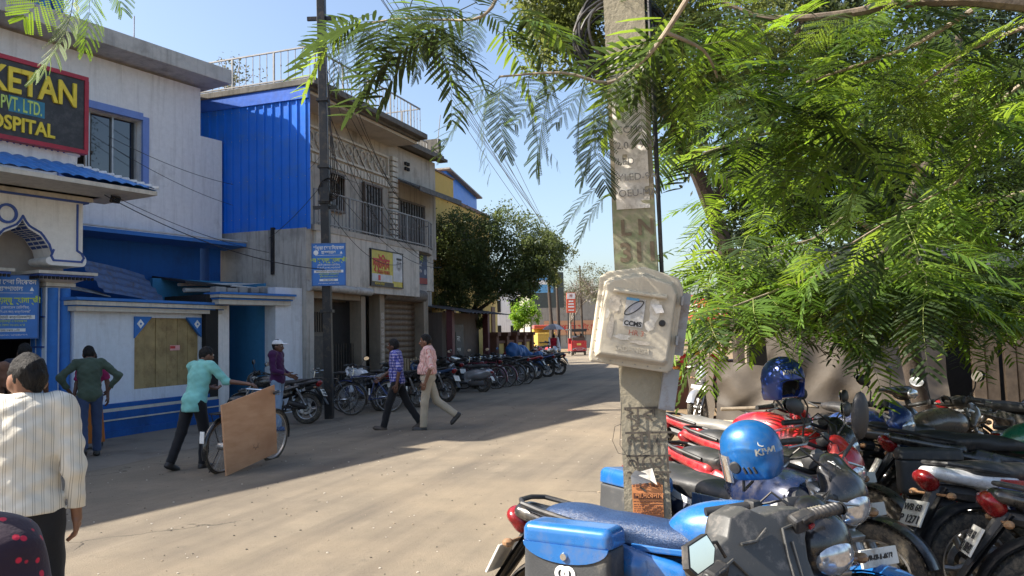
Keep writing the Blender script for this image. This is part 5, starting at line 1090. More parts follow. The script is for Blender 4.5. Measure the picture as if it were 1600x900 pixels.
for i, lb in enumerate(('dark motorcycle under the lean-to, left of its row', 'dark motorcycle under the lean-to, middle of its row', 'dark motorcycle under the lean-to, right of its row')):
    moto(lb, (-2.1 + i * .55, 24.2 + i * 1.0, 0), hd(-.6, .8), P_BLACK, accent=P_SILV if i == 1 else P_BLACK, lean=5, simple=True, group=GL)
for i, (lb, pc) in enumerate((('red and black motorcycle in the far cluster by the green tree', P_RED), ('silver motorcycle in the far cluster by the green tree', P_SILV), ('black motorcycle in the far cluster by the green tree', P_BLACK), ('maroon motorcycle farthest in the cluster by the green tree', P_RED))):
    moto(lb, (.95 + (i % 2) * .75, 37.5 + i * 1.6, 0), hd(.5, -.85), pc, lean=-5, simple=True, group='far motorcycle cluster')
# blue tarpaulin thrown over the row
V, F = sdf([('c', (-.7, 0, .95), (.4, .3, .98), .22, .25), ('e', (-.9, -.1, 1.05), (.3, .25, .3)), ('c', (.4, .3, .95), (.9, -.1, .6), .2, .18), ('b', (.75, -.25, .62), (.2, .12, .35), .08)], .03, .1, disp=lambda X, Y, Z: .035 * np.sin(X * 13 + Z * 9) * np.sin(Y * 11 - Z * 7) + .02 * np.sin(X * 31))
o = put('tarpaulin', raw('tarpaulin', V, F, mat('blue_tarp', (.03, .12, .32), .45, var=.2, scale=4)), None, Matrix.Translation((.35, 29.5, .0)) @ Matrix.Rotation(R(60), 4, 'Z')); tag(o, 'creased blue tarpaulin thrown over the parked motorcycles', 'tarpaulin')

# ------------------------------------------------------------------ red electric rickshaw, yellow truck, cart
RK = empty('electric_rickshaw', (4.72, 57.6, 0), R(98)); tag(RK, 'red electric rickshaw with black roof seen from behind', 'rickshaw')
P_RK = paint('rickshaw_red', (.52, .02, .03), .1)
m = MB(); m.box((0, 0, .72), (.08, 1.12, .72), bev=.03); m.box((.5, .52, .6), (1.0, .06, .5), bev=.02); m.box((.5, -.52, .6), (1.0, .06, .5), bev=.02); m.box((.9, 0, .36), (1.9, 1.0, .08), bev=.02); m.box((1.85, 0, .8), (.12, .8, .9), bev=.05); m.build('body', P_RK, RK)
m = MB(); m.box((.85, 0, 1.88), (2.1, 1.16, .10), bev=.04); m.box((-.16, 0, 1.80), (.06, 1.1, .16), bev=.02); m.build('roof', BLKPL, RK)
m = MB()
for x in (.02, 1.0, 1.85):
    for s in (-.52, .52): m.tube([(x, s, .9), (x - .02, s, 1.86)], .02, 8)
m.build('roof_post', BLACKM, RK)
m = MB(); m.box((.25, 0, .85), (.4, .95, .14), bev=.04); m.box((.08, 0, 1.12), (.1, .95, .4), bev=.04); m.build('bench', mat('brown_vinyl', (.09, .055, .04), .5), RK)
m = MB(); m.tube([(-.1, -.5, .42), (-.14, -.3, .55), (-.14, .3, .55), (-.1, .5, .42)], .02, 8); m.tube([(-.14, -.3, .55), (-.14, -.2, .42), (-.14, .2, .42), (-.14, .3, .55)], .015, 6); m.build('bumper', CHROME, RK, smooth=True)
m = MB(); m.box((-.05, 0, .82), (.02, .3, .14), bev=.004); m.build('rear_plate', mat('yellow_plate', (.68, .5, .12), .5), RK)
for s in (-.42, .42): m = MB(); m.box((-.05, s, .52), (.02, .12, .08), bev=.004); m.build('tail_light', LENS_O, RK)
m = MB(); m.box((.3, 0, .28), (.9, .9, .1)); m.build('chassis', BLACKM, RK)
for x, y in ((.25, .48), (.25, -.48), (2.0, 0)): w = put('wheel', W_SCOOT[0], RK, Matrix.Translation((x, y, .225))); put('tyre', W_SCOOT[1], w)
TR = empty('yellow_truck', (2.75, 66.0, 0), R(95)); tag(TR, 'yellow goods carrier with red cab top beyond the umbrella', 'truck')
m = MB(); m.box((1.4, 0, 1.15), (2.8, 1.5, 1.1), bev=.05); m.build('body', mat('truck_yellow', (.45, .29, .05), .5), TR)
m = MB(); m.box((3.4, 0, 1.3), (1.2, 1.5, 1.6), bev=.1); m.build('cab', mat('truck_yellow', (.45, .29, .05), .5), TR)
m = MB(); m.box((2.9, 0, 2.2), (1.8, 1.6, .35), bev=.1); m.build('cab_top', paint('truck_red', (.4, .06, .03)), TR)
m = MB(); m.box((-.02, 0, .9), (.05, 1.2, .08)); m.box((1.5, 0, .5), (3.6, .9, .2)); m.build('chassis', BLACKM, TR)
for x in (.6, 3.3):
    for y in (.62, -.62): w = put('wheel', W_ALLOY[0], TR, Matrix.Translation((x, y, .3))); put('tyre', W_ALLOY[1], w)
# far red umbrella stall on the right
AU = empty('stall_umbrella', (3.72, 17.0, 0)); tag(AU, 'red and yellow printed stall umbrella right of the meter box', 'umbrella')
m = MB(); n = 16
m.lathe([(0, 2.42), (.4, 2.32), (.8, 2.08), (1.0, 1.86)], axis='Z', n=n); m.build('canopy', mat('umbrella_red', (.55, .03, .05), .6), AU, smooth=True)
m = MB(); m.lathe([(1.0, 1.86), (1.02, 1.66)], axis='Z', n=n); m.build('valance', mat('valance_yellow', (.62, .4, .08), .6), AU, smooth=True)
m = MB(); m.cyl((0, 0, 0), (0, 0, 2.45), .02); m.build('pole', GREYM, AU)
text('lettering', 'Antiu', .38, (-.72, -.80, 2.02), WHITE_T, AU, rot=(R(58), 0, R(-8)), offset=.01, shear=.1)
ST_ = empty('stall_counter', (4.05, 17.4, 0)); tag(ST_, 'stall counter with orange bags under the red umbrella', 'stall')
m = MB(); m.box((0, 0, .5), (1.6, .7, 1.0)); m.build('counter', BROWN, ST_)
for i in range(7): m = MB(); m.ell((-.6 + .2 * i, -.37 + .05 * (i % 2), .75 + .25 * (i % 3)), (.13, .08, .16), 0, 10); m.build('packet', mat('packet_%d' % (i % 3), ((.65, .22, .03), (.6, .05, .04), (.68, .5, .08))[i % 3], .4), ST_, smooth=True)
# ------------------------------------------------------------------ people
SKIN = mat('skin_brown', (.20, .095, .055), .5, var=.1, scale=12); SKIN2 = mat('skin_dark', (.11, .05, .03), .5, var=.1, scale=12); HAIR = mat('black_hair', (.007, .006, .006), .75, var=.4, scale=60, bmp=.9, bscale=140, spec=.15)
HAIRG = mat('greying_hair', (.010, .009, .008), .75, var=.5, scale=70, bmp=1.0, bscale=120, spec=.2); EYEW = mat('eye_white', (.6, .58, .55), .3); EYEB = mat('eye_dark', (.01, .008, .006), .2); LIP = mat('lip', (.16, .06, .05), .5)
SHOE = mat('dark_shoe', (.03, .028, .027), .5); SOLE = mat('pale_sole', (.5, .48, .45), .6); SHOEB = mat('blue_shoe', (.03, .07, .17), .6)
def hairmat(name, c0, c1):
    m, n, l, b = nt(name); v = coords(n, l, (1, 1, .12)); f = noise(n, l, v, 150, 4, .7); g = noise(n, l, coords(n, l), 9, 3)
    l.new(mixrgb(n, l, ramp(n, l, f, .35, .7), c0, c1), b.inputs['Base Color']); b.inputs['Roughness'].default_value = .6; b.inputs['Specular IOR Level'].default_value = .25
    a = n.new('ShaderNodeMath'); a.operation = 'ADD'; l.new(f, a.inputs[0]); l.new(g, a.inputs[1]); bump(n, l, b, a.outputs[0], 1.0, .012); return m
HAIR = hairmat('strand_hair', (.004, .004, .004), (.016, .014, .013)); HAIRG = hairmat('strand_hair_grey', (.005, .004, .004), (.024, .021, .019))
def cloth(name, fn=None, col=(.3, .3, .3), rough=.8):
    if name in MATS: return MATS[name]
    m, n, l, b = nt(name); v = coords(n, l); sx = n.new('ShaderNodeSeparateXYZ'); l.new(v, sx.inputs[0])
    def band(sock, period, duty, soft=.1):
        a = n.new('ShaderNodeMath'); a.operation = 'MULTIPLY'; a.inputs[1].default_value = 1 / period; l.new(sock, a.inputs[0])
        f = n.new('ShaderNodeMath'); f.operation = 'FRACT'; l.new(a.outputs[0], f.inputs[0]); return ramp(n, l, f.outputs[0], duty, duty + soft, (1, 1, 1), (0, 0, 0))
    c = fn(n, l, sx, band) if fn else None
    if c is None: c = mixrgb(n, l, ramp(n, l, noise(n, l, v, 6), .3, .7), mul(col, .85), mul(col, 1.12))
    l.new(c, b.inputs['Base Color']); b.inputs['Roughness'].default_value = rough; b.inputs['Specular IOR Level'].default_value = .2; b.inputs['Sheen Weight'].default_value = .15
    bump(n, l, b, noise(n, l, v, 16, 4), .35, .015); MATS[name] = m; return m
def _diag(n, l, sx):   # a coordinate that runs round the body so stripes stay even on front and back
    a = n.new('ShaderNodeMath'); a.operation = 'MULTIPLY_ADD'; a.inputs[1].default_value = .35; l.new(sx.outputs['Y'], a.inputs[0]); l.new(sx.outputs['X'], a.inputs[2]); return a.outputs[0]
C_STRIPE = cloth('cream_striped_cotton', lambda n, l, sx, band: mixrgb(n, l, band(_diag(n, l, sx), .040, .30, .05), mixrgb(n, l, band(_diag(n, l, sx), .010, .25, .1), (.66, .62, .53), (.36, .32, .26)), (.64, .60, .51)))
C_CHECK = cloth('blue_checked_cotton', lambda n, l, sx, band: mixrgb(n, l, band(sx.outputs['Z'], .05, .55, .05), mixrgb(n, l, band(_diag(n, l, sx), .045, .5, .05), (.46, .42, .60), (.10, .10, .36)), mixrgb(n, l, band(_diag(n, l, sx), .045, .5, .05), (.12, .13, .45), (.03, .04, .17))))
C_PINK = cloth('pink_striped_cotton', lambda n, l, sx, band: mixrgb(n, l, band(_diag(n, l, sx), .03, .3, .1), (.72, .50, .46), (.55, .22, .20)))
def redstars(n, l, sx, band):
    vo = n.new('ShaderNodeTexVoronoi'); vo.inputs['Scale'].default_value = 38; v = coords(n, l); l.new(v, vo.inputs['Vector']); d = ramp(n, l, vo.outputs['Distance'], .2, .26, (1, 1, 1), (0, 0, 0))
    zone = ramp(n, l, noise(n, l, v, 5, 1), .36, .42); k = n.new('ShaderNodeMath'); k.operation = 'MULTIPLY'; l.new(d, k.inputs[0]); l.new(zone, k.inputs[1])
    return mixrgb(n, l, k.outputs[0], (.03, .018, .03), (.52, .02, .05))
C_STAR = cloth('navy_shirt_red_stars', redstars)
C_TEAL = cloth('aqua_cotton', None, (.20, .50, .46)); C_PLUM = cloth('plum_cotton', None, (.055, .012, .06)); C_OLIVE = cloth('olive_cotton', None, (.06, .085, .06)); C_BLACK = cloth('black_trousers', None, (.014, .014, .016)); C_JEAN = cloth('pale_jeans', None, (.22, .30, .42)); C_DJEAN = cloth('dark_jeans', None, (.04, .06, .12))
C_KHAKI = cloth('khaki_trousers', None, (.42, .36, .27)); C_RED = cloth('red_kurta', None, (.36, .012, .03)); C_WHITE = cloth('white_cloth', None, (.66, .66, .68)); C_MAG = cloth('magenta_blouse', None, (.28, .02, .09)); C_ORANGE = cloth('orange_skirt', None, (.42, .14, .03)); C_NAVY = cloth('navy_cotton', None, (.03, .035, .06)); C_BROWN = cloth('brown_cotton', None, (.16, .08, .05))
def v3(*a): return np.array(a, float)
def person(label, loc, face, h=1.68, shirt=C_TEAL, pants=C_BLACK, skin=SKIN, hair=HAIR, lean=0., slean=0., legs=((4, 4), (-6, 6)), arms=None, sleeve=1., hem=-.06, vox=.014, turn=0., nod=0., girth=1., shoes=SHOE, cap=None, skirt=None, seated=False, wide=1., zoff=0., hair_long=0., balding=0., group=None, tuck=False):
    """face: (x,y) direction the person faces. legs: (right,left) = (hip flex, knee flex) degrees. arms: (right,left) = (elbow offset, wrist offset) in metres from shoulder, local axes x right, y forward, z up"""
    k = h / 1.70; o = empty('person', loc, math.atan2(face[1], face[0]) - math.pi / 2); tag(o, label, 'person', group)
    ln, sl = R(lean), R(slean); t = v3(math.sin(sl), math.sin(ln) * math.cos(sl), math.cos(ln) * math.cos(sl)); rt = v3(math.cos(sl), 0, -math.sin(sl)); fw = np.cross(t, rt) * 1.0; fw = -np.cross(rt, t) * -1
    fw = np.cross(t, rt); 
    if fw[1] < 0: fw = -fw
    pel = v3(0, 0, 0); J = {}; feet = []
    for s, (hf, kf) in zip((1, -1), legs):
        hip = rt * .088 * s; a = R(hf); b = R(hf - kf)
        kn = hip + v3(.012 * s, math.sin(a) * .42, -math.cos(a) * .42); an = kn + v3(.0, math.sin(b) * .41, -math.cos(b) * .41); J[s] = (hip, kn, an); feet.append((an[2], b))
    z0 = -min(J[s][2][2] for s in (1, -1)) + .075; 
    if seated: z0 = .5
    up = v3(0, 0, z0)
    sh = {s: pel + t * .47 + rt * .178 * s * wide for s in (1, -1)}; neck = pel + t * .50; chest = pel + t * .33; waist = pel + t * .13
    tr = R(turn); hdir = v3(math.sin(tr), math.cos(tr), 0); hc = neck + t * .10 + v3(0, .03, 0) + v3(0, .02 * nod, 0); arms = arms or ((( .06, -.03, -.28), (.09, .05, -.52)), ((-.06, -.03, -.28), (-.09, .05, -.52)))
    A = {}
    for s, (e, w) in zip((1, -1), arms): A[s] = (sh[s], sh[s] + v3(*e), sh[s] + v3(*w))
    S = lambda p: tuple((np.array(p) + up) * k); r_ = lambda x: x * k
    tor = lambda g: [('e', S(chest), (r_(.152 * wide + g), r_(.105 * girth + g), r_(.20 + g)), (-ln, sl, 0)), ('e', S(waist + fw * .015), (r_(.138 * girth + g), r_(.108 * girth * girth + g), r_(.17 + g)), (-ln, sl, 0)), ('e', S(pel + t * .0), (r_(.155 + g), r_(.112 * girth + g), r_(.125 + g))), ('c', S(sh[1] - rt * .03), S(sh[-1] + rt * .03), r_(.058 + g), r_(.058 + g)), ('c', S(neck - t * .06), S(neck - t * .01), r_(.075 + g), r_(.05 + g))]
    leg = lambda s, g: [('c', S(J[s][0] - v3(0, 0, .02)), S(J[s][1]), r_(.082 + g), r_(.054 + g)), ('c', S(J[s][1]), S(J[s][2]), r_(.054 + g), r_(.04 + g))]
    # body: one continuous surface
    prims = tor(-.012) + [('c', S(neck - t * .03), S(neck + t * .06), r_(.054), r_(.05)), ('e', S(hc + t * .03), (r_(.074), r_(.092), r_(.105))), ('e', S(hc + t * -.035 + hdir * .03), (r_(.055), r_(.06), r_(.065))), ('c', S(hc + hdir * .088 + t * .012), S(hc + hdir * .106 - t * .022), r_(.010), r_(.016))]
    side = np.cross(hdir, t); 
    for s in (1, -1): prims += leg(s, -.012) + [('c', S(A[s][0]), S(A[s][1]), r_(.046), r_(.037)), ('c', S(A[s][1]), S(A[s][2]), r_(.037), r_(.025)), ('e', S(hc + side * .078 * s - t * .002), (r_(.012), r_(.022), r_(.032)), (0, 0, -tr))]
    V, F = sdf(prims, vox * k, r_(.025)); VV = [V]; FF = [F]; MI = [np.zeros(len(F), int)]; off = len(V)
    def addm(V_, F_, mi):
        nonlocal off
        VV.append(V_); FF.append(F_ + off); MI.append(np.full(len(F_), mi)); off += len(V_)
    for s in (1, -1):   # hands: palm, four curled fingers, thumb
        w = A[s][2]; d = w - A[s][1]; d /= np.linalg.norm(d); pn = np.cross(d, v3(0, 0, 1)); pn = v3(s, 0, 0) if np.linalg.norm(pn) < .3 else pn / np.linalg.norm(pn)
        fwd = v3(0, 1, 0) - d * d[1]; fwd /= np.linalg.norm(fwd) + 1e-6; n_ = np.cross(d, fwd) * s   # n_: back of the hand outwards
        hp = [('c', S(w), S(w + d * .03), r_(.025), r_(.024)), ('c', S(w + d * .03 + fwd * .022), S(w + d * .075 + fwd * .026), r_(.016), r_(.014)), ('c', S(w + d * .03 - fwd * .018), S(w + d * .075 - fwd * .026), r_(.016), r_(.013))]
        for q, (y, L_) in enumerate(((.028, .070), (.010, .078), (-.010, .072), (-.027, .056))):
            a = w + d * .075 + fwd * y; b = a + d * L_ * .5 - n_ * .012; c = b + d * L_ * .4 - n_ * .03; hp += [('c', S(a), S(b), r_(.0095), r_(.009)), ('c', S(b), S(c), r_(.009), r_(.0075))]
        a = w + d * .025 + fwd * .03; b = a + d * .035 + fwd * .028 - n_ * .01; c = b + d * .03 + fwd * .006 - n_ * .01; hp += [('c', S(a), S(b), r_(.012), r_(.0105)), ('c', S(b), S(c), r_(.0105), r_(.009))]
        addm(*sdf(hp, .0065 * k, r_(.007)), 0)
    for s in (1, -1):   # eyes, brows, mouth
        e = hc + hdir * .082 + side * .033 * s + t * .022
        addm(*sdf([('e', S(e), (r_(.013), r_(.013), r_(.008)))], .005 * k, .005), 1); addm(*sdf([('e', S(e + hdir * .009), (r_(.006), r_(.006), r_(.007)))], .004 * k, .004), 2); addm(*sdf([('c', S(e + t * .022 - side * .012 * s), S(e + t * .02 + side * .018 * s), r_(.006), r_(.005))], .004 * k, .004), 4)
    addm(*sdf([('c', S(hc + hdir * .083 - t * .052 - side * .02), S(hc + hdir * .083 - t * .052 + side * .02), r_(.007), r_(.007))], .004 * k, .004), 3)
    if hair is not HAIRG and cap is None and skirt is None: addm(*sdf([('c', S(hc + hdir * .096 - t * .038 - side * .022), S(hc + hdir * .096 - t * .038 + side * .022), r_(.007), r_(.007))], .004 * k, .004), 4)
    put('body', raw('body', np.concatenate(VV), np.concatenate(FF), [skin, EYEW, EYEB, LIP, HAIR], True, np.concatenate(MI)), o)
    # hair
    hp = [('e', S(hc + t * .036 - hdir * .004), (r_(.083), r_(.102), r_(.112)), (0, 0, -tr))]
    if hair_long: hp.append(('c', S(hc - hdir * .06 + t * .02), S(hc - hdir * .09 - t * .12 * hair_long), r_(.06), r_(.035)))
    put('hair', blob('hair', hp, .0085 * k, hair, r_(.02), cuts=[(S(hc + hdir * (.052 - balding) + t * .055), tuple(hdir * 1.0 - t * .55)), (S(hc - t * .055), (0, 0, -1))] if not hair_long else [(S(hc + hdir * .05 + t * .05), tuple(hdir - t * .5))], disp=lambda X, Y, Z: .0028 * np.sin(X * 190 + 4 * np.sin(Z * 41 + Y * 23)) * np.sin(Z * 170 + 3 * np.sin(Y * 47 + X * 31)) + .004 * np.sin(X * 61 + Y * 43 + 1) * np.sin(Z * 57 + Y * 71)), o)
    # shirt
    fr = min(1., sleeve); sp = tor(.020)
    for s in (1, -1):
        if sleeve <= .5: q = A[s][0] + (A[s][1] - A[s][0]) * (sleeve / .5); sp.append(('f', S(A[s][0]), S(q), r_(.066), r_(.058)))
        else: q = A[s][1] + (A[s][2] - A[s][1]) * ((sleeve - .5) / .5); sp += [('c', S(A[s][0]), S(A[s][1]), r_(.066), r_(.052)), ('f', S(A[s][1]), S(q), r_(.052), r_(.038))]
    split = hem > 0 and sleeve > .6; slv = sp[5:] if split else []; sp = sp[:5] + ([('c', S(A[q][0]), S(A[q][0] + (A[q][1] - A[q][0]) * .25), r_(.066), r_(.063)) for q in (1, -1)] if split else sp[5:])
    hz = S(pel + t * hem)
    if hem < -.1: sp.append(('c', S(pel), S(pel + v3(0, 0, hem)), r_(.15), r_(.155)))
    ph = rng.uniform(0, 6, 6)
    wr = lambda X, Y, Z: k * (.006 * np.sin(Z * 38 + X * 22 + ph[0]) * np.sin(X * 27 - Z * 14 + Y * 20 + ph[1]) + .004 * np.sin(Z * 71 + Y * 44 + ph[2]) * np.sin(X * 52 + ph[3]))
    cl = rt * 0; so_ = put('shirt', blob('shirt', sp, vox * k, shirt, r_(.03), cuts=[(hz, (0, 0, -1))], disp=wr, sub=[('e', S(neck + t * .055 + fw * .02), (r_(.062), r_(.066), r_(.06)))]), o)
    for q in range(len(slv) // 2): put('sleeve', blob('sleeve', slv[2 * q:2 * q + 2], vox * k, shirt, r_(.03), disp=wr), so_)
    cm = MB(); rr = [.066, .071, .066]
    cpt = neck + t * .012
    cm.lathe([(.062, -.012), (.070, .006), (.060, .032), (.056, .03), (.058, 0)], axis='Z', n=20, M=Matrix.Translation(S(cpt)) @ Euler((-ln - .2, 0, 0)).to_matrix().to_4x4() @ Matrix.Diagonal((k, k * 1.08, k, 1))); cm.build('collar', shirt, so_, smooth='all')
    # trousers or skirt
    if skirt: put('skirt', blob('skirt', [('c', S(pel), S(pel - v3(0, 0, .75)), r_(.15), r_(.20)), ('e', S(pel), (r_(.16), r_(.125), r_(.13)))], vox * k, pants, .03, cuts=[(S(pel - v3(0, 0, .80)), (0, 0, -1)), (S(pel + t * .12), (0, 0, 1))], disp=lambda X, Y, Z: .012 * np.sin(np.arctan2(Y, X) * 11 + Z * 3)), o)
    else:
        tp = [('e', S(pel), (r_(.158), r_(.116 * girth), r_(.115))), ('e', S(waist * .75 + t * max(0, hem) * .5), (r_(.132 * girth), r_(.100 * girth * girth), r_(.10 + max(0, hem) * .6)))]
        for s in (1, -1): an = J[s][2] + v3(0, 0, .0); tp += [('c', S(J[s][0] - v3(0, 0, .02)), S(J[s][1]), r_(.092), r_(.068)), ('f', S(J[s][1]), S(an), r_(.068), r_(.060))]
        put('trousers', blob('trousers', tp, vox * k, pants, r_(.02), cuts=[(S(pel + t * max(.11, hem + .05)), tuple(t))], disp=lambda X, Y, Z: k * (.004 * np.sin(Z * 33 + X * 30 + ph[4]) * np.sin(Y * 31 + Z * 12 + ph[5]))), o)
        bt = MB(); bt.lathe([(.0, 0)], n=3); 
    for s, (z_, b) in zip((1, -1), feet):
        an = J[s][2]; fd = v3(0, math.cos(b * .9), math.sin(b * .9)); dn = v3(0, math.sin(b * .9), -math.cos(b * .9))
        put('shoe', blob('shoe', [('c', S(an + dn * .025 - fd * .03), S(an + dn * .035 + fd * .14), r_(.042), r_(.036)), ('c', S(an), S(an + dn * .03), r_(.045), r_(.042)), ('e', S(an + dn * .05 + fd * .06), (r_(.045), r_(.135), r_(.02)), (b * .9, 0, 0))], .011 * k, shoes, .02, cuts=[(S(an + dn * .075), tuple(dn))]), o)
    if cap:
        c = MB(); 
        put('cap', blob('cap', [('e', S(hc + t * .05), (r_(.09), r_(.108), r_(.095)), (0, 0, -tr))], .009, cap, .01, cuts=[(S(hc + t * .055), (0, 0, -1))]), o)
        put('cap_peak', blob('cap_peak', [('e', S(hc + t * .062 + hdir * .12), (r_(.07), r_(.085), r_(.011)), (-.15, 0, -tr))], .007, cap, .01), o)
    if zoff: o.location.z += zoff
    return o
HANG = (((.05, -.04, -.28), (.08, .04, -.53)), ((-.05, -.04, -.28), (-.08, .04, -.53)))
person('man in cream striped shirt seen from behind, nearest at the left', (-2.32, 3.82, 0), (-.30, .95), 1.66, C_STRIPE, C_BLACK, SKIN, HAIRG, vox=.009, turn=-32, sleeve=.95, hem=-.02, arms=(((.05, -.04, -.28), (.05, .03, -.52)), ((-.04, -.03, -.28), (-.06, .08, -.5))), legs=((6, 8), (-5, 4)), wide=.96, girth=1.0)
person('person in navy shirt with red stars, shoulder in the bottom left corner', (-1.06, 1.45, 0), (.15, .99), 1.585, C_STAR, C_BLACK, SKIN, HAIR, vox=.011, sleeve=.45, arms=(((.08, .02, -.27), (.08, .2, -.42)), ((-.06, .02, -.27), (-.08, .2, -.42))))
person('dark haired person in the porch shade at the left edge', (-6.55, 10.75, 0), (-.5, .86), 1.72, C_NAVY, C_BLACK, SKIN2, sleeve=.45)
person('person in dark shirt cut off by the left edge', (-6.75, 10.35, 0), (-.3, .95), 1.68, C_BROWN, C_BLACK, SKIN2, sleeve=.45)
person('man in olive shirt leaning with hands on his hips by the columns', (-6.2, 11.75, 0), (-.55, .83), 1.68, C_OLIVE, C_DJEAN, SKIN2, lean=14, sleeve=.9, arms=(((.21, -.10, -.19), (.08, -.02, -.40)), ((-.21, -.10, -.19), (-.08, -.02, -.40))), legs=((2, 4), (-14, 14)), hem=-.1)
person('woman in magenta blouse and orange skirt behind the olive shirt man', (-6.62, 12.6, 0), (.2, -.98), 1.58, C_MAG, C_ORANGE, SKIN2, skirt=True, hair_long=1., sleeve=.4)
person('man in aqua shirt pushing a bicycle with a plywood sheet', (-4.12, 10.35, 0), (.42, .9), 1.66, C_TEAL, C_BLACK, SKIN2, lean=17, sleeve=.62, arms=(((.12, .12, -.20), (.42, .20, -.24)), ((-.06, .10, -.26), (.02, .30, -.30))), legs=((12, 16), (-16, 10)), hem=-.14, turn=15)
person('man in white cap and plum shirt with one arm held out', (-4.28, 14.55, 0), (.96, -.12), 1.70, C_PLUM, C_JEAN, SKIN2, cap=mat('white_cap', (.72, .72, .72), .7), sleeve=.9, lean=-3, arms=(((.05, .05, -.28), (.04, .30, -.36)), ((-.04, .0, -.28), (-.02, .22, -.40))), legs=((6, 4), (-4, 4)), shoes=SHOEB, nod=.5)
person('man in blue checked shirt and black trousers walking left', (-2.05, 14.15, 0), (-.97, .03), 1.70, C_CHECK, C_BLACK, SKIN2, sleeve=.55, lean=3, arms=(((.05, .10, -.27), (.02, .30, -.42)), ((-.05, -.10, -.27), (-.06, -.05, -.52))), legs=((-21, 12), (19, 5)), hem=-.05, shoes=mat('sandal_brown', (.06, .045, .035), .6), turn=8)
person('stout man in pink striped shirt and khaki trousers walking left', (-1.5, 14.0, 0), (-.98, -.02), 1.74, C_PINK, C_KHAKI, SKIN, sleeve=.56, lean=-2, girth=1.16, wide=1.05, arms=(((.05, -.06, -.28), (.05, .06, -.52)), ((-.06, -.06, -.28), (-.05, .04, -.54))), legs=((-19, 34), (7, 3)), hem=.06, nod=1.)
pu = person('person in red tunic under a grey umbrella on the road', (2.0, 39.6, 0), (.1, 1), 1.66, C_RED, C_WHITE, SKIN2, sleeve=.45, hem=-.42, vox=.02, arms=(((.08, .1, -.22), (.02, .26, -.02)), ((-.08, -.04, -.27), (-.10, .04, -.5))))
sc_ = blob('scarf', [('c', (.2, -.02, 1.42), (.26, -.1, .85), .05, .10), ('c', (-.2, -.02, 1.42), (-.22, -.08, 1.1), .05, .06)], .02, C_WHITE, .03); put('scarf', sc_, pu)
UM = empty('umbrella', (2.02, 39.75, 1.2)); tag(UM, 'grey eight panel umbrella held over the red tunic', 'umbrella')
for i in range(8):
    a0, a1 = 2 * math.pi * i / 8 + .2, 2 * math.pi * (i + 1) / 8 + .2; m = MB()
    def pan(u, v):
        a = a0 + (a1 - a0) * u; r = .60 * v * (1 - .06 * math.sin(u * math.pi) * v); return (r * math.cos(a), r * math.sin(a), .92 - .30 * v ** 1.8 + .012 * math.sin(u * math.pi) * v)
    m.grid(pan, 4, 6); m.build('panel', mat('umbrella_grey', (.13, .13, .14), .6) if i % 3 else mat('umbrella_light', (.38, .38, .38), .6), UM, smooth='all', fixn=False)
m = MB(); m.cyl((0, 0, 0), (0, 0, .98), .008); m.build('shaft', BLACKM, UM)
person('passenger in dark shirt seated in the red rickshaw', (4.72 - .2, 57.6 + .32, .42), (.1, 1), 1.6, C_NAVY, C_BLACK, SKIN2, seated=True, legs=((80, 85), (80, 85)), vox=.025, sleeve=.45, group='rickshaw riders')
person('passenger in brown shirt seated in the red rickshaw', (4.72 + .2, 57.6 + .32, .42), (.1, 1), 1.6, C_BROWN, C_BLACK, SKIN2, seated=True, legs=((80, 85), (80, 85)), vox=.025, sleeve=.45, group='rickshaw riders')

# bicycle with plywood
bicycle('black bicycle pushed along with a plywood sheet on its side', (-3.46, 10.46, 0), hd(.30, .95), P_BLACK, lean=3, group='pushed bicycle')
PLY = None
def plymat():
    m, n, l, b = nt('plywood'); v = coords(n, l, (1, 1, 4)); f = noise(n, l, v, 4, 6, .6); g = noise(n, l, coords(n, l), 1.5, 3)
    c = mixrgb(n, l, ramp(n, l, f, .3, .7), (.42, .22, .11), (.52, .30, .17)); c = mixrgb(n, l, ramp(n, l, g, .5, .75), c, (.36, .18, .09)); l.new(c, b.inputs['Base Color']); b.inputs['Roughness'].default_value = .65; return m
pl = MB(); pts = [(-3.46, 9.66, .03), (-3.12, 10.55, .17), (-3.15, 10.55, 1.05), (-3.52, 9.66, .87)]
nrm = (Vector(pts[1]) - Vector(pts[0])).cross(Vector(pts[3]) - Vector(pts[0])).normalized() * .012
pl.add([Vector(p) + nrm for p in pts] + [Vector(p) - nrm for p in pts], [(0, 1, 2, 3), (7, 6, 5, 4), (0, 4, 5, 1), (1, 5, 6, 2), (2, 6, 7, 3), (3, 7, 4, 0)])
ply_o = pl.build('plywood_sheet', plymat()); c_ = (Vector(pts[0]) * .30 + Vector(pts[1]) * .45 + Vector(pts[2]) * .12 + Vector(pts[3]) * .13); eu = (Vector(pts[1]) - Vector(pts[0])).normalized(); ev = (Vector(pts[3]) - Vector(pts[0])).normalized(); sm = MB(); nn = eu.cross(ev).normalized() * .0135
if nn.dot(Vector((3.4, -10, .5))) < 0: nn = -nn
for q in range(7): a = q * .9; sm.tube([c_ + nn + eu * .06 * math.cos(a) + ev * .05 * math.sin(a), c_ + nn + eu * .07 * math.cos(a + 1.9) + ev * .06 * math.sin(a + 1.9)], .0035, 4)
sm.build('stamp', mat('stamp_ink', (.14, .09, .07), .8), ply_o)
tag(ply_o, 'bare brown plywood sheet carried upright against the pushed bicycle', 'board')
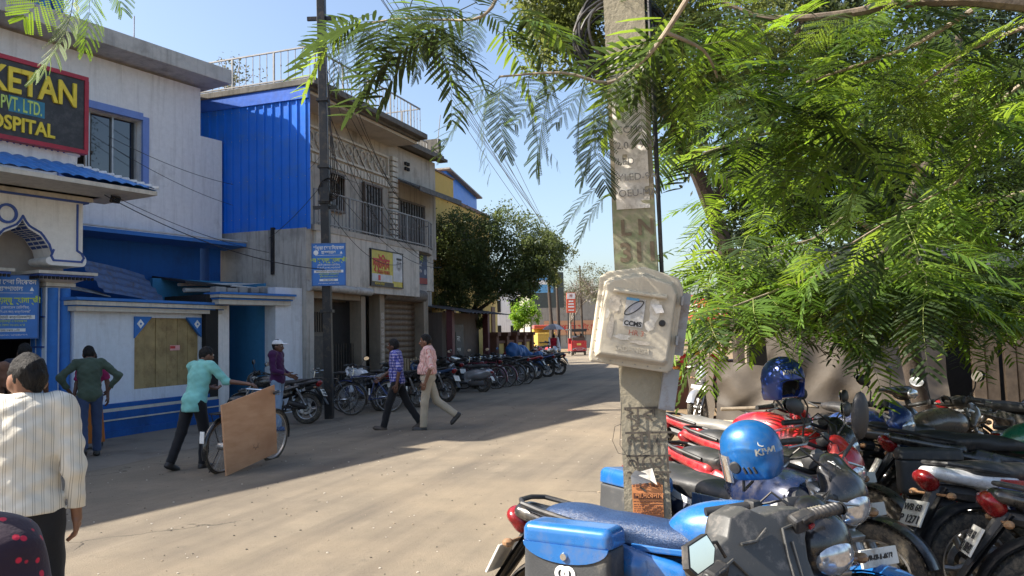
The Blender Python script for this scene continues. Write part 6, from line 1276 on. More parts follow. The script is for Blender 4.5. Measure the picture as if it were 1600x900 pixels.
# ------------------------------------------------------------------ feathery trees on the right
LEAF_B = leafmat('fern_leaf', (.072, .135, .018), (.24, .38, .025), .45); LEAF_D = leafmat('fern_leaf_shaded', (.040, .066, .024), (.075, .12, .028), .5); LEAF_L = leafmat('fern_leaf_lit', (.12, .20, .028), (.34, .48, .05), .4); LEAF_S = leafmat('fern_leaf_silhouette', (.035, .055, .028), (.05, .08, .025), .4); LEAF_T = leafmat('tree_leaf', (.032, .052, .018), (.08, .11, .028), .45); LEAF_Y = leafmat('bright_leaf', (.10, .20, .02), (.36, .55, .05)); LEAF_G = leafmat('grey_leaf', (.10, .105, .065), (.18, .18, .09))  # fern tones: leaf variety, plus lit, shaded and silhouetted fronds put into colour
STALK = mat('green_stalk', (.16, .19, .05), .6); BARK = mat('grey_bark', (.15, .115, .08), .85, var=.3, scale=14, bmp=.6, bscale=30, dirt=(.08, .06, .045), dirt_amt=.5); BARKP = mat('pale_bark', (.26, .21, .15), .8, var=.3, scale=12, bmp=.5, bscale=40); BARKD = mat('dark_bark', (.055, .04, .03), .9, var=.3, scale=10, bmp=.6, bscale=30)
def frond_arrays(seed, L=.42, pairs=11, plen=.135, nl=15, lw=.0043, ll=.0128, droop=.35):
    r = random.Random(seed); V = []; F = []; M_ = []
    def q(pts, mi): o = len(V); V.extend(pts); F.append((o, o + 1, o + 2, o + 3)); M_.append(mi)
    def rach(t): x = L * t; return np.array((x * (1 - .08 * t), .02 * math.sin(t * 3 + seed), -droop * L * t * t))
    for i in range(8):
        a, b = rach(i / 8), rach((i + 1) / 8); w = .0022 * (1 - i / 9)
        q([a + (0, w, 0), b + (0, w, 0), b - (0, w, 0), a - (0, w, 0)], 1); q([a + (0, 0, w), b + (0, 0, w), b - (0, 0, w), a - (0, 0, w)], 1)
    for i in range(pairs):
        t = .16 + .84 * i / (pairs - 1); base = rach(t); pl = plen * (.55 + .45 * math.sin(math.pi * min(1, (t * .95 + .1))) ** .6) * r.uniform(.9, 1.08); 
        for s in (-1, 1):
            if r.random() < .03: continue
            an = R(62 - 26 * t) + r.uniform(-.08, .08); d = np.array((math.cos(an), s * math.sin(an), -.12 + .16 * r.random())); d /= np.linalg.norm(d); sag = r.uniform(.10, .28)
            P_ = lambda u: base + d * pl * u + np.array((0, 0, -sag * pl * u * u)); side = np.cross(d, (0, 0, 1)); side /= np.linalg.norm(side)
            q([base + side * .0008, P_(.5) + side * .0008, P_(.5) - side * .0008, base - side * .0008], 1); q([P_(.5) + side * .0007, P_(1) + side * .0005, P_(1) - side * .0005, P_(.5) - side * .0007], 1)
            roll = r.uniform(-.5, .5)
            for j in range(nl):
                u = .06 + .94 * j / (nl - 1); c = P_(u); k = .75 + .25 * math.sin(math.pi * u)
                for e in (-1, 1):
                    n_ = side * e * math.cos(roll) + np.array((0, 0, 1)) * math.sin(roll) * e * .6; dd = n_ * .92 + d * .38; dd /= np.linalg.norm(dd); w = np.cross(dd, np.cross(d, n_)); w /= np.linalg.norm(w) + 1e-9
                    l_ = ll * k; w_ = lw * k; q([c, c + dd * l_ * .5 + w * w_, c + dd * l_, c + dd * l_ * .5 - w * w_], 0)
    return np.array(V), np.array(F), np.array(M_)
FR = [frond_arrays(s, pairs=p, L=L, droop=d) for s, p, L, d in ((1, 11, .42, .22), (2, 12, .46, .35), (3, 9, .34, .15), (4, 12, .48, .5))]
FRM = [raw('frond', V, F, [LEAF_B, STALK], False, M_) for V, F, M_ in FR]
FRL = [frond_arrays(s + 10, pairs=9, L=L, nl=9, lw=.0075, ll=.0165, droop=d) for s, L, d in ((1, .42, .35), (2, .48, .5), (3, .38, .25))]
def frond_pinna(seed, L=.5, pairs=16, plen=.17, hw=.0085, droop=.3):
    """frond seen from further off: each pinna is one narrow toothless blade"""
    r = random.Random(seed); V = []; F = []; M_ = []
    def rach(t): x = L * t; return np.array((x * (1 - .08 * t), .03 * math.sin(t * 2.5 + seed), .05 * L * math.sin(t * 2) - droop * L * t * t))
    def q(pts, mi): o = len(V); V.extend(pts); F.append((o, o + 1, o + 2, o + 3)); M_.append(mi)
    for i in range(6):
        a, b = rach(i / 6), rach((i + 1) / 6); w = .003 * (1 - i / 7); q([a + (0, w, 0), b + (0, w, 0), b - (0, w, 0), a - (0, w, 0)], 1)
    for i in range(pairs):
        t = .14 + .86 * i / (pairs - 1); base = rach(t); pl = plen * (.45 + .55 * math.sin(math.pi * min(1, t * .8 + .16)) ** .7) * r.uniform(.88, 1.08)
        for s in (-1, 1):
            if r.random() < .05: continue
            an = R(68 - 30 * t) + r.uniform(-.1, .1); d = np.array((math.cos(an), s * math.sin(an), r.uniform(-.1, .12))); d /= np.linalg.norm(d); sag = r.uniform(.12, .35); side = np.cross(d, (0, 0, 1)); side /= np.linalg.norm(side); tw = r.uniform(-.35, .35); side = side * math.cos(tw) + np.array((0, 0, 1)) * math.sin(tw)
            P_ = lambda u: base + d * pl * u + np.array((0, 0, -sag * pl * u * u)); ws = (.55, 1., .9, .25); us = (.04, .35, .72, 1.)
            for j in range(3): q([P_(us[j]) + side * hw * ws[j], P_(us[j + 1]) + side * hw * ws[j + 1], P_(us[j + 1]) - side * hw * ws[j + 1], P_(us[j]) - side * hw * ws[j]], 0)
    return np.array(V), np.array(F), np.array(M_)
FRP = [frond_pinna(s, L, p, pl, .0088, d) for s, L, p, pl, d in ((21, .52, 16, .17, .25), (22, .60, 18, .19, .4), (23, .44, 14, .15, .15), (24, .56, 17, .17, .55), (25, .36, 11, .14, .3))]
FPM = [raw('frond', V, F, [LEAF_B, STALK], False, M_) for V, F, M_ in FRP]
def rotm(d, roll):
    """orientation with x along d and the leaf plane turned up, rolled a little"""
    d = Vector(d).normalized(); y = Vector((0, 0, 1)).cross(d)
    if y.length < .05: y = Vector((1, 0, 0))
    y.normalize(); z = d.cross(y); m = Matrix((d, y, z)).transposed().to_4x4(); return m @ Matrix.Rotation(roll, 4, 'X')
def limb(mb, pts, r0, r1, n=8):
    pts = [Vector(p) for p in pts]; out = []
    for i in range(len(pts) - 1):
        for j in range(4):
            t = j / 4; p0 = pts[max(i - 1, 0)]; p1 = pts[i]; p2 = pts[i + 1]; p3 = pts[min(i + 2, len(pts) - 1)]
            out.append(.5 * ((2 * p1) + (p2 - p0) * t + (2 * p0 - 5 * p1 + 4 * p2 - p3) * t * t + (3 * p1 - p0 - 3 * p2 + p3) * t ** 3))
    out.append(pts[-1]); k = len(out); mb.tube(out, [(r0 + (r1 - r0) * (i / (k - 1)) ** .8) * random.uniform(.93, 1.07) for i in range(k)], n); return out
nfr = [0]
def frond(parent, p, d, sc=1., roll=0., v=None, m=None):
    v = random.randrange(4) if v is None else v; nfr[0] += 1; far = Vector(p).y > 4.6
    if m is None: m = random.choices((None, LEAF_L, LEAF_D), (.5, .28, .22))[0]
    if far: sc *= .82
    o = put('frond', (FPM if far else FRM)[v], parent, Matrix.Translation(p) @ rotm(d, roll) @ Matrix.Scale(sc, 4))
    if m is not None: s = o.material_slots[0]; s.link = 'OBJECT'; s.material = m
    return o
def fronds_along(parent, pts, n, t0=0., sc=1., down=.25, spread=1., m=None, out=.55):
    for i in range(n):
        t = t0 + (1 - t0) * (i + .5) / n; k = min(int(t * (len(pts) - 1)), len(pts) - 2); p = Vector(pts[k]).lerp(Vector(pts[k + 1]), t * (len(pts) - 1) - k); ax = (Vector(pts[k + 1]) - Vector(pts[k])).normalized()
        s = 1 if i % 2 else -1; sd = ax.cross(Vector((0, 0, 1))); sd.normalize()
        d = ax * out + sd * s * spread * random.uniform(.5, 1.1) + Vector((0, 0, random.uniform(-down - .25, .22 - down * .4))); frond(parent, p, d, sc * random.uniform(.8, 1.1), random.uniform(-.35, .35), m=m)
    frond(parent, pts[-1], ax + Vector((0, 0, -down)), sc, 0, m=m)
def mass(name, parent, clumps, n, mats, size=(.75, 1.25), down=.2, lod=None):
    """many fronds of a crown joined into one mesh; clumps = (centre, radii, weight)"""
    VV, FF, MM = [], [], []; off = 0; wts = [c[2] for c in clumps]
    for i in range(n):
        c, r, _ = random.choices(clumps, wts)[0]; u = Vector((random.gauss(0, 1), random.gauss(0, 1), random.gauss(0, 1))).normalized() * random.random() ** .45
        p = Vector((c[0] + u.x * r[0], c[1] + u.y * r[1], c[2] + u.z * r[2])); a = random.uniform(0, 6.283); d = Vector((math.cos(a) + u.x * .6, math.sin(a) + u.y * .6, random.uniform(-.35, .2) - down * .5))
        V, F, M_ = random.choice(lod or FRP); X = Matrix.Translation(p) @ rotm(d, random.uniform(-.28, .28)) @ Matrix.Scale(random.uniform(*size), 4); A = np.array(X)
        VV.append(V @ A[:3, :3].T + A[:3, 3]); FF.append(F + off); MM.append(np.where(M_ == 0, random.choices((0, 2, 3), (.28, .52, .20))[0], M_)); off += len(V)
    return kind(put(name, raw(name, np.concatenate(VV), np.concatenate(FF), mats, False, np.concatenate(MM)), parent), 'stuff')
def leaves(name, parent, clumps, n, m, size=(.05, .10), shape=.45):
    c = np.array([q[0] for q in clumps]); r = np.array([q[1] for q in clumps]); w = np.array([q[2] for q in clumps], float); w /= w.sum()
    # sub-clumps give light and dark tufts
    ns = max(30, n // 90); ci = rng.choice(len(clumps), ns, p=w); u = rng.normal(size=(ns, 3)); u /= np.linalg.norm(u, axis=1)[:, None]; sc = c[ci] + u * r[ci] * (rng.random(ns) ** .4)[:, None]
    k = rng.integers(0, ns, n); p = sc[k] + rng.normal(size=(n, 3)) * (r[ci][k].mean(1) * .13)[:, None]
    a = rng.normal(size=(n, 3)); a[:, 2] -= .3; a /= np.linalg.norm(a, axis=1)[:, None]; b = np.cross(a, rng.normal(size=(n, 3))); b /= np.linalg.norm(b, axis=1)[:, None]; L_ = rng.uniform(*size, n)[:, None]
    V = np.stack([p, p + a * L_ * .5 + b * L_ * shape * .5, p + a * L_, p + a * L_ * .5 - b * L_ * shape * .5], 1).reshape(-1, 3); F = np.arange(4 * n).reshape(-1, 4)
    return put(name, raw(name, V, F, m, False), parent)
# near tree whose trunk stands outside the frame on the right; its branches cross the top
T1 = empty('overhanging_tree', (5.2, 3.9, 0)); T1.location = (0, 0, 0); tag(T1, 'overhanging feathery leaved tree with branches crossing the top of view', 'tree')
b = MB(); limb(b, [(5.4, 3.6, -.05), (5.3, 3.6, 1.2), (5.0, 3.6, 2.4), (4.2, 3.6, 3.2), (3.2, 3.6, 3.25), (2.38, 3.6, 3.11)], .13, .035, 10); limb(b, [(5.0, 3.6, 2.4), (5.0, 4.4, 3.6), (4.6, 5.2, 4.6)], .09, .03); b.build('trunk', BARK, T1, smooth=True)
B1 = [(2.38, 3.6, 3.11), (2.09, 3.6, 3.14), (1.84, 3.7, 3.17), (1.65, 3.75, 3.15), (1.42, 3.8, 3.15), (1.25, 3.85, 3.18), (1.08, 3.9, 3.28)]
B2 = [(2.2, 3.7, 3.13), (1.98, 3.8, 3.01), (1.75, 3.9, 2.95), (1.5, 3.95, 2.88)]; B3 = [(2.6, 3.55, 3.08), (2.29, 3.8, 3.0), (2.18, 3.9, 2.93), (2.0, 4.1, 2.8)]
B4 = [(1.2, 3.2, 3.7), (.86, 3.4, 3.2), (.71, 3.5, 2.98), (.61, 3.55, 2.87), (.46, 3.6, 2.79), (.25, 3.6, 2.84), (-.04, 3.7, 2.86)]; B4b = [(.71, 3.5, 2.98), (.9, 3.6, 2.93), (1.0, 3.75, 2.85)]
B5 = [(1.2, 3.2, 3.7), (.5, 3.6, 3.6), (.03, 3.9, 3.44), (-.07, 3.9, 3.28), (-.16, 3.9, 3.22), (-.33, 4.0, 3.26), (-.57, 4.1, 3.31), (-.79, 4.2, 3.32)]
B9 = [(3.3, 4.6, 3.2), (3.11, 5.0, 3.05), (2.84, 5.0, 2.57), (2.55, 5.0, 2.41), (2.01, 5.0, 2.1)]; B10 = [(4.2, 3.6, 3.2), (3.2, 3.4, 3.6), (2.2, 3.2, 3.9), (1.2, 3.2, 3.7)]; B11 = [(3.0, 3.6, 3.25), (3.3, 4.6, 3.2)]
for pts, r0, r1 in ((B1, .034, .010), (B2, .014, .006), (B3, .014, .006), (B4, .016, .005), (B4b, .01, .005), (B5, .014, .004), (B9, .016, .005), (B10, .03, .016), (B11, .02, .014)):
    b = MB(); limb(b, pts, r0, r1, 7); b.build('branch', BARKP if r0 < .02 else BARK, T1, smooth=True)
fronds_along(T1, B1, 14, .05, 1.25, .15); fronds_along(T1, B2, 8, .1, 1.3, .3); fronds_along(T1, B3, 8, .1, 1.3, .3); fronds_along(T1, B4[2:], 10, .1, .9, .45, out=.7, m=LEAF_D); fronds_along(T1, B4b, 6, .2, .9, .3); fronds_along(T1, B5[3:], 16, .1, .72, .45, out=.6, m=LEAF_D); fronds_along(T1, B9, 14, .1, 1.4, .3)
# drooping sprays against the sky
for p, d, s in (((-.04, 3.7, 2.86), (-.55, 0, -.8), .95), ((-.02, 3.7, 2.84), (-.15, .1, -1), .9), ((.1, 3.66, 2.85), (-.2, 0, -.95), .9), ((.25, 3.6, 2.84), (-.55, .2, -.8), .95), ((.36, 3.6, 2.82), (-.3, 0, -.95), 1.0), ((.42, 3.7, 2.72), (-.05, .1, -1), 1.0), ((.5, 3.6, 2.7), (-.6, .1, -.75), 1.0), ((.56, 3.55, 2.75), (-.75, .1, -.35), 1.0), ((-.79, 4.2, 3.32), (-.9, 0, -.25), .8), ((-.79, 4.2, 3.32), (-.75, .2, -.8), .8), ((-.6, 4.1, 3.3), (-.2, 0, -1), .8), ((-.45, 4.05, 3.28), (.1, .1, -1), .75), ((-.33, 4.0, 3.24), (.5, 0, -.85), .8), ((-.7, 4.15, 3.3), (-.5, .1, -.9), .8), ((-.5, 4.1, 3.3), (.4, -.2, -.7), .8), ((.45, 3.75, 2.35), (-.9, .2, -.45), .7), ((.47, 3.75, 2.3), (-.85, .1, -.75), .65)):
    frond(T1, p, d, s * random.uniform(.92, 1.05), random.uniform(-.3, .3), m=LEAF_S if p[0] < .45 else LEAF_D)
mass('foliage', T1, [((2.3, 4.2, 3.05), (1.1, .55, .45), 3), ((1.6, 4.2, 2.9), (.55, .4, .35), 1.6), ((3.0, 4.8, 2.75), (.9, .7, .5), 2), ((3.6, 5.0, 3.3), (1.0, .9, .6), 2), ((1.25, 4.5, 2.75), (.35, .45, .4), 1.3), ((.75, 3.7, 3.05), (.4, .3, .2), .5), ((-.35, 4.0, 3.30), (.55, .2, .10), .9)], 190, [LEAF_B, STALK, LEAF_D, LEAF_L])
# sapling tree with the thin trunk
T2 = empty('feathery_tree', (0, 0, 0)); tag(T2, 'thin trunked feathery tree standing among the parked motorcycles', 'tree')
b = MB(); limb(b, [(4.66, 9.0, -.05), (4.55, 9.0, .7), (4.40, 8.9, 1.35), (4.26, 8.8, 2.07), (4.2, 8.7, 2.55), (4.47, 8.6, 3.3), (4.85, 8.6, 3.9), (4.9, 8.5, 4.8)], .14, .035, 10); b.build('trunk', BARKD, T2, smooth=True)
C1 = [(4.25, 8.8, 2.45), (3.56, 8.3, 2.79), (2.99, 7.9, 2.52), (2.33, 7.6, 2.41)]; C2 = [(4.26, 8.75, 2.3), (3.9, 7.5, 2.55), (3.3, 6.6, 2.4), (2.7, 6.0, 2.15)]; C3 = [(4.3, 8.7, 2.7), (4.9, 7.6, 2.9), (4.9, 6.7, 2.7), (4.5, 6.0, 2.4)]; C4 = [(2.7, 6.0, 2.15), (2.1, 5.6, 2.0), (1.6, 5.3, 1.85), (1.3, 5.2, 1.75)]; C5 = [(3.3, 6.6, 2.4), (3.0, 5.9, 2.1), (2.6, 5.5, 1.95)]; C6 = [(4.5, 8.6, 3.3), (3.4, 7.6, 3.6), (2.4, 7.0, 3.4), (1.6, 6.5, 3.1)]
for pts, r0, r1 in ((C1, .035, .012), (C2, .03, .012), (C3, .03, .01), (C4, .013, .005), (C5, .012, .005), (C6, .03, .01)):
    b = MB(); limb(b, pts, r0, r1, 7); b.build('branch', BARKP, T2, smooth=True)
for pts, n, s in ((C1, 12, 1.6), (C2, 12, 1.6), (C3, 14, 1.6), (C4, 13, 1.35), (C5, 10, 1.5), (C6, 16, 1.6)): fronds_along(T2, pts, n, .15, s, .2)
for p, d, s in (((1.3, 5.2, 1.75), (-.7, -.3, -.4), 1.0), ((1.32, 5.2, 1.74), (-.2, -.5, -.7), 1.0), ((1.5, 5.3, 1.8), (.5, -.6, -.3), 1.0), ((1.4, 5.2, 1.78), (.8, -.3, -.2), 1.0), ((2.6, 5.5, 1.95), (.3, -.6, -.5), 1.15), ((2.6, 5.5, 1.97), (-.7, -.4, -.35), 1.15), ((2.62, 5.5, 1.97), (.8, -.3, -.45), 1.2), ((2.6, 5.5, 1.95), (-.1, -.7, -.7), 1.1), ((2.3, 5.7, 2.05), (-.6, -.4, -.1), 1.1), ((2.3, 5.7, 2.05), (.1, -.8, -.5), 1.1)): frond(T2, p, d, s, random.uniform(-.2, .2))
D1 = [(2.6, 5.5, 2.05), (2.3, 5.6, 2.0), (1.9, 5.7, 1.95), (1.5, 5.7, 1.85)]; D2 = [(3.0, 5.9, 2.1), (2.9, 5.6, 2.02), (2.75, 5.3, 1.92)]; D3 = [(4.5, 6.0, 2.4), (4.2, 5.8, 2.1), (3.8, 5.7, 1.9)]
for pts in (D1, D2, D3):
    b = MB(); limb(b, pts, .008, .003, 6); b.build('branch', BARKP, T2, smooth=True); fronds_along(T2, pts, 9, .1, 1.45, .3)
mass('foliage', T2, [((4.6, 7.6, 2.75), (1.6, .9, .6), 3), ((3.2, 6.9, 2.6), (1.2, .8, .55), 2.5), ((2.1, 6.3, 2.55), (.7, .6, .45), 1.6), ((4.6, 7.4, 3.8), (1.7, 1.2, .7), 3), ((2.9, 6.9, 3.5), (1.2, .8, .5), 2), ((1.9, 6.4, 3.1), (.5, .5, .35), 1), ((2.6, 6.0, 2.0), (1.0, .5, .25), 2.2), ((4.3, 6.6, 2.1), (.9, .7, .4), 1.8), ((3.4, 6.2, 2.0), (.8, .5, .3), 1.4), ((1.7, 5.8, 2.2), (.5, .4, .35), 1.2), ((5.2, 7.6, 2.1), (.9, .8, .6), 1.6), ((2.3, 6.4, 1.95), (.8, .4, .22), 1.6), ((3.0, 6.1, 1.9), (.7, .4, .22), 1.5), ((4.8, 7.2, 1.85), (1.2, .8, .3), 1.8), ((1.5, 5.4, 1.75), (.35, .25, .12), .7), ((2.7, 5.6, 1.72), (.8, .35, .12), 1.6), ((3.8, 6.2, 1.8), (.9, .4, .2), 1.2)], 620, [LEAF_B, STALK, LEAF_D, LEAF_L])
# hanging spray close to the lens at the upper left
T3 = empty('near_hanging_branch', (0, 0, 0)); tag(T3, 'sunlit spray of feathery leaves hanging at the upper left corner', 'branch')
b = MB(); limb(b, [(-.2, .9, 2.9), (-.55, 1.3, 2.7), (-.83, 1.55, 2.45), (-.86, 1.6, 2.36)], .012, .003, 6); b.build('twig', BARKP, T3, smooth=True)
for p, d, s, v in (((-.88, 1.6, 2.40), (-.02, .05, -1), .50, 1), ((-.86, 1.58, 2.42), (.22, .1, -.95), .42, 0), ((-.90, 1.6, 2.44), (-.65, .05, -.75), .46, 2), ((-.82, 1.55, 2.46), (.4, .1, -.7), .36, 0)): frond(T3, p, d, s, random.uniform(.6, 1.0), v, m=LEAF_B)
# background trees behind: mass of small leaves
T4 = empty('background_tree', (0, 0, 0)); tag(T4, 'tall pale green tree rising behind the concrete pole', 'tree')
b = MB(); limb(b, [(4.2, 14.5, -.1), (4.0, 14.4, 2.5), (3.4, 14, 4.2), (2.6, 13.5, 5.6), (1.9, 13, 7)], .22, .06); limb(b, [(3.6, 14.2, 3.8), (4.5, 13.5, 5.5), (5.0, 13, 7)], .1, .04); b.build('trunk', BARKD, T4, smooth=True)
leaves('crown', T4, [((1.5, 12.6, 6.6), (1.0, 1.0, 1.2), 2), ((2.6, 12.8, 6.2), (1.2, 1.2, 1.2), 2.5), ((.75, 12.2, 6.5), (.6, .8, .9), 1.2), ((3.8, 13, 6.6), (1.6, 1.4, 1.6), 2.5), ((1.0, 12.4, 7.6), (1.2, 1.2, .9), 1.5), ((2.9, 12.6, 4.9), (.8, .8, .7), .7)], 30000, leafmat('yellowish_leaf', (.085, .105, .03), (.2, .23, .05)), (.07, .14))
T5 = empty('shade_tree', (0, 0, 0)); tag(T5, 'broad dark tree filling the background at the right', 'tree')
b = MB(); limb(b, [(10.3, 17.5, -.1), (10.2, 17.4, 1.6), (10.0, 17, 3.5), (9.2, 16.6, 5.5)], .34, .12); limb(b, [(10, 17, 3.2), (8.2, 16, 4.6), (6.8, 15.2, 5.6)], .14, .05); b.build('trunk', BARKD, T5, smooth=True)
leaves('crown', T5, [((4.6, 14.8, 4.2), (1.0, 1.2, 1.0), 1.2), ((8.5, 15, 9.6), (3.5, 2, 1.6), 2.5), ((6.6, 14.5, 5.0), (2.0, 1.6, 1.6), 2), ((9.4, 15, 5.2), (2.4, 1.8, 2.0), 3), ((12.2, 15.5, 4.8), (2.4, 2, 2.2), 2), ((7.8, 14.8, 7.6), (2.8, 2, 1.6), 2.5), ((11.5, 15, 8.0), (3, 2, 1.8), 2.5), ((5.2, 14.5, 6.6), (1.4, 1.4, 1.4), 1.4), ((9.8, 14.2, 3.6), (2.2, 1, .9), 1.5), ((6.4, 14.0, 3.9), (1.6, .8, .8), 1.2)], 62000, LEAF_T, (.09, .17))
T6 = empty('distant_thicket', (0, 0, 0)); leaves('foliage', T6, [((14, 24, 3.5), (6, 2.5, 3.5), 3), ((9, 22, 3.0), (2.5, 2, 2.6), 2), ((12, 23, 7.5), (6, 2.5, 2.5), 2)], 22000, LEAF_T, (.12, .24)); kind(tag(T6, 'dense green thicket behind the tarpaulin shack', 'thicket'), 'stuff')
# tree by the yellow house, small bright tree, bare far trees
def tree(name, label, base, trunk, clumps, n, m, size, bark=BARKD, r=.16, limbs=()):
    o = empty(name, base); tag(o, label, 'tree'); b = MB(); limb(b, trunk, r, r * .35)
    for l_ in limbs: limb(b, l_, r * .5, r * .15)
    b.build('trunk', bark, o, smooth=True); leaves('crown', o, clumps, n, m, size); return o
tree('street_tree', 'broad dark leaved tree in front of the ochre house', (-1.75, 29.0, 0), [(0, 0, -.1), (.1, 0, 1.2), (.3, 0, 2.4), (.9, .3, 3.6), (1.6, .4, 4.8)], [((-.3, 0, 4.9), (1.1, 1.2, 1.3), 2), ((.2, 0, 5.0), (1.2, 1.2, 1.1), 2), ((1.6, .2, 5.2), (1.3, 1.3, 1.1), 2.5), ((2.7, 0, 4.6), (1.0, 1.1, .9), 2), ((1.4, -.2, 3.9), (1.4, 1.0, .7), 2), ((-.2, .1, 4.0), (.8, .9, .8), 1), ((2.4, -.3, 3.7), (.9, .8, .6), 1.2), ((.3, -.1, 2.4), (.5, .4, .6), .4), ((-.5, -.3, 3.2), (.6, .5, .8), 1.2), ((.3, -.5, 3.4), (1.0, .5, .7), 1.5), ((1.5, -.6, 3.4), (1.2, .5, .6), 1.5)], 48000, leafmat('dark_leaf', (.075, .098, .036), (.15, .19, .05), .5), (.07, .14), limbs=([(.2, 0, 1.8), (-.3, .1, 3.2), (-.2, .1, 4.6)], [(.3, 0, 2.4), (1.6, -.2, 3.3), (2.6, -.1, 4.2)]))
tree('roadside_tree', 'thin yellowish tree behind the dark street tree', (2.3, 47.5, 0), [(0, 0, -.1), (0, 0, 2), (-.1, 0, 4.5), (.1, 0, 6.5)], [((-.6, 0, 6.8), (1.3, 1.2, 1.1), 2), ((.7, 0, 6.2), (1.2, 1, 1.2), 2), ((.1, 0, 5.0), (1.2, 1, .7), 1)], 5000, leafmat('olive_leaf', (.09, .10, .03), (.2, .22, .05)), (.1, .2))
tree('small_green_tree', 'small bright green tree in sunlight by the yellow house', (.55, 43.5, 0), [(0, 0, -.1), (.02, 0, 1.2), (.1, 0, 2.2)], [((.1, 0, 3.0), (.85, .8, .8), 2), ((.5, -.1, 2.6), (.6, .5, .5), 1), ((-.3, 0, 2.5), (.55, .5, .5), 1)], 6000, LEAF_Y, (.08, .15), r=.07)
for i, (x, y, lb) in enumerate(((5.6, 78, 'leafless grey tree left of the meter box, beyond the orange sign'), (9.5, 92, 'leafless grey tree farthest down the road'), (7.6, 70, 'bare twiggy tree behind the red rickshaw'))):
    o = empty('bare_tree', (x, y, 0)); tag(o, lb, 'tree', 'bare far trees'); b = MB(); rr = random.Random(i)
    def grow(p, d, L_, r, dep):
        q = p + d * L_; b.tube([p, q], [r, r * .65], 5)
        if dep == 0: return
        for k in range(3 if dep > 2 else 4): grow(q, (d + Vector((rr.gauss(0, .55), rr.gauss(0, .55), rr.gauss(.1, .3)))).normalized(), L_ * rr.uniform(.6, .8), r * .6, dep - 1)
    grow(Vector((0, 0, 0)), Vector((0, 0, 1)), 2.6, .16, 4); b.build('trunk', mat('ash_bark', (.26, .23, .20), .9), o)
    leaves('crown', o, [((0, 0, 6.0), (2.4, 2, 1.8), 1)], 2600, LEAF_G, (.12, .22))
for i, (x, y, s) in enumerate(((-9, 120, 9), (4, 135, 8), (16, 125, 10), (27, 120, 11), (-20, 110, 9))):
    o = empty('far_tree', (x, y, 0)); tag(o, ('far hazy tree at the left behind the street', 'far hazy tree straight down the road', 'far hazy tree behind the meter box', 'far hazy tree hidden at the right', 'far hazy tree behind the roofs')[i], 'tree', 'far hazy trees'); b = MB(); limb(b, [(0, 0, 0), (0, 0, s * .5)], .3, .1); b.build('trunk', BARKD, o)
    leaves('crown', o, [((0, 0, s * .6), (s * .5, 3, s * .35), 1), ((s * .3, 0, s * .45), (s * .35, 3, s * .25), 1), ((-s * .3, 0, s * .45), (s * .35, 3, s * .25), 1)], 3500, LEAF_G if i < 3 else LEAF_T, (.3, .55))
# ------------------------------------------------------------------ concrete pole, meter box, papers
PL = empty('concrete_pole', (.665, 4.03, 0)); PL.rotation_euler = (0, R(-1.0), R(-9)); tag(PL, 'rectangular concrete utility pole leaning slightly left beside the motorcycles', 'pole')
CP = plaster('pole_concrete', (.33, .29, .21), (.15, .13, .10), .45, .4, 2.2, .5)
V, F = sdf([('b', (0, 0, 1.0), (.115, .085, 1.1), .012)], .02, .01)
m = MB(); prof = [(-.115, -.085), (.115, -.085), (.115, .085), (-.115, .085)]
nz = 30
for i in range(nz + 1):
    z = -.1 + 6.1 * i / nz; k = 1 - .035 * z
    for x, y in prof: m.v.append((x * k + random.uniform(-.0015, .0015), y * k + random.uniform(-.0015, .0015), z))
for i in range(nz):
    for j in range(4): m.f.append((i * 4 + j, i * 4 + (j + 1) % 4, i * 4 + 4 + (j + 1) % 4, i * 4 + 4 + j)); m.m.append(0)
m.f.append((nz * 4, nz * 4 + 1, nz * 4 + 2, nz * 4 + 3)); m.m.append(0)
m.build('post', CP, PL)
m = MB()
m.box((0, -.0835, 2.10), (.207, .006, .40)); m.build('green_band', mat('green_paint_worn', (.20, .23, .12), .8, dirt=(.33, .29, .21), dirt_amt=.8, scale=9), PL)
text('painted_number', '311', .13, (-.08, -.088, 2.0), mat('red_brown_paint', (.17, .13, .085), .8), PL, ext=.0006, offset=.004); text('painted_number', 'L N', .11, (-.07, -.0885, 2.13), mat('red_brown_paint', (.17, .13, .085), .8), PL, ext=.0006, offset=.003)
SCR = mat('black_scrawl', (.085, .07, .055), .9, var=.5, scale=30)
for s_, z, sz in (('যুব', 1.20, .13), ('লাভ', 1.08, .13), ('নেতা', .98, .11), ('শ্রম', .90, .11)): text('scrawl', s_, sz, (-.09, -.092, z), SCR, PL, ext=.0006, offset=.0005)
m = MB(); m.tube([(.1, -.02, 5), (.125, -.09, 3.5), (.12, -.085, 2.4), (.125, -.06, 1.9), (.12, -.085, 1.3)], .009, 6); m.tube([(.12, .0, 5), (.13, .0, 3), (.125, .03, 1.6)], .012, 6); m.build('cable', BLACKM, PL, smooth=True)
m = MB()
pts = [(-.11 + .02 * math.sin(a * 1.3), -.095, 1.04 + .07 * math.sin(a)) for a in np.linspace(0, 5, 14)]; m.tube([(.1, -.09, 1.2), (.03, -.095, 1.07), (-.05, -.096, 1.04), (-.13, -.1, 1.06), (-.155, -.1, 1.12), (-.14, -.1, 1.19), (-.11, -.095, 1.2)], .0014, 5); m.tube([(-.1, -.09, 1.33), (-.12, -.1, 1.1), (-.05, -.095, .98)], .0014, 5); m.build('loose_wire', BLACKM, PL)
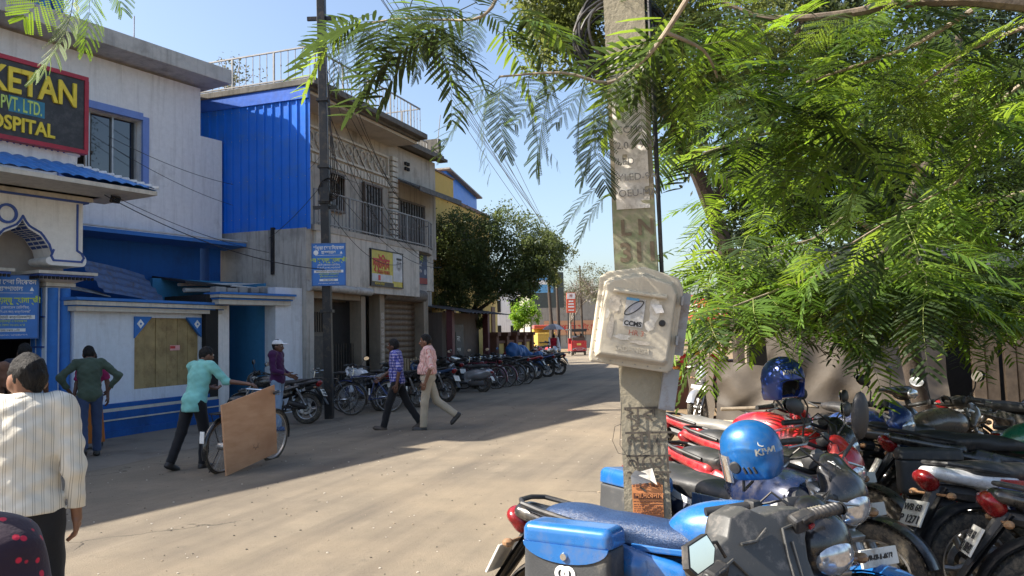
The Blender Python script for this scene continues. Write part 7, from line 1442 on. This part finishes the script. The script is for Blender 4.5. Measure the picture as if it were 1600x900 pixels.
# paper banner and orange poster
pm = mat('crumpled_paper', (.64, .60, .54), .8, var=.2, scale=14, dirt=(.3, .27, .22), dirt_amt=.4)
PB = empty('paper_banner', (.665, 4.03, 0)); PB.rotation_euler = PL.rotation_euler; tag(PB, 'faded paper banner pasted high on the concrete pole', 'poster')
m = MB(); m.grid(lambda u, v: (-.083 + .165 * u, -.088 - .012 * math.sin(v * 14) * math.sin(u * 5) - .03 * max(0, .12 - v), 2.26 + .78 * v), 8, 30); m.grid(lambda u, v: (-.083 + .165 * u, -.086 - .012 * math.sin(v * 14) * math.sin(u * 5) - .03 * max(0, .12 - v), 2.26 + .78 * v), 8, 30); m.build('sheet', pm, PB, smooth='all', fixn=False)
gp = mat('grey_print', (.2, .19, .18), .8)
for i, s_ in enumerate(('OEU-MA', 'YLED-9A', 'LED', '2.0 x 900', 'CCMS')): text('print', s_, .05, (-.07, -.106, 2.32 + i * .08), gp, PB, ext=.0004)
OP = empty('orange_poster', (.665, 4.03, 0)); OP.rotation_euler = PL.rotation_euler; tag(OP, 'orange printed handbill pasted low on the pole with torn top', 'poster')
om = mat('orange_paper', (.68, .27, .10), .8, var=.1, scale=10); dk = mat('dark_print', (.13, .05, .03), .8)
m = MB(); m.grid(lambda u, v: (-.072 + .148 * u, -.0875 - .004 * math.sin(v * 9 + u * 4), .70 + .215 * v + .0), 6, 8); m.build('sheet', om, OP, smooth='all', fixn=False)
m = MB(); m.add([(-.072, -.09, .905), (.02, -.094, .915), (.0, -.12, .965), (-.05, -.115, .98), (-.075, -.1, .95)], [(0, 1, 2, 3, 4)]); m.add([(-.06, -.1, .96), (.03, -.125, .99), (.05, -.13, .91), (.02, -.12, .93)], [(0, 1, 2, 3)]); m.build('torn_flap', pm, OP)
m = MB(); Yp = -.0945
for z, w_, h_ in ((.755, .13, .012), (.852, .135, .026)): m.box((.002, Yp, z), (w_, .0015, h_))
for z in (.905, .898, .825, .81, .80, .79, .78, .77, .74, .73, .72, .712):
    x = -.066
    while x < .068: w_ = random.uniform(.006, .02); m.box((x + w_ / 2, Yp, z), (min(w_, .07 - x), .0012, .0048)); x += w_ + .004
m.build('print', dk, OP); text('print', 'পি.দেবনাথ', .032, (-.058, Yp - .002, .843), om, OP, ext=.0004, offset=.0006)
# meter box, tilted
BX = empty('meter_box', (.60, 3.86, 1.715)); BX.rotation_euler = (R(0), R(9.5), R(-6)); tag(BX, 'tilted cream fibreglass meter box strapped to the concrete pole', 'box')
FG = plaster('cream_fibreglass', (.54, .48, .37), (.27, .23, .175), .42, .5, 4., .12)
poly = [(-.19, -.235), (.175, -.235), (.195, -.215), (.195, .165), (.165, .215), (.0, .245), (-.165, .20), (-.2, .17), (-.2, -.215)]
def ring(k, y): return [(x * k, y, z * k) for x, z in poly]
m = MB(); n = len(poly); L1 = [ring(1.0, .075), ring(1.02, .02), ring(1.02, -.005), ring(.985, -.012), ring(.90, -.012), ring(.87, -.03), ring(.83, -.075), ring(.80, -.082)]
for q in L1: m.v += q
for i in range(len(L1) - 1):
    for j in range(n): m.f.append((i * n + j, i * n + (j + 1) % n, (i + 1) * n + (j + 1) % n, (i + 1) * n + j)); m.m.append(0)
m.f += [tuple(range((len(L1) - 1) * n, len(L1) * n)), tuple(range(n))[::-1]]; m.m += [0, 0]
bd = m.build('casing', FG, BX); md = bd.modifiers.new('b', 'BEVEL'); md.width = .004; md.segments = 3; md.limit_method = 'ANGLE'; md.angle_limit = R(25)
m = MB(); m.box((-.005, -.094, .115), (.25, .03, .012), rot=(R(25), 0, 0), bev=.003); m.build('drip_ledge', FG, BX)
rv = MB().ell((0, 0, 0), (.0032, .003, .0032), 0, 8).mesh('rivet', GREYM, True)
for p in [(-.187, -.014, -.19 + i * .055) for i in range(7)] + [(-.16 + i * .06, -.014, -.222) for i in range(6)]: put('rivet', rv, BX, Matrix.Translation(p))
m = MB(); m.lathe([(0, -.012), (.012, -.012), (.016, 0)], (.115, -.083, -.01), 'Y', 16); m.build('lock', BLACKM, BX, smooth=True)
for z in (.11, -.08): m = MB(); m.box((.198, -.02, z), (.012, .05, .045), bev=.003); m.build('hinge', GREYM, BX)
m = MB(); m.box((-.02, -.0845, .02), (.092, .0025, .135)); st_ = m.build('label', mat('white_label', (.50, .49, .46), .7, dirt=(.33, .30, .25), dirt_amt=.55, scale=25), BX)
text('label_text', 'CCMS', .031, (-.062, -.0865, -.042), BLACK_T, st_, ext=.0004, offset=.0012)
m = MB(); m.ell((0, 0, 0), (.036, .0012, .02), 0, 16, Matrix.Translation((-.02, -.0865, .045)) @ Euler((0, R(-35), 0)).to_matrix().to_4x4()); m.build('label_print', mat('label_grey', (.34, .34, .36), .6), st_)
m = MB(); m.tube([(-.045 + .05 * (math.cos(a) * math.cos(.6)) + .02, -.0875, .043 + .022 * math.sin(a) + .03 * math.cos(a)) for a in np.linspace(0, 6.28, 22)], .0025, 5); m.build('label_outline', BLACK_T, st_)
m = MB(); m.box((-.035, -.0865, .083), (.06, .001, .012)); m.build('label_blue', mat('label_blue', (.1, .3, .5), .6), st_)
def scrap(cx, cz, w_, h_, mi, y):
    k = 18; return [(cx + w_ * math.cos(q) * (.55 + .45 * random.random()), y, cz + h_ * math.sin(q) * (.55 + .45 * random.random())) for q in np.linspace(0, 6.28 * (1 - 1 / k), k)]
for i, (cx, cz, w_, h_, t_) in enumerate(((-.115, .05, .035, .05, 1), (.075, .045, .035, .075, 0), (.06, -.03, .03, .035, 0), (-.12, -.07, .022, .06, 1), (-.06, -.10, .05, .018, 0), (-.145, .0, .012, .03, 0), (.03, -.115, .06, .012, 1), (-.02, .115, .07, .016, 1))):
    m = MB(); m.add(scrap(cx, cz, w_, h_, 0, -.0836 - .0004 * i), [tuple(range(18))]); m.build('torn_paper', (mat('torn_pale', (.60, .56, .48), .8, dirt=(.45, .40, .32), dirt_amt=.5, scale=40), mat('torn_grey', (.42, .37, .30), .8, dirt=(.55, .5, .42), dirt_amt=.6, scale=40))[t_], BX, fixn=False)
m = MB(); m.add([(.05, -.087, .07), (.10, -.088, .075), (.115, -.108, .04), (.08, -.104, .03)], [(0, 1, 2, 3)]); m.add([(-.12, -.087, .0), (-.09, -.088, .02), (-.085, -.10, .025), (-.11, -.104, .01)], [(0, 1, 2, 3)]); m.build('curled_scrap', pm, BX)
text('stencil', 'HR 3', .035, (-.035, -.084, -.085), mat('stencil_red', (.4, .12, .08), .7), BX, ext=.0004); text('embossed', 'SP', .032, (-.03, -.083, -.125), FG, BX, ext=.002, offset=.001); text('embossed', 'SADHNISH', .034, (-.09, -.083, -.165), FG, BX, ext=.002, offset=.001)
m = MB(); m.box((.20, .06, .0), (.08, .1, .3)); m.box((.2, .06, -.32), (.075, .06, .2)); m.build('bracket', GREYM, BX)
# coil of cable
CO = empty('cable_coil', (.60, 4.05, 3.22)); tag(CO, 'coil of black cable hung round the top of the concrete pole', 'cable')
for i in range(9):
    a = random.uniform(-.08, .08); r = .19 + .05 * random.random(); m = MB(); m.tube([(r * math.cos(q) * 1.0, -.02 + .02 * i - .06, r * 1.0 * math.sin(q) + .02 * math.sin(q * 2 + i)) for q in np.linspace(0, 6.28, 28)], .008, 6); o = m.build('loop', BLACKM, CO, smooth=True); o.rotation_euler = (a, random.uniform(-.1, .1), random.uniform(-.25, .25)); o.location = (random.uniform(-.03, .03), .14, random.uniform(-.05, .05))
# ------------------------------------------------------------------ tarpaulin shack, planks, mound
TS = empty('tarpaulin_shack', (0, 0, 0)); tag(TS, 'low shack walled with brown tarpaulin sheets under the trees', 'shack')
TP = mat('brown_tarpaulin', (.085, .068, .05), .65, var=.2, scale=2.5, dirt=(.08, .065, .05), dirt_amt=.7, bmp=.6, bscale=7); TPG = mat('grey_tarpaulin', (.20, .195, .185), .6, var=.2, scale=3, dirt=(.15, .14, .12), dirt_amt=.5, bmp=.4, bscale=9)
def drape(name, a, b, z0, z1, m, amp=.06, nu=40, nv=16, par=TS, slant=.0):
    ph = [random.uniform(0, 6) for _ in range(4)]; d = MB(); ax = Vector(b) - Vector(a); ln_ = ax.length; pr = Vector((-ax.y, ax.x)).normalized()
    def fn(u, v):
        p = Vector(a) + ax * u; f = amp * (math.sin(u * ln_ * 3.1 + ph[0] + v * 2.5 + 1.4 * math.sin(u * ln_ * 1.7 + ph[3])) * .8 + math.sin(u * ln_ * 9 + ph[1] - v * 5.5) * .3 + math.sin(v * 9 + u * 7 + ph[2]) * .35 + .5 * abs(math.sin(u * ln_ * 2.3 + v * 4.5 + ph[1])) + .25 * abs(math.sin(u * ln_ * 5.1 - v * 7 + ph[0]))) * (.4 + .6 * (1 - v)) + slant * (1 - v)
        top = z1(u) if callable(z1) else z1; return (p.x + pr.x * f, p.y + pr.y * f, z0 + (top - z0) * v - .05 * math.sin(u * 6 + ph[3]) * v * (1 - v))
    d.grid(fn, nu, nv); return d.build(name, m, par, smooth='all', fixn=False)
drape('tarpaulin', (3.25, 12.9), (4.1, 12.6), 0, lambda u: 1.15 - .1 * u, TP, .14, 40, 24, slant=-.35); drape('tarpaulin', (4.0, 12.7), (6.6, 12.4), .2, lambda u: 1.55 + .12 * math.sin(u * 7) + .1 * math.sin(u * 17), TP, .13, 70, 30, slant=-.55); drape('tarpaulin', (8.2, 12.4), (9.9, 12.9), .1, lambda u: 1.75 + .12 * math.sin(u * 9), TP, .12, 40, 24); drape('tarpaulin', (3.25, 12.9), (3.4, 15.5), 0, 1.2, TP, .06)
drape('tarpaulin', (3.2, 12.75), (4.4, 12.25), 0, lambda u: .5 - .45 * u, TP, .06, slant=-.3)
m = MB(); m.grid(lambda u, v: (3.7 + 4.9 * u, 12.3 + 3.4 * v, 2.85 + .35 * v - .12 * math.sin(u * 9) * (1 - v) - .1 * u + .05 * math.sin(u * 23 + v * 4)), 40, 12); m.build('roof_sheet', TPG, TS, smooth='all', fixn=False)
m = MB(); m.grid(lambda u, v: (3.7 + 4.9 * u, 12.3 + .06 * math.sin(u * 30) - .05 * v, 2.85 - .12 * math.sin(u * 9) - .1 * u + .05 * math.sin(u * 23) - (.22 + .06 * math.sin(u * 14)) * v), 60, 4); m.build('roof_valance', TPG, TS, smooth='all', fixn=False)
for x, y, z in ((3.8, 13.1, 2.9), (8.4, 13.1, 2.8), (4.0, 15.4, 3.1), (8.2, 15.4, 3.1)): m = MB(); m.tube([(x, y, -.1), (x + .03, y, z)], .04, 7); m.build('pole', BARKP, TS, smooth=True)
m = MB(); m.tube([(3.2, 12.5, .42), (4.6, 12.3, .45)], .03, 7); m.build('rail', BARKP, TS, smooth=True)
m = MB(); m.box((7.2, 15.6, 1.5), (5.2, .05, 3.0)); m.box((7.6, 13.7, 1.3), (3.4, .05, 2.6)); m.build('shade_backing', DARK, TS)  # near-black sheets added to stand in for deep shade behind the tarpaulins
for i in range(6):
    m = MB(); m.box((7.05 + i * .24, 12.2 + .05 * (i % 2), .95), (.19, .05, 1.9 + random.uniform(-.15, .15)), rot=(random.uniform(-.03, .03), random.uniform(-.05, .05), random.uniform(-.1, .1)), bev=.01); m.build('plank', mat('weathered_plank', (.20, .15, .10), .85, var=.3, scale=6, bmp=.5, bscale=25), TS)
for i, (x, y, s, lb) in enumerate(((3.5, 11.9, .4, 'pale dusty sack heap in front of the tarpaulin'), (4.9, 9.6, .45, 'earth mound beside the thin tree trunk'), (6.4, 10.6, .6, 'earth and rubble heap under the planks'))):
    V, F = sdf([('e', (0, 0, 0), (s * 1.5, s, s * .7)), ('e', (s, .1, -.05), (s, s * .8, s * .5)), ('e', (-s * .8, .2, 0), (s * .8, s * .7, s * .6))], .035, .1, cuts=[((0, 0, -.05), (0, 0, -1))], disp=lambda X, Y, Z: .05 * np.sin(X * 11 + 2) * np.sin(Y * 13) + .03 * np.sin(X * 29 + Z * 21) * np.sin(Y * 31))
    o = put('earth_heap', raw('earth_heap', V, F, mat('heap_%d' % i, ((.44, .36, .25), (.34, .24, .14), (.26, .18, .11))[i], .95, var=.3, scale=8, bmp=.6, bscale=25)), None, Matrix.Translation((x, y, 0))); tag(o, lb, 'heap')
# ------------------------------------------------------------------ overhead wires
WR = empty('overhead_wires', (0, 0, 0)); tag(WR, 'thin overhead wires running along the street', 'wires')
def wire(a, b, sag, r=.006, n=18): m = MB(); m.tube([Vector(a).lerp(Vector(b), i / n) + Vector((0, 0, -sag * 4 * (i / n) * (1 - i / n))) for i in range(n + 1)], r, 4, cap=False); m.build('wire', BLACKM, WR)
for i in range(5): wire((-4.0 + .55 * i, 15.4 + .3 * i, 10.6 - .55 * i), (6.0 + .5 * i, 80, 9.6 - .7 * i), .5 + .1 * i, .010)
for i in range(4): wire((-5.5 + .5 * i, 10, 12.5 + .4 * i), (4.6, 70, 7.9 + .1 * i), .7, .012)
for i in range(3): wire((.62, 4.0, 5.6 + .12 * i), (8.5, 60, 7.4 - .3 * i), .5, .010)
for i in range(3): wire((-3.75, 16.4, 8.2 - .5 * i), (-3.2 + .3 * i, 22, 5.6 - .4 * i), .25, .008)
for i in range(4): wire((-3.75, 16.4, 7.0 - .7 * i), (-2.7 + .2 * i, 24.0, 4.0 - .1 * i), .5, .007)
wire((-6.6, 12.9, 4.05), (-3.75, 16.4, 3.05), .25, .008); wire((-6.5, 13.0, 4.05), (-5.6, 18.4, 3.65), .12, .006)
wire((-7.0, 13.8, 5.25), (-6.6, 18.9, 5.35), .1, .006); wire((-7.0, 13.8, 5.1), (-6.6, 18.9, 4.85), .1, .006); wire((-3.75, 16.4, 5.0), (-5.6, 18.4, 3.98), .1, .008)
wire((-4.6, 18.1, 5.5), (-3.75, 16.4, 5.7), .05, .005); wire((-3.75, 16.4, 6.4), (-2.9, 21, 4.25), .6, .007); wire((-3.7, 16.4, 4.2), (-2.85, 21.2, 3.6), .4, .007)
for i, (x, y, hgt, lb) in enumerate(((4.0, 70, 8.4, 'thin far utility pole behind the dark hoarding'), (6.6, 76, 8.0, 'far wooden utility pole beyond the orange sign'))):
    o = empty('far_utility_pole', (x, y, 0)); tag(o, lb, 'pole', 'far utility poles'); m = MB(); m.tube([(0, 0, 0), (-.1, 0, hgt)], [.13, .08], 8); m.build('post', BARKD, o, smooth=True); m = MB(); m.box((-.1, 0, hgt - .5), (1.3, .08, .08)); m.build('crossarm', BLACKM, o)
# shrubs on the roof terrace behind the railing
o = empty('roof_plant', (-7.2, 20.6, 7.7)); tag(o, 'thin leafed plant on the roof terrace behind the railing', 'plant'); b = MB()
for i in range(14): a = random.uniform(0, 6.28); b.tube([(0, 0, 0), (.25 * math.cos(a), .25 * math.sin(a), .6), (.6 * math.cos(a), .6 * math.sin(a), random.uniform(.7, 1.2))], .008, 4)
b.build('stem', BARKP, o); leaves('foliage', o, [((0, 0, .8), (.8, .8, .5), 1)], 500, LEAF_G, (.06, .12))
